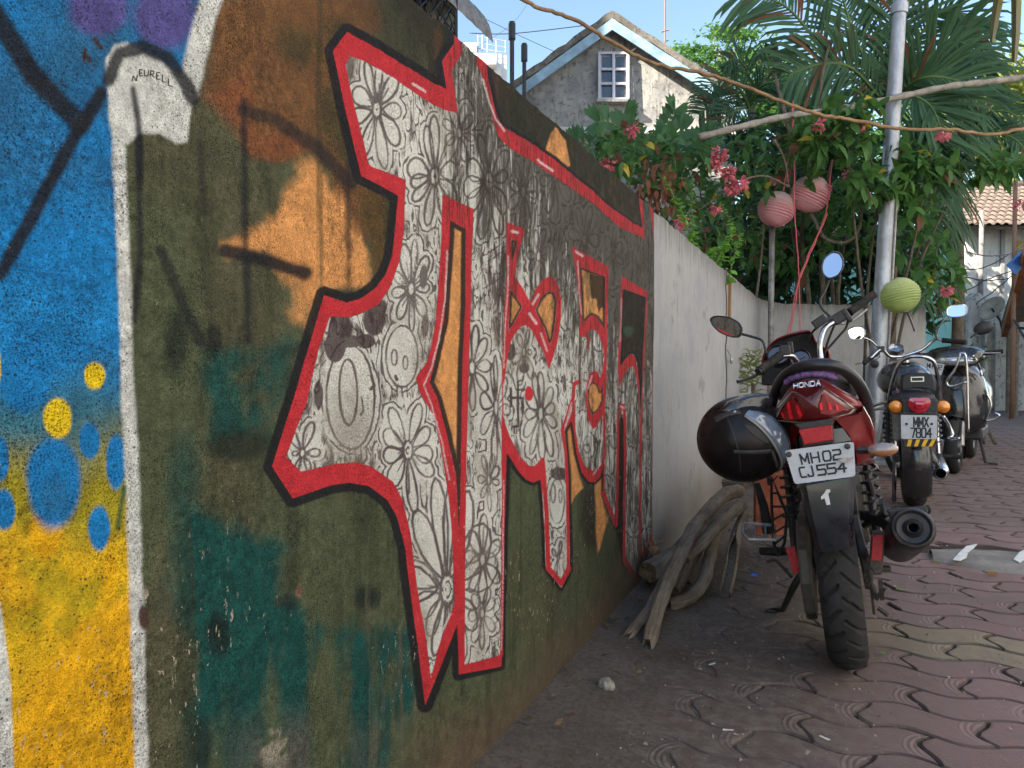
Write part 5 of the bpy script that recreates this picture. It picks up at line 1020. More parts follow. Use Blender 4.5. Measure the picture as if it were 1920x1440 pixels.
for k in range(4):
    u = 0.04 + k * 0.25; S_ = lambda u, v: (sq_[0] * (1 - u) + sq_[1] * u) * (1 - v) + (sq_[3] * (1 - u) + sq_[2] * u) * v
    m = MB(); m.prism([S_(u + 0.1, 0) + V(0, -0.003, 0), S_(min(1, u + 0.22), 0) + V(0, -0.003, 0), S_(u + 0.13, 1) + V(0, -0.003, 0), S_(u, 1) + V(0, -0.003, 0)], V(0, 0.0015, 0)); m.build('yellow_stripe', YELP, so2)
m = MB(); P = [q(x, y, -0.39) for x, y in [(1702, 750), (1706, 745), (1741, 745), (1745, 750), (1744, 762), (1738, 768), (1732, 774), (1715, 774), (1708, 768), (1702, 762)]]; c = sum(P, Vector()) / 10
m.loft([P, [c + (p - c) * 0.96 + V(0, -0.03, 0) for p in P], [c + (p - c) * 0.55 + V(0, -0.034, 0) for p in P], [c + (p - c) * 0.42 + V(0, -0.055, 0) for p in P], [c + (p - c) * 0.1 + V(0, -0.058, 0) for p in P]], caps=False); m.build('tail_light', mk('ruby_lens', (0.42, 0.010, 0.025), 0.12, coat=1.0, var=0.3, vs=40), bk, auto=35)
m = MB(); m.box(q(1724, 762, -0.35), (0.10, 0.03, 0.045)); m.box(q(1724, 795, -0.37), (0.10, 0.02, 0.08)); m.build('lamp_mount', BLK_P, bk, bev=0.01)
for x in (1679, 1768):
    c = q(x, 763, -0.36); m = MB(); m.lathe([(0.040, 0.02), (0.042, 0.0), (0.035, -0.012), (0.020, -0.022), (0, -0.026)], c, (0, 1, 0), 20); o = m.build('turn_signal', ORNG, bk, smooth=True)
    m = MB(); m.lathe([(0.044, -0.004), (0.045, 0.01), (0.035, 0.045), (0, 0.05)], c, (0, 1, 0), 20); m.tube([c + V(0, 0.03, 0), V(0.0, -0.30, c.z - 0.01)], 0.010, 8); m.build('signal_housing', BLK_P, o, smooth=True)
hoop = crom([q(*p) for p in [(1666, 760, 0.1), (1669, 735, -0.05), (1678, 700, -0.14), (1690, 678, -0.18), (1708, 669, -0.20), (1732, 669, -0.20), (1750, 678, -0.18), (1757, 700, -0.14), (1763, 735, -0.05), (1764, 765, 0.1)]], 6)
m = MB(); m.tube(hoop, 0.0125, 10); m.build('backrest_hoop', CHROME, bk, smooth=True)
m = MB(); P = [q(x, y, -0.17) for x, y in [(1688, 733), (1687, 715), (1691, 703), (1705, 699), (1738, 699), (1750, 703), (1755, 715), (1754, 733), (1735, 728), (1708, 728)]]; c = sum(P, Vector()) / 10
m.loft([[c + (p - c) * s + V(0, y, 0) for p in P] for s, y in ((0.85, 0.05), (1, 0.03), (1, -0.02), (0.85, -0.04))]); bp = m.build('backrest_pad', SEATM, bk, auto=40)
m = MB(); m.box(q(1720, 711, -0.215), (0.038, 0.002, 0.016)); m.build('badge_plate', SILV, bp); m = MB(); m.box(q(1720, 711, -0.2185), (0.031, 0.002, 0.010)); m.build('badge_inlay', INKB, bp)
m = MB(); m.loft([[V(w * math.cos(a), y, z + h * math.sin(a)) for a in [2 * math.pi * k / 14 for k in range(14)]] for y, w, z, h in [(-0.26, 0.06, 0.72, 0.03), (-0.2, 0.13, 0.73, 0.06), (0.05, 0.14, 0.73, 0.06), (0.3, 0.13, 0.74, 0.05), (0.45, 0.07, 0.75, 0.03)]]); m.build('seat', SEATM, bk, smooth=True)
m = MB(); m.loft([[V(w * math.cos(a) + 0.0, y, z + h * math.sin(a)) for a in [2 * math.pi * k / 18 for k in range(18)]] for y, w, z, h in [(0.40, 0.06, 0.80, 0.05), (0.48, 0.15, 0.82, 0.11), (0.66, 0.19, 0.84, 0.14), (0.86, 0.17, 0.86, 0.14), (1.0, 0.09, 0.87, 0.08), (1.04, 0.02, 0.87, 0.02)]]); ft = m.build('fuel_tank', BLK_G, bk, smooth=True)
m = MB(); m.lathe([(0.045, 0), (0.045, 0.018), (0.03, 0.024), (0, 0.024)], (0.0, 0.62, 0.975), (0, -0.1, 1), 18); m.build('fuel_cap', CHROME, ft)
m = MB(); m.box((0, 0.55, 0.42), (0.14, 0.2, 0.12)); m.box((0, 0.72, 0.62), (0.08, 0.08, 0.10)); m.lathe([(0, 0), (0.11, 0), (0.11, 0.03), (0, 0.05)], (-0.14, 0.45, 0.38), (-1, 0, 0), 20); m.box((0, 0.1, 0.55), (0.12, 0.2, 0.1)); m.build('engine', STEEL, bk, bev=0.015)
for s in (-1, 1):
    m = MB(); a = V(s * 0.15, 0.0, 0.36); b = V(s * 0.14, 0.06, 0.70); d = b - a; m.tube([a, b], 0.014, 8); m.tube([a + d * (0.15 + 0.7 * k / 60) + V(0.03 * math.cos(k * 0.75), 0.03 * math.sin(k * 0.75), 0) for k in range(61)], 0.005, 5); m.build('shock_absorber', BLK_P if s < 0 else CHROME, bk)
    m = MB(); m.beam((s * 0.10, -0.05, 0.325), (s * 0.09, 0.5, 0.38), 0.03, 0.05); m.build('swing_arm', BLK_P, bk, bev=0.005)
e = q(1764, 888, -0.28); f_ = V(0.17, 0.55, 0.30); ax = (f_ - e).normalized()
m = MB(); m.lathe([(0.026, 0.08), (0.027, -0.005), (0.033, -0.012), (0.040, 0.0), (0.044, 0.02), (0.052, 0.08), (0.052, 0.55), (0.03, 0.66), (0.02, 0.8)], e, ax, 24); mu = m.build('muffler', CHROME, bk, auto=40); m = MB(); m.lathe([(0, 0.05), (0.027, 0.05)], e, ax, 14); m.build('outlet', mk('soot', (0.004, 0.004, 0.004)), mu)
for s, px in ((1, (1768, 856)), (-1, (1650, 880))): m = MB(); c = q(*px, 0.25); m.tube([c, c + V(s * 0.11, -0.02, 0)], 0.016, 8); m.build('footpeg', BLK_R, bk)
m = MB(); m.tube([q(1676, 775, 0.0), q(1678, 850, 0.06), q(1676, 940, 0.06)], 0.014, 8); m.build('pillion_rail', CHROME, bk, smooth=True)
m = MB(); m.tube(crom([q(*p) for p in [(1625, 765, 0.3), (1650, 757, 0.2), (1668, 752, 0.1)]], 4), 0.010, 8); m.tube(crom([q(*p) for p in [(1640, 768, 0.3), (1655, 766, 0.25), (1668, 768, 0.2)]], 4), 0.009, 8); m.build('crash_bar', CHROME, bk, smooth=True)
m = MB(); m.tube(crom([q(*p) for p in [(1768, 780, 0.0), (1780, 800, 0.05), (1786, 815, 0.05), (1780, 822, 0.02), (1800, 822, 0.0)]], 5), 0.011, 8); m.build('rear_crash_bar', CHROME, bk, smooth=True)
m = MB(); m.tube(crom([q(*p) for p in [(1683, 748, -0.2), (1683, 735, -0.15), (1681, 728, -0.1)]], 4), 0.004, 6); m.build('loose_wire', mk('pink_wire', (0.45, 0.16, 0.14), 0.5), bk)
bar = crom([q(*p) for p in [(1632, 672, 0.84), (1652, 655, 0.92), (1668, 668, 0.98), (1690, 668, 1.02), (1712, 662, 1.02), (1730, 655, 1.02), (1748, 640, 1.02), (1757, 635, 1.0), (1775, 640, 0.96), (1811, 642, 0.88)]], 5)
m = MB(); m.tube(bar, 0.0125, 9); m.build('handlebar', CHROME, bk, smooth=True)
grip(q(1646, 661, 0.90), q(1621, 680, 0.83), 0.019); grip(q(1768, 638, 0.98), q(1810, 642, 0.88), 0.019)
m = MB(); m.box(q(1652, 655, 0.93), (0.025, 0.03, 0.025)); m.build('switch_pod', BLK_P, bk, bev=0.005)
m = MB(); m.lathe([(0.0, -.02), (0.03, -.015), (0.034, .02), (0, .03)], q(1640, 683, 0.95), (0, 1, 0), 14); m.build('horn', BLK_P, bk)
m = MB(); m.tube([q(1650, 668, 0.95), q(1628, 676, 0.92), q(1604, 683, 0.88)], [0.008, 0.007, 0.006], 7); m.build('clutch_lever', CHROME, bk, smooth=True)
m = MB(); m.lathe([(0.0, 0), (0.05, 0), (0.052, -0.02), (0.056, -0.02), (0.058, 0.02), (0.03, 0.06)], q(1680, 655, 1.08), (0, 0.6, -0.8), 20); m.build('speedometer', CHROME, bk, auto=40)
m = MB()
for s in (-1, 1): m.tube([(s * 0.1, 1.37, 0.32), (s * 0.1, 1.12, 0.95)], 0.022, 10)
m.build('front_fork', CHROME, bk, smooth=True)
m = MB(); m.lathe([(0.0, 0.0), (0.07, 0.0), (0.105, 0.06), (0.11, 0.14), (0, 0.16)], (0, 1.15, 0.88), (0, 1, 0), 22); m.build('headlight', BLK_G, bk, smooth=True)
m = MB(); m.lathe([(0.33, -0.06), (0.35, 0), (0.33, 0.06)], (0, 1.37, 0.32), (1, 0, 0), 24, a0=0.2, a1=2.6); m.build('front_mudguard', BLK_G, bk, smooth=True)
mirror(bk, [q(x, y, 0.86) for x, y in [(1588, 618), (1603, 612), (1615, 612), (1621, 617), (1622, 630), (1615, 637), (1600, 637), (1594, 634)]], (0, 1, 0), [q(1618, 633, 0.88), q(1632, 638, 0.9), q(1645, 650, 0.92)], hm=CHROME, sm=CHROME)
mirror(bk, [q(x, y, 0.92 + (583 - y) * .0012) for x, y in [(1775, 578), (1785, 572), (1808, 570), (1813, 575), (1812, 590), (1803, 594), (1781, 595), (1775, 590)]], (0, 1, 0), [q(1777, 595, 0.93), q(1764, 607, 0.94), q(1757, 620, 0.95), q(1756, 636, 0.97)], hm=CHROME, sm=CHROME)
# ================================================================== black scooter facing the camera
K = Frame((1.13, 8.20, 0), R(2), R(167)); q = K.q
bk = thing('scooter', 'black scooter with chrome crash guards facing the camera behind the cruiser motorcycle', 'scooter', tuple(K.C), K.rot); bk.scale = (1.08, 1.08, 1.08)
wheel(bk, 'front_wheel', (0, 0.64, 0.22), 0.22, 0.09, ALLOY, tread=False, rimk=0.6); wheel(bk, 'rear_wheel', (0, -0.60, 0.22), 0.22, 0.095, ALLOY, tread=False, rimk=0.6)
def oval(y, z, w, h, n=18, e=0.8):
    return [V(w * math.copysign(abs(math.cos(a)) ** e, math.cos(a)), y, z + h * math.copysign(abs(math.sin(a)) ** e, math.sin(a))) for a in [2 * math.pi * k / n for k in range(n)]]
m = MB(); rings = []
for z, w, y0, d in [(0.30, 0.10, 0.50, 0.03), (0.36, 0.20, 0.46, 0.06), (0.48, 0.235, 0.44, 0.09), (0.62, 0.23, 0.42, 0.10), (0.76, 0.20, 0.38, 0.10), (0.86, 0.14, 0.34, 0.08), (0.90, 0.07, 0.32, 0.04)]:
    rings.append([V(w * math.cos(a), y0 - 0.10 * (1 - math.cos(a) ** 2 * 0 ) * 0 + d * (abs(math.sin(a)) ** 0.7) * (1 if math.sin(a) > 0 else -0.4) - 0.10 * math.cos(a) ** 2, z) for a in [2 * math.pi * k / 24 for k in range(24)]])
m.loft(rings); ap = m.build('front_apron', BLK_G, bk, smooth=True)
pq = [q(1740, 713, 0.56), q(1768, 717, 0.56), q(1774, 698, 0.55), q(1741, 692, 0.55)]; m = MB(); m.prism(rquad(pq), V(0, -0.003, 0)); pl = m.build('number_plate', PLATE, bk); lettering('MH-02', pq, 0.5, 0.85, 0.1, 0.9, 0.006, 0.35, 0.0012, V(0, 1, 0)).build('plate_lettering', INKB, pl)
m = MB(); m.loft([oval(0.50, 0.90, 0.10, 0.04), oval(0.47, 0.93, 0.19, 0.075), oval(0.38, 0.96, 0.22, 0.085), oval(0.30, 0.98, 0.15, 0.06)]); hc2 = m.build('handlebar_cowl', BLK_G, bk, smooth=True)
m = MB(); m.loft([oval(0.505, 0.915, 0.17, 0.045), oval(0.525, 0.915, 0.12, 0.03), oval(0.53, 0.915, 0.02, 0.01)]); m.build('headlight', mk('headlamp_glass', (0.45, 0.46, 0.48), 0.06, 0.7, var=0.7, vs=26, coat=1.0), hc2, smooth=True)
for s in (-1, 1):
    m = MB(); m.tube([(s * 0.17, 0.36, 0.97), (s * 0.33, 0.30, 0.985)], 0.02, 10); m.build('grip', BLK_R, bk)
    m = MB(); m.tube([(s * 0.19, 0.40, 0.975), (s * 0.32, 0.37, 0.97)], 0.006, 6); m.build('brake_lever', STEEL, bk)
for (px, py), (sx, sy) in (((1703, 592), (1722, 640)), ((1841, 635), (1818, 652))):
    c = q(px, py, 0.30); m = MB(); m.ell(c, (0.075, 0.03, 0.055), Matrix.Rotation(0.35, 3, 'Y'), 18, 12); o = m.build('mirror', BLK_P, bk, smooth=True); m = MB(); m.tube([c, q(sx, sy, 0.34)], 0.007, 7); m.build('mirror_stalk', BLK_P, o)
    m = MB(); m.add([c + V(0.06 * math.cos(a), -0.031, 0.043 * math.sin(a)) for a in [2 * math.pi * k / 16 for k in range(16)]], [tuple(range(16))]); m.build('mirror_glass', MIRR, o)
for L in ([(1801, 678), (1793, 705), (1778, 727), (1785, 736), (1812, 728)], [(1800, 679), (1810, 683), (1813, 720), (1814, 770), (1815, 815)], [(1822, 683), (1834, 703), (1838, 718)], [(1846, 748), (1854, 765), (1850, 785), (1845, 795)], [(1845, 796), (1862, 792), (1868, 786), (1860, 782)]):
    m = MB(); m.tube(crom([q(x, y, 0.57 if x < 1830 else 0.40) for x, y in L], 5), 0.010, 8); m.build('crash_guard', CHROME, bk, smooth=True)
m = MB(); m.box((0, 0.05, 0.30), (0.18, 0.32, 0.05)); m.build('floorboard', BLK_P, bk, bev=0.02)
m = MB(); m.loft([oval(-0.15, 0.55, 0.13, 0.2), oval(-0.3, 0.56, 0.20, 0.2), oval(-0.6, 0.60, 0.20, 0.18), oval(-0.9, 0.66, 0.12, 0.1), oval(-0.98, 0.68, 0.03, 0.03)]); m.build('rear_body', BLK_G, bk, smooth=True)
m = MB(); m.loft([oval(-0.08, 0.78, 0.08, 0.03), oval(-0.15, 0.79, 0.14, 0.06), oval(-0.6, 0.82, 0.14, 0.06), oval(-0.85, 0.83, 0.08, 0.03)]); m.build('seat', SEATM, bk, smooth=True)
m = MB(); m.lathe([(0.235, -0.06), (0.255, 0), (0.235, 0.06)], (0, 0.64, 0.22), (1, 0, 0), 24, a0=0.6, a1=2.9); m.build('front_mudguard', BLK_G, bk, smooth=True)
for s in (-1, 1): m = MB(); m.tube([(s * 0.12, -0.05, 0.27), (s * 0.165, -0.06, 0.02), (s * 0.25, -0.1, 0.008)], 0.012, 7); m.build('stand_leg', BLK_P, bk)
m = MB(); m.tube([(0.05, 0.58, 0.22), (0.05, 0.42, 0.6)], 0.02, 8); m.tube([(-0.05, 0.58, 0.22), (-0.05, 0.42, 0.6)], 0.02, 8); m.build('front_fork', STEEL, bk)
# ================================================================== street furniture, lanterns, cables
GALV = mk('painted_steel_pole', (0.34, 0.36, 0.39), 0.40, 0.55, var=0.45, vs=6, bump=0.3, bs=50, dust=0.5, dustc=(0.16, 0.13, 0.11), stretch=(1, 1, 0.25))
pd = 7.2; b = at(1645, 690, pd); bz = ground(1643, 690 + 1) ; t_ = at(1691, -60, pd)
d = (t_ - b); base = b + d * (-b.z / d.z)
lp = thing('lamp_post', 'tall silver steel lamp post rising through the climbing plants', 'lamp post', tuple(base))
m = MB(); tt = t_ - base; m.tube([tt * k / 12 for k in range(13)] + [tt * 1.4], [0.083 - 0.022 * k / 13 for k in range(14)], 20); m.build('shaft', GALV, lp, smooth=True)
m = MB(); k = (at(1688, 18, pd) - base).length / tt.length; m.tube([tt * (k - 0.01), tt * (k + 0.01)], 0.078, 20); m.build('joint_collar', GALV, lp)
m = MB(); m.tube([V(0, 0, 0), V(0, 0, 0.03)], 0.16, 16); m.build('base_plate', GALV, lp)
m = MB(); m.tube([tt * 0.10 + V(0.09, -0.02, 0), tt * 0.55 + V(0.075, -0.03, 0)], 0.012, 6); m.build('cable_conduit', STEEL, lp)
def cable(name, pts, r, mat_, label, cat, n=8, k=10, jit=0.0, group=None):
    P = crom([at(*p) for p in pts], k); P = [p + V(rs.uniform(-jit, jit), rs.uniform(-jit, jit), rs.uniform(-jit, jit)) for p in P]; o0 = P[0].copy(); m = MB(); m.tube([p - o0 for p in P], r, n); o = m.build(name, mat_, smooth=True); o.location = o0; return tag(o, label, cat, group)
cable('thick_cable', [(900, -60, 5.2), (985, 2, 5.3), (1080, 38, 5.4), (1150, 80, 5.5), (1230, 120, 5.6), (1330, 140, 5.7), (1420, 172, 5.8), (1520, 210, 5.9), (1600, 225, 6.0), (1700, 243, 6.1), (1780, 243, 6.2), (1860, 252, 6.3), (1925, 240, 6.4), (2040, 225, 6.6)], 0.0145, mk('brown_hose', (0.28, 0.175, 0.095), 0.7, var=0.3, vs=8, bump=0.2), 'thick brown cable sagging across the top of the lane', 'cable', jit=0.006)
BAMB = mk('bare_grey_branch', (0.28, 0.25, 0.21), 0.8, var=0.4, vs=10, bump=0.5, bs=60)
P = crom([at(*p) for p in [(1311, 257, 6.6), (1400, 235, 6.75), (1480, 217, 6.9), (1580, 205, 7.0), (1680, 183, 7.05), (1780, 162, 7.1), (1860, 153, 7.2), (1930, 142, 7.3), (2080, 110, 7.5)]], 6); m = MB(); m.tube([p - P[0] for p in P], [0.03 + 0.004 * math.sin(i * 2.1) for i in range(len(P))], 10)
o = m.build('branch_pole', BAMB, smooth=True); o.location = P[0]; tag(o, 'long pale bare branch slung nearly level across in front of the lamp post', 'branch')
def pole(name, a, b, r0, r1, mat_, label, cat, group=None):
    a = Vector(a); b = Vector(b); m = MB(); m.tube([V(0, 0, 0), (b - a) * 0.33 + V(0.005, 0, 0), (b - a) * 0.66, b - a], [r0, r0 * 0.97, r1 * 1.03, r1], 10); o = m.build(name, mat_, smooth=True); o.location = a; return tag(o, label, cat, group)
g0 = at(1448, 420, 7.6); g1 = at(1445, 620, 7.6); pole('lantern_post', g1 + (g1 - g0) * (g1.z / (g0.z - g1.z)), g0, 0.032, 0.028, mk('chipped_blue_pipe', (0.24, 0.22, 0.20), 0.5, 0.3, var=0.5, vs=12), 'thin chipped pipe post under the lower pink lantern', 'post')
def lantern(px, py, rpx, dep, mat_, label, ax):
    r = rpx / F * dep; c = at(px, py, dep); o = thing('paper_lantern', label, 'lantern', tuple(c), group='round paper lanterns'); m = MB(); prof = []; n = 36
    for k in range(n + 1):
        a = math.pi * (0.06 + 0.88 * k / n); rib = 1 + 0.03 * (-1 if k % 2 else 1); prof.append((r * math.sin(a) * rib, -r * math.cos(a) * 0.97))
    m.lathe(prof, (0, 0, 0), ax, 40)
    for i_, p_ in enumerate(m.v):
        p_ = Vector(p_); m.v[i_] = tuple(p_ * (1 + 0.022 * math.sin(p_.x * 31 + px) * math.sin(p_.z * 23 + py) + 0.012 * math.sin(p_.y * 60 + p_.z * 40)))
    m.build('paper_shade', mat_, o, auto=60); A = Vector(ax).normalized()
    for s in (-1, 1): m = MB(); m.tube([A * s * r * 0.955 + (A.orthogonal().normalized() * r * 0.19 * math.cos(t) + A.cross(A.orthogonal().normalized()) * r * 0.19 * math.sin(t)) for t in [i * 2 * math.pi / 16 for i in range(16)]], 0.004, 5, closed=True); m.build('wire_ring', STEEL, o)
    return o, c, r
def paper(name, c0, c1):
    t = NT(name); z = t.sep(t.coord('Generated'))[2]; n = t.noise(t.coord(), 9, 5, 0.6); col = t.mix(t.ss(t.math('ADD', z, t.math('MULTIPLY', n, 0.7)), 0.75, 1.2), c0, c1)
    t.done(col, 0.75, 0, None, 0.25); tr = t.node('BsdfTranslucent'); t.l.new(col, tr.inputs[0]); mx = t.node('MixShader'); mx.inputs[0].default_value = 0.35; t.l.new(t.b.outputs[0], mx.inputs[1]); t.l.new(tr.outputs[0], mx.inputs[2]); t.l.new(mx.outputs[0], t.o.inputs[0]); return t.m
PINK = paper('faded_pink_paper', (0.82, 0.40, 0.42), (0.72, 0.53, 0.52)); GRNP = paper('lime_paper', (0.46, 0.55, 0.20), (0.58, 0.64, 0.30))
lantern(1456, 392, 34, 7.5, PINK, 'lower left of the two pink ribbed paper lanterns', (0.30, 0.05, 1)); lantern(1519, 364, 35, 7.4, PINK, 'upper right of the two pink ribbed paper lanterns', (0.55, -0.1, 1)); lantern(1688, 554, 34, 6.9, GRNP, 'lime green ribbed paper lantern beside the lamp post', (-0.20, 0.1, 1))
for nm, pts in (('pink string hanging left above the pink lanterns', [(1487, 190, 7.2), (1486, 230, 7.2), (1478, 300, 7.2), (1468, 360, 7.25)]), ('pink string dropping straight down past the pink lanterns', [(1486, 195, 7.15), (1489, 300, 7.15), (1490, 400, 7.15), (1497, 500, 7.2), (1500, 640, 7.3)]), ('pink string crossing diagonally below the pink lanterns', [(1560, 300, 7.3), (1548, 400, 7.25), (1515, 480, 7.25), (1496, 530, 7.25), (1483, 600, 7.3), (1470, 650, 7.3)]), ('second pink string crossing diagonally below the pink lanterns', [(1552, 400, 7.2), (1522, 470, 7.2), (1499, 525, 7.2), (1488, 590, 7.2), (1478, 640, 7.25)])):
    cable('string', pts, 0.0055, mk('pink_string', (0.60, 0.13, 0.14), 0.7), nm, 'string', 6, 6, 0.004)
# wooden batten, fairy light and hanging wire on the whitewashed wall, meter box, grass tuft
def onwall(px, py, off=0.02): w = wallpt(px, py); return V(XW + off, w.y, w.z)
m = MB(); a = onwall(1366, 522, 0.012); b = onwall(1364, 628, 0.012); m.beam(a, b, 0.05, 0.018, (1, 0, 0)); tag(m.build('wood_batten', mk('raw_wood', (0.26, 0.15, 0.075), 0.8, var=0.3, vs=20, stretch=(1, 1, .1))), 'narrow brown wooden batten fixed to the whitewashed wall', 'batten')
P = [onwall(1357, y, 0.016 + rs.uniform(-.004, .006)) for y in range(505, 770, 16)]; P = [p + V(0, rs.uniform(-.02, .02), 0) for p in P]; m = MB(); m.tube(P, 0.005, 5); w_ = m.build('wall_wire', mk('maroon_wire', (0.12, 0.07, 0.075), 0.6)); tag(w_, 'dark twisted wire hanging down the whitewashed wall joint', 'wire')
m = MB(); m.ell(onwall(1364, 676, 0.03), (0.012, 0.03, 0.028)); m.tube([onwall(1358, 656, 0.02), onwall(1362, 668, 0.03)], 0.004, 5); tag(m.build('bulb', mk('dusty_glass', (0.35, 0.33, 0.34), 0.15, coat=1.0)), 'small clear bulb hanging on the wire along the whitewashed wall', 'bulb')
bx_ = thing('meter_box', 'pale grey meter box standing left of the black cruiser motorcycle', 'box', tuple(at(1645, 720, 7.4))); m = MB(); m.box((0, 0, 0), (0.11, 0.06, 0.19)); m.build('case', mk('grey_box_paint', (0.42, 0.46, 0.45), 0.5, var=0.2), bx_, bev=0.006); m = MB(); m.box((0, -0.063, 0.02), (0.09, 0.003, 0.15)); m.build('lid', mk('grey_box_paint', (0.42, 0.46, 0.45)), bx_)
m = MB(); m.tube([V(0.05, 0.02, -0.19), V(0.05, 0.02, -at(1645, 720, 7.4).z)], 0.02, 8); m.build('stand_pipe', STEEL, bx_)
# thin overhead wires far off
WIRE = mk('wire_black', (0.03, 0.03, 0.035), 0.6)
for i, (pts, r) in enumerate([([(855, 8, 30), (960, 60, 30), (1040, 97, 30)], 0.012), ([(880, 62, 30), (960, 63, 30), (1095, 48, 30)], 0.02), ([(1000, -10, 30), (960, 45, 30), (900, 85, 30)], 0.008)]):
    cable('overhead_wire', pts, r, WIRE, ['thin overhead wire descending right from the apartment awning', 'thick overhead wire running level to the gabled roof', 'faint overhead wire crossing the vent pipes'][i], 'wire', 5, 6)
# ================================================================== buildings
FH = Vector((FW.x, FW.y, 0)).normalized()
def plaster(name, c0, c1, c2, sc=1.0, stain=0.5):
    t = NT(name); c = t.coord('World'); a = t.noise(c, 1.3 * sc, 6, 0.65); b = t.noise(c, 5 * sc, 6, 0.7); s = t.noise(t.mapp(c, (5 * sc, 5 * sc, 0.6 * sc)), 1.5, 5, 0.7)
    col = t.mix(t.ss(a, 0.35, 0.65), c0, c1); col = t.mix(t.ss(b, 0.52, 0.66, 0, stain), col, c2); col = t.mix(t.ss(s, 0.52, 0.75, 0, stain), col, tuple(q * 0.55 for q in c2))
    return t.done(col, 0.9, 0, t.bump(b, 0.5, 0.03), 0.25)
GABLE = plaster('peeling_grey_plaster', (0.22, 0.215, 0.21), (0.36, 0.345, 0.31), (0.10, 0.10, 0.102), 1.8, 0.85)
BLUEF = mk('pale_blue_fascia', (0.24, 0.36, 0.44), 0.6, var=0.35, vs=3, bump=0.2, bs=30); WHITEP = mk('white_window_paint', (0.46, 0.46, 0.50), 0.6, var=0.12, vs=8)
ROOFM = plaster('mossy_cement_roof', (0.12, 0.105, 0.09), (0.20, 0.18, 0.15), (0.05, 0.045, 0.036), 2.2, 0.8); PANE = mk('dark_pane', (0.03, 0.035, 0.045), 0.06, var=0.5, vs=2, coat=1.0)
D0 = 16.0
hs = thing('house', 'old grey plastered house with pale blue gable fascia and white attic window', 'house', tuple(Vector(at(1148, 400, D0).to_tuple()[:2] + (0,))))
O0 = hs.location.copy()
def hp_(px, py, d=D0): return at(px, py, d) - O0
zb = -0.1
m = MB(); gp = [hp_(1148, 34), hp_(930, 172), V(hp_(930, 172).x, hp_(930, 172).y, zb), V(hp_(1380, 172).x, hp_(1380, 172).y, zb), hp_(1380, 172)]
m.prism(gp, FH * 9.0); m.build('wall', GABLE, hs)
for sx, e, fa in ((-1, (915, 187), (915, 196)), (1, (1400, 182), (1400, 196))):
    A = hp_(1148, 18, D0 - 0.32); B = hp_(*e, D0 - 0.32); th = V(0, 0, -0.16); m = MB(); n = 16
    top = [A.lerp(B, k / n) + V(0, 0, rs.uniform(-.02, .03)) for k in range(n + 1)]
    ring = lambda p, dz: p + V(0, 0, dz)
    rings = [[p, p + FH * 10.5, p + FH * 10.5 + th, p + th] for p in top]; m.loft(rings); m.build('roof', ROOFM, hs)
    A2 = hp_(1148, 34, D0 - 0.34); B2 = hp_(e[0], e[1] + 16, D0 - 0.34); m = MB(); m.add([A2, B2, B2 + V(0, 0, -0.24), A2 + V(0, 0, -0.24), A2 + FH * 0.03, B2 + FH * 0.03, B2 + V(0, 0, -0.24) + FH * 0.03, A2 + V(0, 0, -0.24) + FH * 0.03], [(0, 1, 2, 3), (4, 7, 6, 5), (0, 4, 5, 1), (3, 2, 6, 7), (0, 3, 7, 4), (1, 5, 6, 2)]); m.build('fascia_board', BLUEF, hs)
wx0, wx1, wy0, wy1 = 1124, 1177, 100, 186
wd_ = D0 - 0.10
def wbar(m, x0, y0, x1, y1, w=0.07, d=0.06, dep=0): m.beam(hp_(x0, y0, wd_ + dep), hp_(x1, y1, wd_ + dep), d, w, tuple(FH))
m = MB(); m.prism([hp_(x, y, wd_ + 0.06) for x, y in ((wx0, wy0), (wx1, wy0), (wx1, wy1), (wx0, wy1))], FH * 0.06); wi = m.build('window', WHITEP, hs)
for i in range(2):
    for j in range(3):
        x0 = wx0 + 5 + i * 23.5; y0 = wy0 + 6 + j * 27; m = MB(); m.prism([hp_(x, y, wd_ + 0.035) for x, y in ((x0, y0), (x0 + 19, y0), (x0 + 19, y0 + 22), (x0, y0 + 22))], FH * 0.02); m.build('pane', PANE, wi)
for (x0, y0, x1, y1, w) in [(wx0, wy0 - 2, wx0, wy1 + 2, .07), (wx1, wy0 - 2, wx1, wy1 + 2, .07), (1150.5, wy0, 1150.5, wy1, .07), (wx0, wy0, wx1, wy0, .07), (wx0, wy1, wx1, wy1, .07), (wx0, wy0 + 30, wx1, wy0 + 30, .045), (wx0, wy0 + 57, wx1, wy0 + 57, .045)]:
    m = MB(); m.beam(hp_(x0, y0, wd_), hp_(x1, y1, wd_), 0.06 if x0 == x1 else 0.05, w, tuple(FH) if True else None); m.build('window_frame', WHITEP, wi)
m = MB(); m.beam(hp_(1118, 190, D0 - 0.14), hp_(1183, 190, D0 - 0.14), 0.16, 0.06); m.build('window_sill', GABLE, wi)
m = MB(); m.beam(hp_(1030, 246, D0 - 0.12), hp_(1420, 250, D0 - 0.12), 0.25, 0.12); m.build('ledge', plaster('ledge_plaster', (0.5, 0.47, 0.42), (0.6, 0.56, 0.5), (0.3, 0.28, 0.25)), hs)
m = MB(); m.prism([hp_(x, y, D0 - 0.02) for x, y in ((1225, 262), (1400, 262), (1400, 300), (1225, 300))], FH * -0.03); m.build('dark_window', PANE, hs)
m = MB(); m.tube([hp_(1247, 80, D0 + 2), hp_(1247, -40, D0 + 2)], 0.022, 6); m.tube([hp_(1240, 60, D0 + 2), hp_(1254, 56, D0 + 2)], 0.02, 5); m.build('antenna_rod', mk('rust_rod', (0.26, 0.15, 0.10), 0.7), hs)
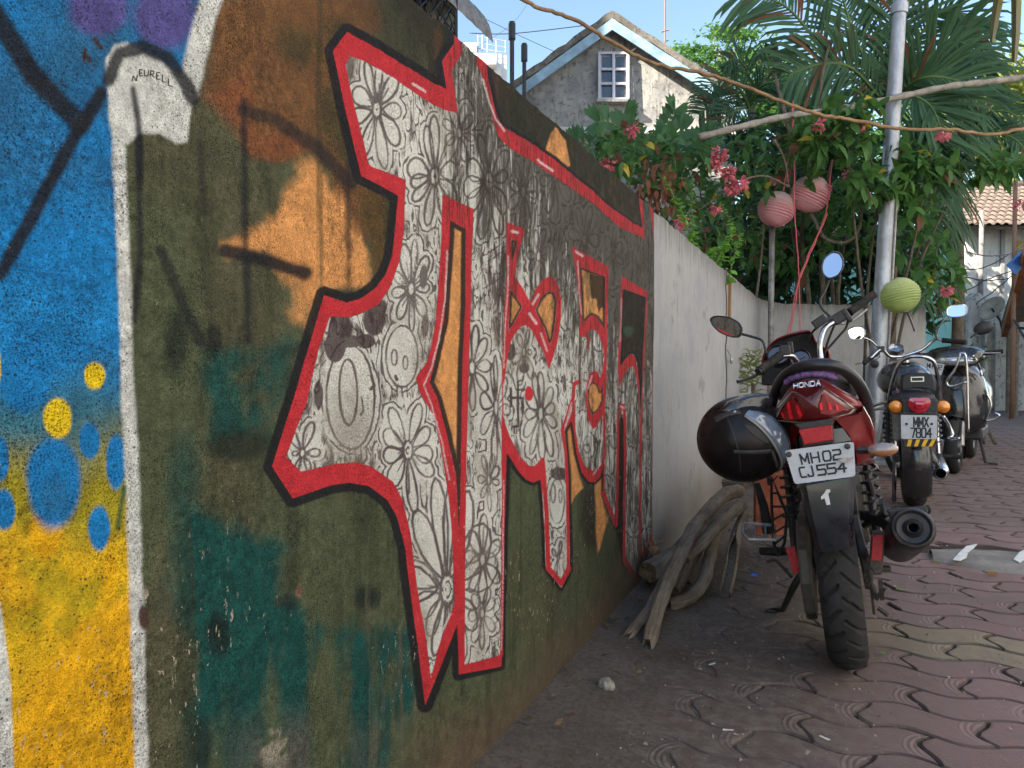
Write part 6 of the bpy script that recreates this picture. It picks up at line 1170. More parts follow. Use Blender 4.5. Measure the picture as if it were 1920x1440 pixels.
# vent pipes
for (x, y0, y1, r, lab) in [(960, 46, 200, 0.055, 'taller black vent pipe left of the gabled house'), (983, 86, 190, 0.05, 'shorter black vent pipe beside the gabled roof edge')]:
    P = at(x, y1, 14.0); o = thing('vent_pipe', lab, 'pipe', (P.x, P.y, 0), group='black vent pipes'); h = at(x, y0, 14.0).z
    m = MB(); m.tube([V(0, 0, 0), V(0, 0, h - 0.3)], r * 0.8, 10); m.build('pipe', mk('black_pipe', (0.04, 0.04, 0.042), 0.6), o); m = MB(); m.tube([V(0, 0, h - 0.3), V(0, 0, h)], r * 1.25, 10); m.tube([V(0, 0, h), V(0, 0, h + 0.03)], r * 1.0, 10); m.build('cowl', mk('black_pipe', (0.04, 0.04, 0.042)), o)
# apartment block at the left, behind the wall
BEIGE = plaster('cream_render', (0.55, 0.46, 0.33), (0.62, 0.53, 0.39), (0.34, 0.28, 0.21), 0.8, 0.4)
c857 = at(857, 40, 9.0)
apt = thing('apartment_block', 'cream apartment block with caged window and grey awning at the top edge', 'building', (c857.x, c857.y, 0))
m = MB(); m.box((-5.0, -7.0, 6.2), (5.0, 7.0, 6.2)); m.build('wall', BEIGE, apt)
m = MB(); m.box((-8.6, -0.6, 14.0), (1.4, 0.6, 1.7)); m.build('gable_shade_box', BEIGE, apt)  # unseen rooftop box added to shade the left of the gable
for k in range(3):
    for z in (1.2, 4.6, 8.0, 11.2):
        m = MB(); m.box((0.0, -3.4 - 3.4 * k, z + 0.6), (0.06, 0.7, 0.6)); w_ = m.build('window', WHITEP, apt); m = MB(); m.box((0.05, -3.4 - 3.4 * k, z + 0.6), (0.03, 0.6, 0.52)); m.build('pane', PANE, w_)
IRON = mk('black_iron', (0.025, 0.024, 0.026), 0.6, 0.4, var=0.3)
cg = MB(); A_ = apt.location
def ap(px, py, d): return at(px, py, d) - A_
import itertools
def inpoly(x, y, P):
    ins = False
    for i in range(len(P)):
        a = P[i]; b = P[i - 1]
        if (a[1] > y) != (b[1] > y) and x < (b[0] - a[0]) * (y - a[1]) / (b[1] - a[1]) + a[0]: ins = not ins
    return ins
# window cage: three faces of a box on the +x side, lattice bars
y0_, y1_, z0_ = -2.5, -0.82, 4.36; z1_ = z0_ + 1.7
xo = 0.42
def lattice(m, o, u, v, nu, nv):
    o = Vector(o); u = Vector(u); v = Vector(v)
    for k in range(-nv, nu + 1):
        for sg in (1, -1):
            pts = []
            for t in (0.0, 1.0):
                s = (k + t * nv * 1.0) / nu if sg > 0 else (k + (1 - t) * nv) / nu
                pts.append((s, t))
            (s0, t0), (s1, t1) = pts
            lo, hi = 0.0, 1.0
            ds = s1 - s0
            if abs(ds) > 1e-6:
                ta, tb = sorted(((0 - s0) / ds, (1 - s0) / ds)); lo = max(lo, ta); hi = min(hi, tb)
            if hi - lo < 0.02: continue
            a = o + u * (s0 + ds * lo) + v * (t0 + (t1 - t0) * lo); b = o + u * (s0 + ds * hi) + v * (t0 + (t1 - t0) * hi); m.tube([a, b], 0.008, 4)
lattice(cg, (xo, y0_, z0_), (0, y1_ - y0_, 0), (0, 0, z1_ - z0_), 9, 9); lattice(cg, (0.02, y1_, z0_), (xo - 0.02, 0, 0), (0, 0, z1_ - z0_), 3, 9); lattice(cg, (0.02, y0_, z0_), (xo - 0.02, 0, 0), (0, y1_ - y0_, 0), 3, 9)
for (x, y) in ((xo, y0_), (xo, y1_), (0.02, y1_)): cg.beam((x, y, z0_), (x, y, z1_), 0.03, 0.03)
for z in (z0_, z1_): cg.beam((xo, y0_, z), (xo, y1_, z), 0.03, 0.03); cg.beam((0.02, y1_, z), (xo, y1_, z), 0.03, 0.03); cg.beam((0.02, y0_, z), (xo, y0_, z), 0.03, 0.03)
cg.build('window_cage', IRON, apt); m = MB(); m.box((0.03, (y0_ + y1_) / 2, (z0_ + z1_) / 2), (0.03, 0.75, 0.8)); m.build('cage_window', PANE, apt)
m = MB(); rings = []
zt = 5.30
for k in range(13):
    yy = -1.3 + 1.4 * k / 12; ring = []
    for j in range(8):
        a = j / 7; x = 0.02 + 0.42 * math.sin(a * 1.45); z = zt + 0.06 - 0.55 * (1 - math.cos(a * 1.5)) + 0.008 * (k % 2); ring.append(V(x, yy, z))
    rings.append(ring + [p + V(0, 0, -0.012) for p in reversed(ring)])
m.loft(rings); m.build('awning', plaster('weathered_asbestos', (0.17, 0.165, 0.16), (0.26, 0.25, 0.235), (0.08, 0.075, 0.07), 4, 0.6), apt)
# white block far away
wb_ = thing('white_block', 'distant white block with balcony slab and rooftop railing above the mural wall', 'building', tuple(Vector(at(900, 300, 46).to_tuple()[:2] + (0,)))); O1 = wb_.location.copy()
WB = plaster('white_render', (0.66, 0.66, 0.66), (0.72, 0.72, 0.72), (0.5, 0.5, 0.5), 0.5, 0.3)
def wq(px, py, d=46.0): return at(px, py, d) - O1
m = MB(); a = wq(780, 125); b = wq(940, 125); m.prism([a, b, V(b.x, b.y, 0), V(a.x, a.y, 0)], FH * 10); m.build('wall', WB, wb_)
m = MB(); m.prism([wq(x, y, 45.2) for x, y in ((780, 98), (931, 100), (930, 120), (780, 122))], FH * 11); m.build('balcony_slab', WB, wb_)
m = MB(); m.prism([wq(x, y, 45.6) for x, y in ((780, 78), (894, 80), (894, 96), (780, 97))], FH * 8); m.build('penthouse', plaster('pale_cream', (0.5, 0.48, 0.42), (0.56, 0.53, 0.47), (0.36, 0.34, 0.3), 0.5), wb_)
m = MB(); m.prism([wq(x, y, 45.9) for x, y in ((800, 124), (926, 124), (926, 142), (800, 142))], FH * 0.2); m.build('glazing', mk('sea_green_glass', (0.25, 0.42, 0.45), 0.15), wb_)
m = MB()
for x in (896, 904, 914, 930, 948): m.tube([wq(x, 98, 46), wq(x, 66 if x < 925 else 76, 46)], 0.04, 4)
for y in (68, 80, 90): m.tube([wq(894, y, 46), wq(949, y + 9, 46)], 0.03, 4)
m.build('railing', mk('grey_rail', (0.3, 0.32, 0.34), 0.5), wb_); m = MB(); m.prism([wq(x, y, 46.5) for x, y in ((932, 100), (950, 104), (950, 160), (932, 160))], FH * 6); m.build('side_bay', WB, wb_)
# turquoise house behind the climbing plants
tq = thing('turquoise_house', 'turquoise plastered house glimpsed behind the climbing plants', 'house', tuple(Vector(at(1560, 500, 13.5).to_tuple()[:2] + (0,)))); O2 = tq.location.copy()
m = MB(); a = at(1330, 440, 13.5) - O2; b = at(1790, 440, 13.5) - O2; m.prism([a, b, V(b.x, b.y, 0), V(a.x, a.y, 0)], FH * 5); m.build('wall', plaster('turquoise_render', (0.16, 0.42, 0.42), (0.22, 0.50, 0.49), (0.10, 0.24, 0.24), 0.8, 0.4), tq)
m = MB(); m.prism([at(x, y, 13.2) - O2 for x, y in ((1320, 425), (1800, 425), (1800, 442), (1320, 442))], FH * 6); m.build('roof', ROOFM, tq)
# tiled house at the end of the lane
D3 = 18.5
th_ = thing('tiled_house', 'sunlit white house with brown clay tile roof at the end of the lane', 'house', tuple(Vector(at(1880, 600, D3).to_tuple()[:2] + (0,)))); O3 = th_.location.copy()
def t3(px, py, d=D3): return at(px, py, d) - O3
CREAM = plaster('chalky_white_render', (0.60, 0.57, 0.50), (0.70, 0.66, 0.59), (0.36, 0.33, 0.28), 1.0, 0.45)
m = MB(); a = t3(1812, 415); b = t3(2120, 415); m.prism([a, b, V(b.x, b.y, -.1), V(a.x, a.y, -.1)], FH * 6); m.build('wall', CREAM, th_)
for x0, x1 in ((1838, 1846), (1878, 1885), (1960, 1968)):
    m = MB(); a = t3(x0, 430, D3 - 0.06); b = t3(x1, 430, D3 - 0.06); m.prism([a, b, V(b.x, b.y, -.1), V(a.x, a.y, -.1)], FH * 0.2); m.build('pilaster', plaster('grey_band', (0.28, 0.27, 0.25), (0.34, 0.33, 0.31), (0.16, 0.15, 0.14), 1.5), th_)
m = MB(); a = t3(1905, 452, D3 - 0.03); b = t3(1945, 452, D3 - 0.03); c = t3(1945, 505, D3 - 0.03); d = t3(1905, 505, D3 - 0.03); m.prism([a, b, c, d], FH * -0.05); m.build('window', mk('yellow_shutter', (0.40, 0.28, 0.06), 0.6), th_)
E0 = t3(1800, 424, D3 - 0.6); E1 = t3(2100, 424, D3 - 0.6); Rd = t3(1815, 350, D3 + 2.2); Rd.z = t3(1815, 350, D3 + 2.2).z
up_ = (Rd - E0); ex = (E1 - E0).normalized(); up_ -= ex * up_.dot(ex); Ls = up_.length; up_.normalize(); nn_ = ex.cross(up_).normalized()
m = MB(); m.prism([E0, E1, E1 + up_ * Ls, E0 + up_ * Ls], nn_ * -0.08); rf = m.build('roof', mk('roof_batten_wood', (0.12, 0.085, 0.06), 0.9), th_)
TILE = mk('clay_tile', (0.135, 0.105, 0.088), 0.85, var=0.6, vs=5, bump=0.4, bs=30, dust=0.3, dustc=(0.16, 0.14, 0.12))
tm = MB(); tw_, tl_ = 0.205, 0.36
prof = [(-0.5, 0.0), (-0.38, 0.035), (-0.2, 0.05), (0.0, 0.035), (0.15, 0.008), (0.35, 0.004), (0.5, 0.022)]
tm.loft([[V(x * tw_ * 1.08, y, z + dz) for x, z in prof] + [V(x * tw_ * 1.08, y, z + dz - 0.018) for x, z in reversed(prof)] for y, dz in ((-0.02, 0.03), (tl_, 0.0))]); tme = tm.mesh('roof_tile', TILE)
Mr = Matrix((ex, up_, nn_)).transposed()
if nn_.z < 0: Mr = Matrix((ex, up_, -nn_)).transposed()
nrow = int(Ls / (tl_ * 0.86)); cnt = 0
for r in range(nrow):
    for c in range(19):
        if cnt >= 290: break
        o = link('roof_tile', tme, rf, E0 + ex * ((c + 0.5) * tw_ + (r % 2) * 0.0) + up_ * (r * tl_ * 0.86) + Vector((0, 0, 0.012 + rs.uniform(0, .012)))); o.rotation_euler = (Mr @ Matrix.Rotation(rs.uniform(-.04, .04), 3, 'Z')).to_euler(); cnt += 1
m = MB(); m.tube([E0 + up_ * Ls + ex * (k * 0.3) + V(0, 0, 0.05 + 0.012 * (k % 2)) for k in range(15)], 0.10, 8); m.build('ridge_tile', TILE, rf)
# lane-end compound wall, steps, posts, shed, dish
lw = thing('compound_wall', 'mildewed grey compound wall with pillar below the tiled house', 'wall', tuple(Vector(at(1850, 700, 15.5).to_tuple()[:2] + (0,)))); O4 = lw.location.copy()
def l4(px, py, d=15.5): return at(px, py, d) - O4
MILD = plaster('mildewed_render', (0.40, 0.38, 0.34), (0.52, 0.49, 0.43), (0.13, 0.12, 0.11), 2.0, 0.8)
m = MB(); P = [l4(1800, 600), l4(1822, 560), l4(1834, 548), l4(1860, 566), l4(1905, 574), l4(2050, 580)]; Q = [V(p.x, p.y, -.1) for p in (l4(2050, 700), l4(1800, 700))]; m.prism(P + Q, FH * 0.3); m.build('wall', MILD, lw)
for x0, x1, y in ((1812, 1824, 565), (1868, 1876, 605), (1848, 1854, 570)):
    m = MB(); a = l4(x0, y, 15.35); b = l4(x1, y, 15.35); m.prism([a, b, V(b.x, b.y, -.1), V(a.x, a.y, -.1)], FH * 0.5); m.build('pillar', MILD, lw)
for k in range(2): m = MB(); c = ground(1872, 768 - k * 12) - O4; m.box(c + V(0, 0.15, 0.08 + 0.13 * k), (0.42 - 0.06 * k, 0.2, 0.07)); m.build('step', CONC, lw, bev=0.01)
WOODP = mk('old_wood_post', (0.22, 0.17, 0.13), 0.85, var=0.4, vs=10)
sh = thing('shed', 'lean-to shed with ragged tin roof and rust-red beam at the right edge', 'shed', tuple(Vector(ground(1905, 760).to_tuple()[:2] + (0,)))); O5 = sh.location.copy(); sd5 = (sh.location - V(0, 0, 0)).dot(FH)
def s5(px, py, d): return at(px, py, d) - O5
for x, d in ((1893, 15.0), (1906, 13.8)): m = MB(); a = s5(x, 605, d); m.tube([V(a.x, a.y, -0.05), a], 0.05, 8); m.build('post', WOODP, sh)
m = MB(); m.beam(s5(1926, 470, 12.0), s5(1883, 625, 14.5), 0.10, 0.16); m.build('beam', mk('rust_beam', (0.36, 0.13, 0.05), 0.7, var=0.3, vs=6), sh)
for k in range(9):
    t0 = k / 9; t1 = (k + 1.15) / 9; A = s5(1914, 478, 12.2); B = s5(1878, 606, 15.2); w_ = s5(2020, 500, 12.5) - s5(1914, 500, 12.5); m = MB(); p0 = A.lerp(B, t0); p1 = A.lerp(B, t1); m.add([p0, p1, p1 + w_ + V(0, 0, .1), p0 + w_ + V(0, 0, .1), p0 + V(0, 0, .03), p1 + V(0, 0, .03), p1 + w_ + V(0, 0, .13), p0 + w_ + V(0, 0, .13)], [(0, 1, 2, 3), (7, 6, 5, 4), (0, 4, 5, 1), (1, 5, 6, 2), (2, 6, 7, 3), (3, 7, 4, 0)]); m.build('roof_sheet', mk('brown_tin', (0.20, 0.13, 0.09), 0.7, 0.3, var=0.5, vs=5, bump=0.3, bs=25), sh)
m = MB(); m.prism([s5(x, y, 12.3) for x, y in ((1888, 500), (1920, 470), (1935, 480), (1905, 515))], V(0, 0.05, 0.04)); m.build('blue_tarp', mk('blue_tarp', (0.05, 0.16, 0.42), 0.5, var=0.3), sh)
m = MB(); m.beam(s5(1885, 612, 13.5), s5(1960, 620, 13.0), 0.05, 0.05); m.beam(s5(1900, 600, 13.0), s5(1925, 640, 12.0), 0.03, 0.03); m.build('awning_rail', IRON, sh)
di = thing('satellite_dish', 'tan satellite dish facing left beside the shed roof', 'dish', tuple(at(1859, 578, 14.6))); m = MB(); m.lathe([(0, 0.06), (0.12, 0.05), (0.22, 0.018), (0.27, -0.01), (0.272, -0.004), (0.22, 0.026), (0.12, 0.06), (0, 0.072)], (0, 0, 0), (0.62, 0.65, -0.45), 26, 0.9); m.build('reflector', mk('tan_dish', (0.30, 0.24, 0.185), 0.6, var=0.3), di, smooth=True); m = MB(); m.tube([V(0, 0, 0), V(0.15, 0, -0.25), V(0.2, 0, -0.5)], 0.02, 6); m.build('mount', IRON, di)
for (x, y0, y1, d, r, mm, lab) in [(1841, 395, 760, 16.2, 0.055, mk('grey_post', (0.2, 0.19, 0.18), 0.7, var=0.4), 'grey utility post in front of the tiled house'), (1904, 338, 480, 13.0, 0.04, mk('rust_rod', (0.26, 0.15, 0.10)), 'thin rust-brown pipe standing before the tile roof')]:
    P = at(x, y0, d); pole('utility_post', (P.x, P.y, 0), P, r, r * 0.9, mm, lab, 'post')
for i, (pts, lab) in enumerate([([(1800, 470, 15.8), (1845, 480, 15.8), (1880, 478, 15.8), (1925, 465, 15.8)], 'upper black wire sagging before the tiled house'), ([(1805, 505, 15.6), (1850, 500, 15.6), (1925, 455, 15.6)], 'black wire slanting up right before the tiled house'), ([(1812, 545, 15.4), (1850, 525, 15.4), (1890, 510, 15.4), (1925, 500, 15.4)], 'middle black wire before the white house wall'), ([(1830, 570, 15.2), (1870, 540, 15.2), (1925, 495, 15.2)], 'lowest black wire rising to the shed roof'), ([(1810, 520, 15.7), (1850, 526, 15.7), (1890, 522, 15.7)], 'thin barbed wire strung across the white house wall')]):
    cable('lane_wire', pts, 0.012, WIRE, lab, 'wire', 5, 5, 0.012)
# unseen block right of the lane, added to bounce sunlight onto the mural
rb = thing('bounce_block', 'unseen pale block of flats beyond the right edge, added to bounce light', 'building', (5.6, 1.0, 0))
m = MB(); m.box((4.0, 0, 4.6), (4.0, 10.5, 4.6)); m.build('wall', plaster('cool_white_render', (0.68, 0.68, 0.69), (0.74, 0.74, 0.75), (0.5, 0.5, 0.5), 0.6, 0.3), rb)
for k in range(6):
    for z in (1.0, 4.2, 7.0):
        m = MB(); m.box((-0.02, -8.5 + 3.4 * k, z + 0.6), (0.05, 0.6, 0.65)); w_ = m.build('window', WHITEP, rb); m = MB(); m.box((-0.06, -8.5 + 3.4 * k, z + 0.6), (0.03, 0.5, 0.55)); m.build('pane', PANE, w_)
# ================================================================== plants
def leafmat(name, c0, c1, rough=0.42, trans=0.28, tc=None):
    t = NT(name); g = t.node('NewGeometry'); oi = t.node('ObjectInfo'); r = t.math('FRACT', t.math('ADD', g.outputs['Random Per Island'], oi.outputs['Random']))
    n = t.noise(t.coord('World'), 3.0, 4, 0.6); f = t.math('ADD', t.math('MULTIPLY', r, 0.65), t.ss(n, 0.3, 0.7, 0, 0.35)); col = t.mix(f, c0, c1)
    t.done(col, rough, 0, None, 0.22); tr = t.node('BsdfTranslucent'); t.put(tr.inputs[0], tc or tuple(min(1, q * 1.8) for q in c1)); mx = t.node('MixShader'); mx.inputs[0].default_value = trans
    t.l.new(t.b.outputs[0], mx.inputs[1]); t.l.new(tr.outputs[0], mx.inputs[2]); t.l.new(mx.outputs[0], t.o.inputs[0]); return t.m
LF_DARK = leafmat('dark_leaf', (0.024, 0.075, 0.026), (0.085, 0.18, 0.05), 0.5); LF_MID = leafmat('green_leaf', (0.026, 0.082, 0.022), (0.092, 0.195, 0.044), 0.5); LF_LIME = leafmat('lime_leaf', (0.10, 0.26, 0.03), (0.20, 0.40, 0.06))
LF_PALM = leafmat('palm_leaf', (0.022, 0.065, 0.032), (0.065, 0.135, 0.06), 0.55, 0.15); LF_SUN = leafmat('sunny_leaf', (0.10, 0.15, 0.03), (0.28, 0.30, 0.07)); LF_DRY = leafmat('withered_leaf', (0.11, 0.045, 0.025), (0.20, 0.09, 0.05), 0.7); LF_YEL = leafmat('yellowing_leaf', (0.35, 0.26, 0.03), (0.45, 0.36, 0.05))
BRACT = leafmat('pink_bract', (0.60, 0.10, 0.14), (0.80, 0.26, 0.28), 0.7, 0.25); TWIG = bark('grey_stem', (0.13, 0.105, 0.08), (0.22, 0.18, 0.135)); GSTEM = mk('green_stem', (0.08, 0.14, 0.03), 0.6)
rp = random.Random(11)
def leafv(L=1.0, W=0.5, fold=0.18, droop=0.15):
    ys = [0, 0.22, 0.48, 0.75, 1.0]; ws = [0.06, 0.42, 0.5, 0.30, 0.0]; vs = []; fs = []
    for y, w in zip(ys, ws):
        z = -droop * y * y
        vs += [(-w * W * 2 * 0.5, y * L, z * L + fold * w * W), (0, y * L, z * L), (w * W * 2 * 0.5, y * L, z * L + fold * w * W)]
    for i in range(4): fs += [(i * 3, i * 3 + 1, i * 3 + 4, i * 3 + 3), (i * 3 + 1, i * 3 + 2, i * 3 + 5, i * 3 + 4)]
    return vs, fs
LEAFV = leafv(); LVAR = [LEAFV, leafv(1.0, 0.46, 0.35, 0.45), leafv(1.05, 0.42, -0.12, 0.7), leafv(0.9, 0.56, 0.08, 0.28)]; SMALLV = ([(-0.25, 0.45, 0.03), (0, 0, 0), (0.25, 0.45, 0.03), (0, 1, -0.1), (0, 0.45, 0)], [(1, 4, 0), (1, 2, 4), (0, 4, 3), (4, 2, 3)])
def lmesh(name, mat_, V_=LEAFV):
    me = bpy.data.meshes.new(name); me.from_pydata(V_[0], [], V_[1]); me.materials.append(mat_); me.polygons.foreach_set('use_smooth', [True] * len(V_[1])); return me
def lrot(out, droop=0.4, r=rp):
    """leaf pointing along out, upper face up, with random roll"""
    d = Vector(out); d.z -= droop * r.random(); d.normalize(); x = d.cross(V(0, 0, 1))
    if x.length < 1e-3: x = V(1, 0, 0)
    x.normalize(); z = x.cross(d); m = Matrix((x, d, z)).transposed(); return m @ Matrix.Rotation(r.uniform(-0.7, 0.7), 3, 'Y')
def bush(name, label, cat, blobs, L, mat_, base, nparts=220, stems=6, group=None, dry=0.0, yel=0.0, V_=LEAFV, dens=1.0, stem_m=None, droop=0.5, cl=4):
    """blobs: (px, py, depth, rx px, ry px, thickness m, leaves)"""
    root = thing(name, label, cat, tuple(base), group=group); b0 = Vector(base); items = []
    for (px, py, dep, rx, ry, td, n) in blobs:
        k = 0
        while k < n * dens:
            a = rp.random() * 2 * math.pi; rr = math.sqrt(rp.random()); u = rr * math.cos(a); v = rr * math.sin(a); w = rp.uniform(-1, 1) * math.sqrt(max(0, 1 - rr * rr * 0.8))
            c = at(px + u * rx, py + v * ry, dep + w * td)
            out0 = (RT * u + UP * (0.35 - v * 0.5) - FH * (0.5 - w * 0.5) + V(rp.uniform(-.5, .5), rp.uniform(-.5, .5), rp.uniform(-.2, .3))).normalized()
            for j in range(cl):
                ang = 2 * math.pi * j / cl + rp.random(); side = out0.orthogonal().normalized(); side = Quaternion(out0, ang) @ side
                dd = (side * 0.9 + out0 * 0.45).normalized(); items.append((c - out0 * 0.02 * j, dd, L * rp.uniform(0.65, 1.15), (c - EYE).dot(FW))); k += 1
    items.sort(key=lambda q: q[3]); far = MB(); mats = [mat_, LF_DRY, LF_YEL]; meshes = [[lmesh('leaf', x, v) for v in (LVAR if V_ is LEAFV else [V_])] for x in mats]
    for i, (c, dd, s, _) in enumerate(items):
        R3 = lrot(dd, droop); kx = rp.random(); mi = 1 if kx < dry else (2 if kx < dry + yel else 0)
        if i < nparts:
            o = link('leaf', rp.choice(meshes[mi]), root, c - b0); o.rotation_euler = R3.to_euler(); o.scale = (s, s, s)
        else:
            far.cur = mi; lv_ = rp.choice(LVAR) if V_ is LEAFV else V_; far.add([c - b0 + R3 @ (Vector(p) * s) for p in lv_[0]], lv_[1])
    if far.v: tag(far.build('foliage', mats, root, smooth=True), kind='stuff')
    for k in range(stems):
        bl = blobs[k % len(blobs)]; e = at(bl[0] + rp.uniform(-.5, .5) * bl[3], bl[1] + rp.uniform(-.3, .5) * bl[4], bl[2]) - b0; st_ = V(rp.uniform(-.25, .25), rp.uniform(-.15, .15), 0); mid = st_.lerp(e, 0.55) + V(rp.uniform(-.15, .15), rp.uniform(-.1, .1), rp.uniform(0, .2))
        m = MB(); m.tube(crom([st_, mid, e], 5), [0.022 - 0.0016 * i for i in range(11)], 6); m.build('stem', stem_m or TWIG, root, smooth=True)
    return root
def gb(px, dep): p = at(px, 700, dep); return (p.x, p.y, 0)
# flowering shrub leaning over the wall
mus = bush('flowering_shrub', 'dark green shrub with pink-red flower clusters spilling over the whitewashed wall', 'shrub',
    [(1185, 275, 6.6, 85, 45, 0.5, 150), (1270, 300, 6.8, 80, 60, 0.6, 170), (1350, 330, 7.2, 80, 80, 0.6, 200), (1420, 300, 7.6, 60, 70, 0.6, 150), (1240, 355, 6.3, 60, 45, 0.3, 110), (1320, 420, 7.2, 80, 60, 0.6, 150), (1160, 300, 6.0, 40, 30, 0.2, 50), (1400, 420, 8.2, 70, 80, 0.6, 160)], 0.125, LF_DARK, gb(1330, 7.4), 290, 7, dry=0.06, yel=0.01, dens=1.25)
b0 = mus.location
def cluster(root, px, py, dep, r, n):
    m = MB(); c = at(px, py, dep) - root.location
    for k in range(int(n * 2.2)):
        d = V(rp.uniform(-1, 1), rp.uniform(-1, 1), rp.uniform(-.7, 1)).normalized(); s = rp.uniform(0.035, 0.055); R3 = lrot(d, 0.9); m.add([c + d * r * rp.uniform(0.2, 0.9) + R3 @ (Vector((p[0] * 1.5, p[1], p[2])) * s) for p in LVAR[1][0]], LVAR[1][1])
    return m.build('flower_cluster', BRACT, root, smooth=True)
for q_ in [(1185, 245, 6.4, 0.05, 14), (1140, 308, 5.9, 0.05, 16), (1348, 290, 6.5, 0.06, 22), (1340, 308, 6.5, 0.06, 20), (1366, 325, 6.5, 0.06, 22), (1385, 345, 6.5, 0.07, 26), (1372, 355, 6.5, 0.05, 16), (1278, 416, 6.1, 0.045, 14), (1344, 392, 6.5, 0.03, 8), (1470, 325, 7.4, 0.07, 18), (1455, 335, 7.4, 0.05, 12)]: cluster(mus, *q_)
m = MB()
for k in range(150):
    px = rp.gauss(1232, 22); py = rp.gauss(350, 26); d = V(rp.uniform(-1, 1), rp.uniform(-1, 1), -1.2).normalized(); c = at(px, py, 6.05 + rp.uniform(-.1, .2)) - b0; R3 = lrot(d, 1.0); s = rp.uniform(0.05, 0.09); m.add([c + R3 @ (Vector(p) * s) for p in LEAFV[0]], LEAFV[1])
tag(m.build('withered_foliage', LF_DRY, mus, smooth=True), kind='stuff')
# lime sprigs growing along the wall top
sp = thing('creeper', 'bright lime green creeper sprigs growing along the top of the wall', 'creeper', tuple(at(1345, 500, 5.5))); s0 = sp.location.copy()
for pts in ([(1290, 480, 5.35), (1300, 440, 5.4), (1297, 400, 5.45), (1300, 345, 5.5)], [(1305, 490, 5.4), (1290, 430, 5.4), (1265, 370, 5.4), (1245, 335, 5.4)], [(1345, 500, 5.5), (1362, 460, 5.5), (1372, 425, 5.5), (1352, 380, 5.5)], [(1365, 525, 5.5), (1380, 470, 5.5), (1390, 440, 5.55)], [(1330, 480, 5.45), (1345, 470, 5.45), (1380, 455, 5.5)]):
    P = crom([at(*p) for p in pts], 8); m = MB(); m.tube([p - s0 for p in P], [0.006 - 0.004 * i / len(P) for i in range(len(P))], 5); m.build('stem', GSTEM, sp)
    me = lmesh('leaf', LF_LIME)
    for i, p in enumerate(P):
        for j in range(3 if i < 18 else 2):
            sz = 0.062 * (1.15 - i / len(P) * 0.75) * rp.uniform(0.7, 1.2); o = link('leaf', me, sp, p - s0); o.rotation_euler = lrot(V(rp.uniform(-1, 1), rp.uniform(-1, 1), rp.uniform(-.2, .7)), 0.3).to_euler(); o.scale = (sz * 1.25, sz, sz)
# climber round the lamp post
clm = bush('climbing_vine', 'broad-leaved climbing vine massed around the silver lamp post', 'climber',
    [(1560, 250, 7.0, 75, 50, 0.3, 130), (1600, 200, 7.0, 60, 26, 0.25, 60), (1650, 290, 7.15, 75, 60, 0.3, 130), (1740, 310, 7.3, 70, 40, 0.3, 110), (1810, 320, 7.4, 70, 26, 0.25, 90), (1890, 305, 7.5, 60, 26, 0.25, 80), (1700, 370, 7.3, 60, 40, 0.3, 90), (1510, 290, 7.3, 50, 50, 0.4, 90), (1640, 340, 6.95, 50, 36, 0.2, 70), (1760, 520, 7.6, 50, 45, 0.3, 80), (1720, 450, 7.8, 60, 60, 0.4, 110), (1600, 420, 8.3, 80, 60, 0.4, 120), (1480, 450, 8.5, 80, 70, 0.4, 120), (1560, 380, 7.9, 60, 40, 0.3, 70)], 0.155, LF_MID, gb(1640, 7.8), 295, 5, yel=0.012, dry=0.02, dens=1.25)
for q_ in [(1535, 235, 6.85, 0.05, 12), (1620, 235, 6.9, 0.03, 8), (1770, 255, 7.0, 0.05, 14), (1548, 350, 7.3, 0.05, 12), (1775, 545, 7.3, 0.05, 14), (1915, 385, 7.2, 0.05, 12), (1590, 330, 7.5, 0.05, 10)]: cluster(clm, *q_)
# dark undergrowth behind the return wall
und = bush('undergrowth', 'dark shady undergrowth filling the corner behind the return wall', 'shrub', [(1400, 500, 9.6, 90, 70, 0.5, 260), (1500, 520, 10.0, 90, 70, 0.5, 260), (1600, 530, 10.2, 90, 80, 0.5, 280), (1700, 560, 10.0, 70, 80, 0.5, 240), (1340, 470, 8.6, 50, 60, 0.3, 140), (1450, 420, 9.8, 90, 60, 0.5, 220), (1560, 440, 10.2, 90, 70, 0.5, 220), (1660, 450, 10.2, 80, 70, 0.5, 220), (1480, 340, 9.4, 90, 60, 0.5, 260), (1600, 350, 9.6, 90, 60, 0.5, 260), (1700, 370, 9.8, 60, 60, 0.4, 180), (1420, 260, 9.8, 60, 50, 0.4, 160), (1550, 240, 9.6, 80, 50, 0.4, 180)], 0.17, leafmat('shade_leaf', (0.014, 0.036, 0.018), (0.045, 0.088, 0.036), 0.6), gb(1520, 10.2), 120, 4, dens=1.9)
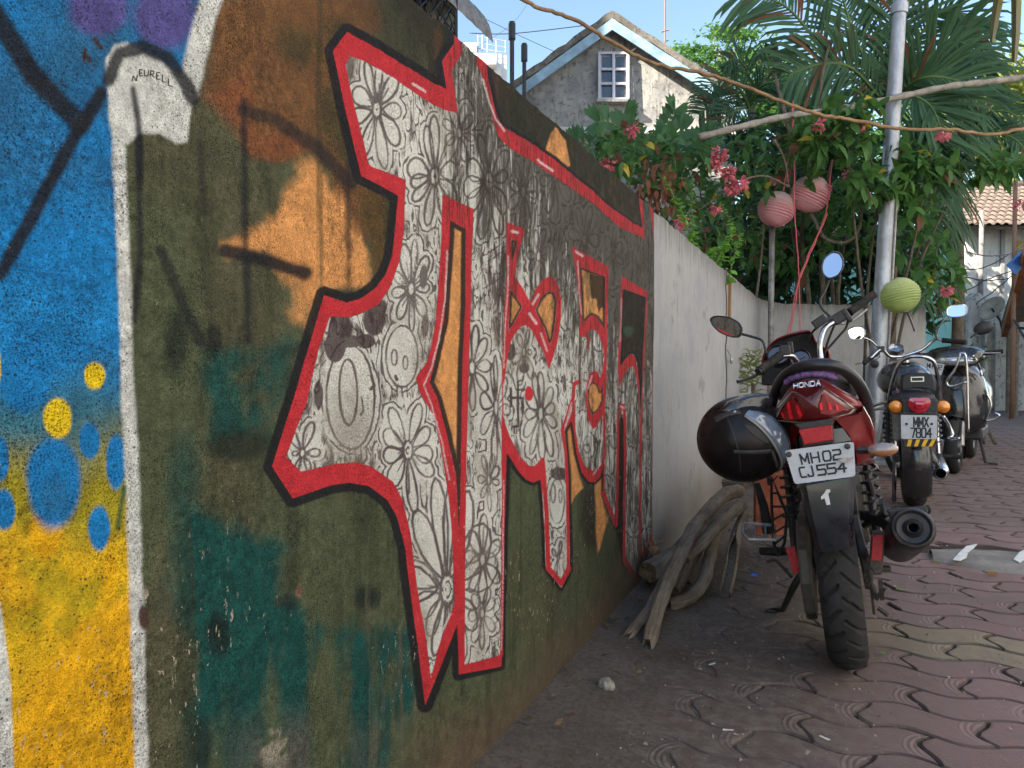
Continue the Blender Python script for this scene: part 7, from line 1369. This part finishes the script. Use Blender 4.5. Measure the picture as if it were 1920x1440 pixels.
for k, (pts, r) in enumerate([([(1500, 690, 8.8), (1498, 560, 8.8), (1490, 430, 8.7), (1487, 330, 8.3), (1480, 215, 8.0)], 0.045), ([(1530, 690, 8.7), (1520, 600, 8.7), (1512, 520, 8.7), (1503, 440, 8.5), (1515, 330, 8.0), (1545, 80, 8.2)], 0.032), ([(1545, 690, 8.9), (1543, 560, 8.9), (1540, 470, 8.8), (1532, 390, 8.5), (1524, 300, 8.3), (1552, 80, 8.4)], 0.035), ([(1560, 690, 9.0), (1562, 560, 9.0), (1556, 470, 9.0), (1548, 400, 8.6), (1560, 300, 8.2)], 0.028), ([(1580, 690, 8.9), (1572, 560, 8.9), (1580, 470, 8.9), (1600, 400, 8.6)], 0.028), ([(1520, 400, 7.4), (1535, 430, 7.4), (1550, 448, 7.4), (1580, 455, 7.4), (1605, 440, 7.4), (1615, 410, 7.4), (1608, 340, 7.3)], 0.02), ([(1480, 250, 7.6), (1465, 190, 7.6), (1455, 150, 7.7), (1450, 110, 7.8)], 0.022), ([(1530, 230, 7.6), (1540, 150, 7.7), (1556, 75, 7.8)], 0.02), ([(1480, 350, 6.9), (1430, 330, 6.8), (1380, 345, 6.7), (1310, 395, 6.6)], 0.012), ([(1450, 260, 7.0), (1470, 300, 7.0), (1478, 350, 7.0)], 0.014)]):
    P = crom([at(*p) for p in pts], 6); o0 = P[0].copy(); m = MB(); n = len(P); m.tube([p - o0 + V(rp.uniform(-.008, .008), rp.uniform(-.008, .008), 0) for p in P], [r * (1 - 0.45 * i / n) for i in range(n)], 8); o = m.build('woody_stem', TWIG, smooth=True); o.location = o0
    tag(o, ['thickest woody trunk left of the pink strings', 'slim trunk rising behind the pink strings', 'trunk just right of the pink strings', 'thin trunk behind the right mirror', 'thin trunk right of the right mirror', 'looped liana curling below the climbing vine', 'bare upright stem at the left of the big palm', 'bare spiny stem rising before the big palm', 'thin bare twig arching over the pink flowers', 'thin hooked twig hanging above the pink lanterns'][k], 'stem', 'woody stems behind the wall')
# ------------------------------------------------------------------ palms
def frond(root, pts, nl, ll, wd, mat_, hang=0.5, face=None, name='frond', asym=1.0, seed=0):
    r_ = random.Random(seed); P = crom([p - root.location for p in pts], 10); n = len(P); m = MB(); m.cur = 0; m.tube(P, [0.022 * (1 - 0.85 * i / n) + 0.003 for i in range(n)], 5); m.cur = 1
    vd = -FH if face is None else Vector(face)
    for k in range(nl):
        t = 0.10 + 0.89 * k / nl; f = t * (n - 1); i = min(n - 2, int(f)); p = P[i].lerp(P[i + 1], f - i); tg = (P[i + 1] - P[i]).normalized(); sd = tg.cross(vd).normalized()
        L = ll * math.sin(math.pi * (0.12 + 0.80 * t)) ** 0.7 * r_.uniform(0.85, 1.1)
        for s in (-1, 1):
            if r_.random() < 0.05: continue
            m.cur = 2 if r_.random() < 0.05 else 1
            L2 = L; L = L * r_.uniform(0.7, 1.08)
            d = (sd * s * r_.uniform(0.7, 1.0) + tg * (0.55 + 0.4 * t) + vd * r_.uniform(-.15, .35)).normalized(); w = wd * r_.uniform(0.8, 1.15); up = d.cross(tg).normalized() if d.cross(tg).length > 1e-3 else V(0, 0, 1); wv = up.cross(d).normalized()
            a = p; b = p + d * L * 0.45 + V(0, 0, -hang * L * 0.06); c = p + d * L * 0.8 + V(0, 0, -hang * L * 0.24); e = p + d * L * 0.98 + V(0, 0, -hang * L * (0.45 + 0.2 * r_.random()))
            m.add([a - wv * w * 0.25, a + wv * w * 0.25, b - wv * w * 0.5 + up * w * .2, b, b + wv * w * 0.5 + up * w * .2, c - wv * w * 0.38, c, c + wv * w * 0.38, e], [(0, 1, 3, 2), (1, 4, 3), (2, 3, 6, 5), (3, 4, 7, 6), (5, 6, 8), (6, 7, 8)]); L = L2
    return m.build(name, [GSTEM, mat_, LF_DRY], root, smooth=False)
def palm(label, base, crown, fr, nl, ll, wd, mat_=LF_PALM, hang=0.5, tr=0.07, seed=1):
    root = thing('palm_tree', label, 'palm', base); b = Vector(base)
    m = MB(); c = at(*crown) - b; m.tube(crom([V(0, 0, 0), c * 0.5 + V(0.05, 0, 0), c], 6), [tr * (1.15 - 0.3 * i / 12) for i in range(13)], 10); m.build('trunk', TWIG, root, smooth=True)
    for i, f in enumerate(fr): frond(root, [at(*p) for p in f], nl, ll, wd, mat_, hang, seed=seed * 50 + i)
    return root
cx, cy, cz = 1665, 205, 8.6
palm('big dark palm with fanned fronds behind the lamp post', gb(1660, 8.8), (cx, cy, cz),
    [[(cx, cy, cz), (1600, 60, 8.5), (1560, -80, 8.4)], [(cx, cy, cz), (1560, 110, 8.3), (1470, 10, 8.2), (1380, -10, 8.1)], [(cx, cy, cz), (1650, 60, 8.7), (1660, -90, 8.7)], [(cx, cy, cz), (1730, 60, 8.6), (1790, 20, 8.4), (1830, 60, 8.2)], [(cx, cy, cz), (1740, 110, 8.3), (1800, 80, 8.1), (1838, 120, 7.9)], [(cx, cy, cz), (1600, 130, 8.0), (1540, 120, 7.8), (1480, 140, 7.7)], [(cx, cy, cz), (1720, 150, 8.0), (1790, 150, 7.8), (1840, 190, 7.7)], [(cx, cy, cz), (1700, 180, 7.7), (1745, 200, 7.5), (1770, 260, 7.4)], [(cx, cy, cz), (1700, 230, 7.6), (1720, 270, 7.5), (1728, 330, 7.4)], [(cx, cy, cz), (1700, 10, 8.4), (1740, -60, 8.2)]], 42, 0.80, 0.044, seed=1)
palm('dark palm crowded against the gabled house right of its attic window', gb(1400, 10.5), (1410, 210, 10.5),
    [[(1410, 215, 10.5), (1385, 165, 10.3), (1350, 150, 10.2), (1315, 185, 10)], [(1410, 215, 10.5), (1405, 150, 10.4), (1390, 115, 10.3), (1368, 112, 10.2)], [(1410, 215, 10.5), (1440, 130, 10.5), (1460, 95, 10.3)], [(1400, 200, 10.5), (1350, 190, 10.1), (1310, 215, 9.9)], [(1400, 200, 10.5), (1430, 160, 10.2), (1470, 160, 10), (1490, 210, 9.9)], [(1400, 200, 10.5), (1375, 210, 9.9), (1340, 250, 9.7)]], 34, 0.52, 0.028, seed=2)
palm('palm with drooping fronds behind the scooter, right of the lamp post', gb(1790, 9.4), (1790, 250, 9.4),
    [[(1790, 260, 9.4), (1840, 215, 9.2), (1890, 210, 9.0), (1930, 240, 8.9)], [(1790, 260, 9.4), (1850, 250, 9.0), (1900, 260, 8.8), (1935, 300, 8.6)], [(1790, 260, 9.4), (1790, 330, 9.0), (1780, 400, 8.8), (1765, 450, 8.7)], [(1790, 260, 9.4), (1770, 350, 9.2), (1740, 430, 9.0), (1715, 490, 8.9)], [(1770, 290, 9.4), (1765, 400, 8.9), (1750, 500, 8.7), (1735, 570, 8.6)], [(1790, 260, 9.4), (1760, 300, 9.0), (1745, 370, 8.8), (1750, 440, 8.7)]], 36, 0.50, 0.028, hang=0.9, seed=3)
palm('low palm sprouting between the trunks above the return wall', gb(1430, 9.9), (1430, 545, 9.9), [[(1430, 560, 9.9), (1400, 480, 9.7), (1370, 450, 9.6), (1345, 470, 9.5)], [(1430, 560, 9.9), (1440, 480, 9.7), (1460, 440, 9.6)], [(1430, 560, 9.9), (1470, 500, 9.7), (1500, 480, 9.6)], [(1430, 560, 9.9), (1410, 520, 9.6), (1380, 520, 9.5)]], 26, 0.45, 0.032, seed=4)
# fishtail palm before the house
fp = thing('fishtail_palm', 'fishtail palm with ragged wedge leaflets in front of the gabled house', 'palm', gb(1190, 8.6)); FO = 28; fb = fp.location.copy()
FISH = ([(-0.06, 0, 0), (0.06, 0, 0), (-0.30, 0.62, 0.05), (-0.22, 0.95, 0.0), (-0.05, 0.78, 0.03), (0.08, 1.02, -0.02), (0.16, 0.74, 0.02), (0.34, 0.90, 0.0), (0.30, 0.55, 0.05)], [(0, 1, 8, 6, 4, 2), (2, 4, 3), (4, 6, 5), (6, 8, 7)])
fme = lmesh('leaflet', leafmat('fishtail_leaf', (0.030, 0.090, 0.040), (0.075, 0.165, 0.065), 0.5, 0.2), FISH)
for pts in ([(1210, 330, 8.6), (1170, 280, 8.4), (1120, 250, 8.2), (1075, 235, 8.1)], [(1210, 330, 8.6), (1200, 260, 8.5), (1180, 215, 8.4), (1172, 190, 8.3)], [(1215, 330, 8.6), (1235, 260, 8.5), (1248, 215, 8.4), (1265, 180, 8.3)], [(1215, 330, 8.6), (1260, 270, 8.4), (1300, 240, 8.3), (1330, 225, 8.2)], [(1210, 335, 8.6), (1150, 310, 8.2), (1110, 300, 8.1), (1080, 290, 8.0)], [(1210, 330, 8.6), (1190, 240, 8.2), (1150, 205, 8.0), (1120, 200, 7.9)], [(1215, 330, 8.6), (1225, 270, 8.1), (1240, 235, 8.0), (1285, 215, 7.9)]):
    P = crom([at(p[0], p[1] + FO * (1 if p[1] < 300 else 0.4), p[2]) - fb for p in pts], 8); m = MB(); m.tube(P, [0.014 - 0.010 * i / len(P) for i in range(len(P))], 5); m.build('leaf_stalk', GSTEM, fp)
    for i in range(6, len(P), 2):
        tg = (P[i] - P[i - 1]).normalized()
        for s in (-1, 1):
            d = (tg * 0.7 + tg.cross(-FH).normalized() * s * 0.9 + V(0, 0, 0.1)).normalized(); x = d.cross(-FH).normalized(); z = x.cross(d); R3 = Matrix((x, d, z)).transposed() @ Matrix.Rotation(rp.uniform(-.6, .6), 3, 'Y'); o = link('leaflet', fme, fp, P[i]); o.rotation_euler = R3.to_euler(); k = rp.uniform(0.15, 0.23); o.scale = (k, k, k)
# strips of a palm frond hanging into the top right corner
hf = thing('hanging_frond', 'two yellowed strips of a torn palm frond hanging at the top right corner', 'frond', tuple(at(1880, -60, 4.2))); h0 = hf.location.copy(); OLIV = leafmat('olive_frond', (0.13, 0.12, 0.02), (0.22, 0.19, 0.03), 0.4, 0.35)  # strip colour varies between two olive tones
for pts, w in (([(1872, -60), (1872, 0), (1865, 40), (1860, 78)], (18, 18, 14, 8)), ([(1905, -60), (1906, 0), (1905, 60), (1902, 115)], (18, 19, 16, 9))):
    m = MB(); rings = []
    for (x, y), ww in zip(pts, w): a = at(x - ww / 2, y, 4.2) - h0; b = at(x, y, 4.16) - h0; c = at(x + ww / 2, y + 4, 4.2) - h0; rings.append([a, b, c, c - FH * -0.003, b - FH * -0.003, a - FH * -0.003])
    m.loft(rings); m.build('strip', OLIV, hf)
m = MB(); m.tube([at(1840, -60, 4.2) - h0, at(1960, -70, 4.2) - h0], 0.012, 6); m.build('rib', GSTEM, hf)
# grass tuft against the whitewashed wall
gt = thing('grass_tuft', 'spidery grass tuft growing against the whitewashed wall behind the left mirror', 'grass', tuple(at(1420, 770, 6.3))); g0 = gt.location.copy()
m = MB(); GRS = leafmat('grass_blade', (0.09, 0.12, 0.035), (0.20, 0.22, 0.08))
for k in range(90):
    c = at(1412 + rp.uniform(-14, 10), 690 + rp.uniform(-30, 80), 6.3 + rp.uniform(-.05, .05)) - g0; d = V(rp.uniform(-1.2, 0.8), rp.uniform(-.5, .3), rp.uniform(0.2, 1)).normalized(); L = rp.uniform(0.15, 0.34); P = [c + d * L * t + V(0, 0, -0.9 * L * t * t) for t in (0, .33, .66, 1)]; wv = d.cross(-FH).normalized() * 0.006
    m.add([P[0] - wv, P[0] + wv, P[1] - wv, P[1] + wv, P[2] - wv * .7, P[2] + wv * .7, P[3]], [(0, 1, 3, 2), (2, 3, 5, 4), (4, 5, 6)])
tag(m.build('blades', GRS, gt), kind='stuff'); m = MB(); m.tube([at(1412, 720, 6.32) - g0, V(0, 0, -g0.z * 0 ) + (ground(1418, 860) - g0) * 0 + V(0, 0.02, -(g0.z))], 0.02, 6); m.build('stem', TWIG, gt)
# trees far behind
def tree(label, px, py, dep, rx, ry, n, L, mat_, gap=0.5, seed=0, trunk=True):
    r_ = random.Random(seed); base = gb(px, dep); root = thing('tree', label, 'tree', base); b = Vector(base); m = MB(); cls = []
    for k in range(26): a = r_.random() * 6.283; rr = math.sqrt(r_.random()); cls.append((px + rr * math.cos(a) * rx, py + rr * math.sin(a) * ry, dep + r_.uniform(-1, 1) * rx / F * dep * 0.6, r_.uniform(0.14, 0.34)))
    for k in range(n):
        c0 = r_.choice(cls); s = c0[3]; c = at(c0[0] + r_.gauss(0, s) * rx, c0[1] + r_.gauss(0, s * 0.7) * ry, c0[2] + r_.gauss(0, s) * rx / F * dep) - b; R3 = lrot(V(r_.uniform(-1, 1), r_.uniform(-1, 1), r_.uniform(-.5, .5)), 0.4, r_); q_ = L * r_.uniform(0.6, 1.3); m.add([c + R3 @ (Vector(p) * q_) for p in SMALLV[0]], SMALLV[1])
    tag(m.build('crown', mat_, root), kind='stuff'); t_ = MB(); top_ = at(px, py, dep) - b; t_.tube(crom([V(0, 0, 0), top_ * 0.5 + V(.2, 0, 0), top_], 5), [0.2 - 0.012 * i for i in range(11)], 8)
    for c0 in cls[:14]: t_.tube([top_ * r_.uniform(0.6, 0.95), at(*c0[:3]) - b], [0.06, 0.015], 5)
    t_.build('trunk', TWIG, root, smooth=True); return root
tree('small-leaved tree peeping over the gabled roof', 1350, 95, 24, 80, 45, 2600, 0.20, LF_MID, seed=1); tree('sunlit yellow-green tree above the tiled roof', 1880, 230, 23, 75, 120, 5200, 0.24, LF_SUN, seed=2); tree('tall green tree behind the big palm', 1740, 200, 26, 90, 110, 3800, 0.26, LF_MID, seed=3); tree('dense tree behind the lanterns and trunks', 1530, 320, 15.5, 130, 110, 4200, 0.22, LF_DARK, seed=4); tree('pale green tree filling the gap behind the lantern strings', 1480, 200, 17, 90, 80, 3600, 0.2, LF_MID, seed=9)
# leaves growing beside the scooter's right grip
bush('potted_plant', 'small leafy plant behind the scooter handlebar', 'plant', [(1825, 660, 9.0, 22, 30, 0.15, 60)], 0.12, LF_DARK, gb(1825, 9.0), 60, 3)
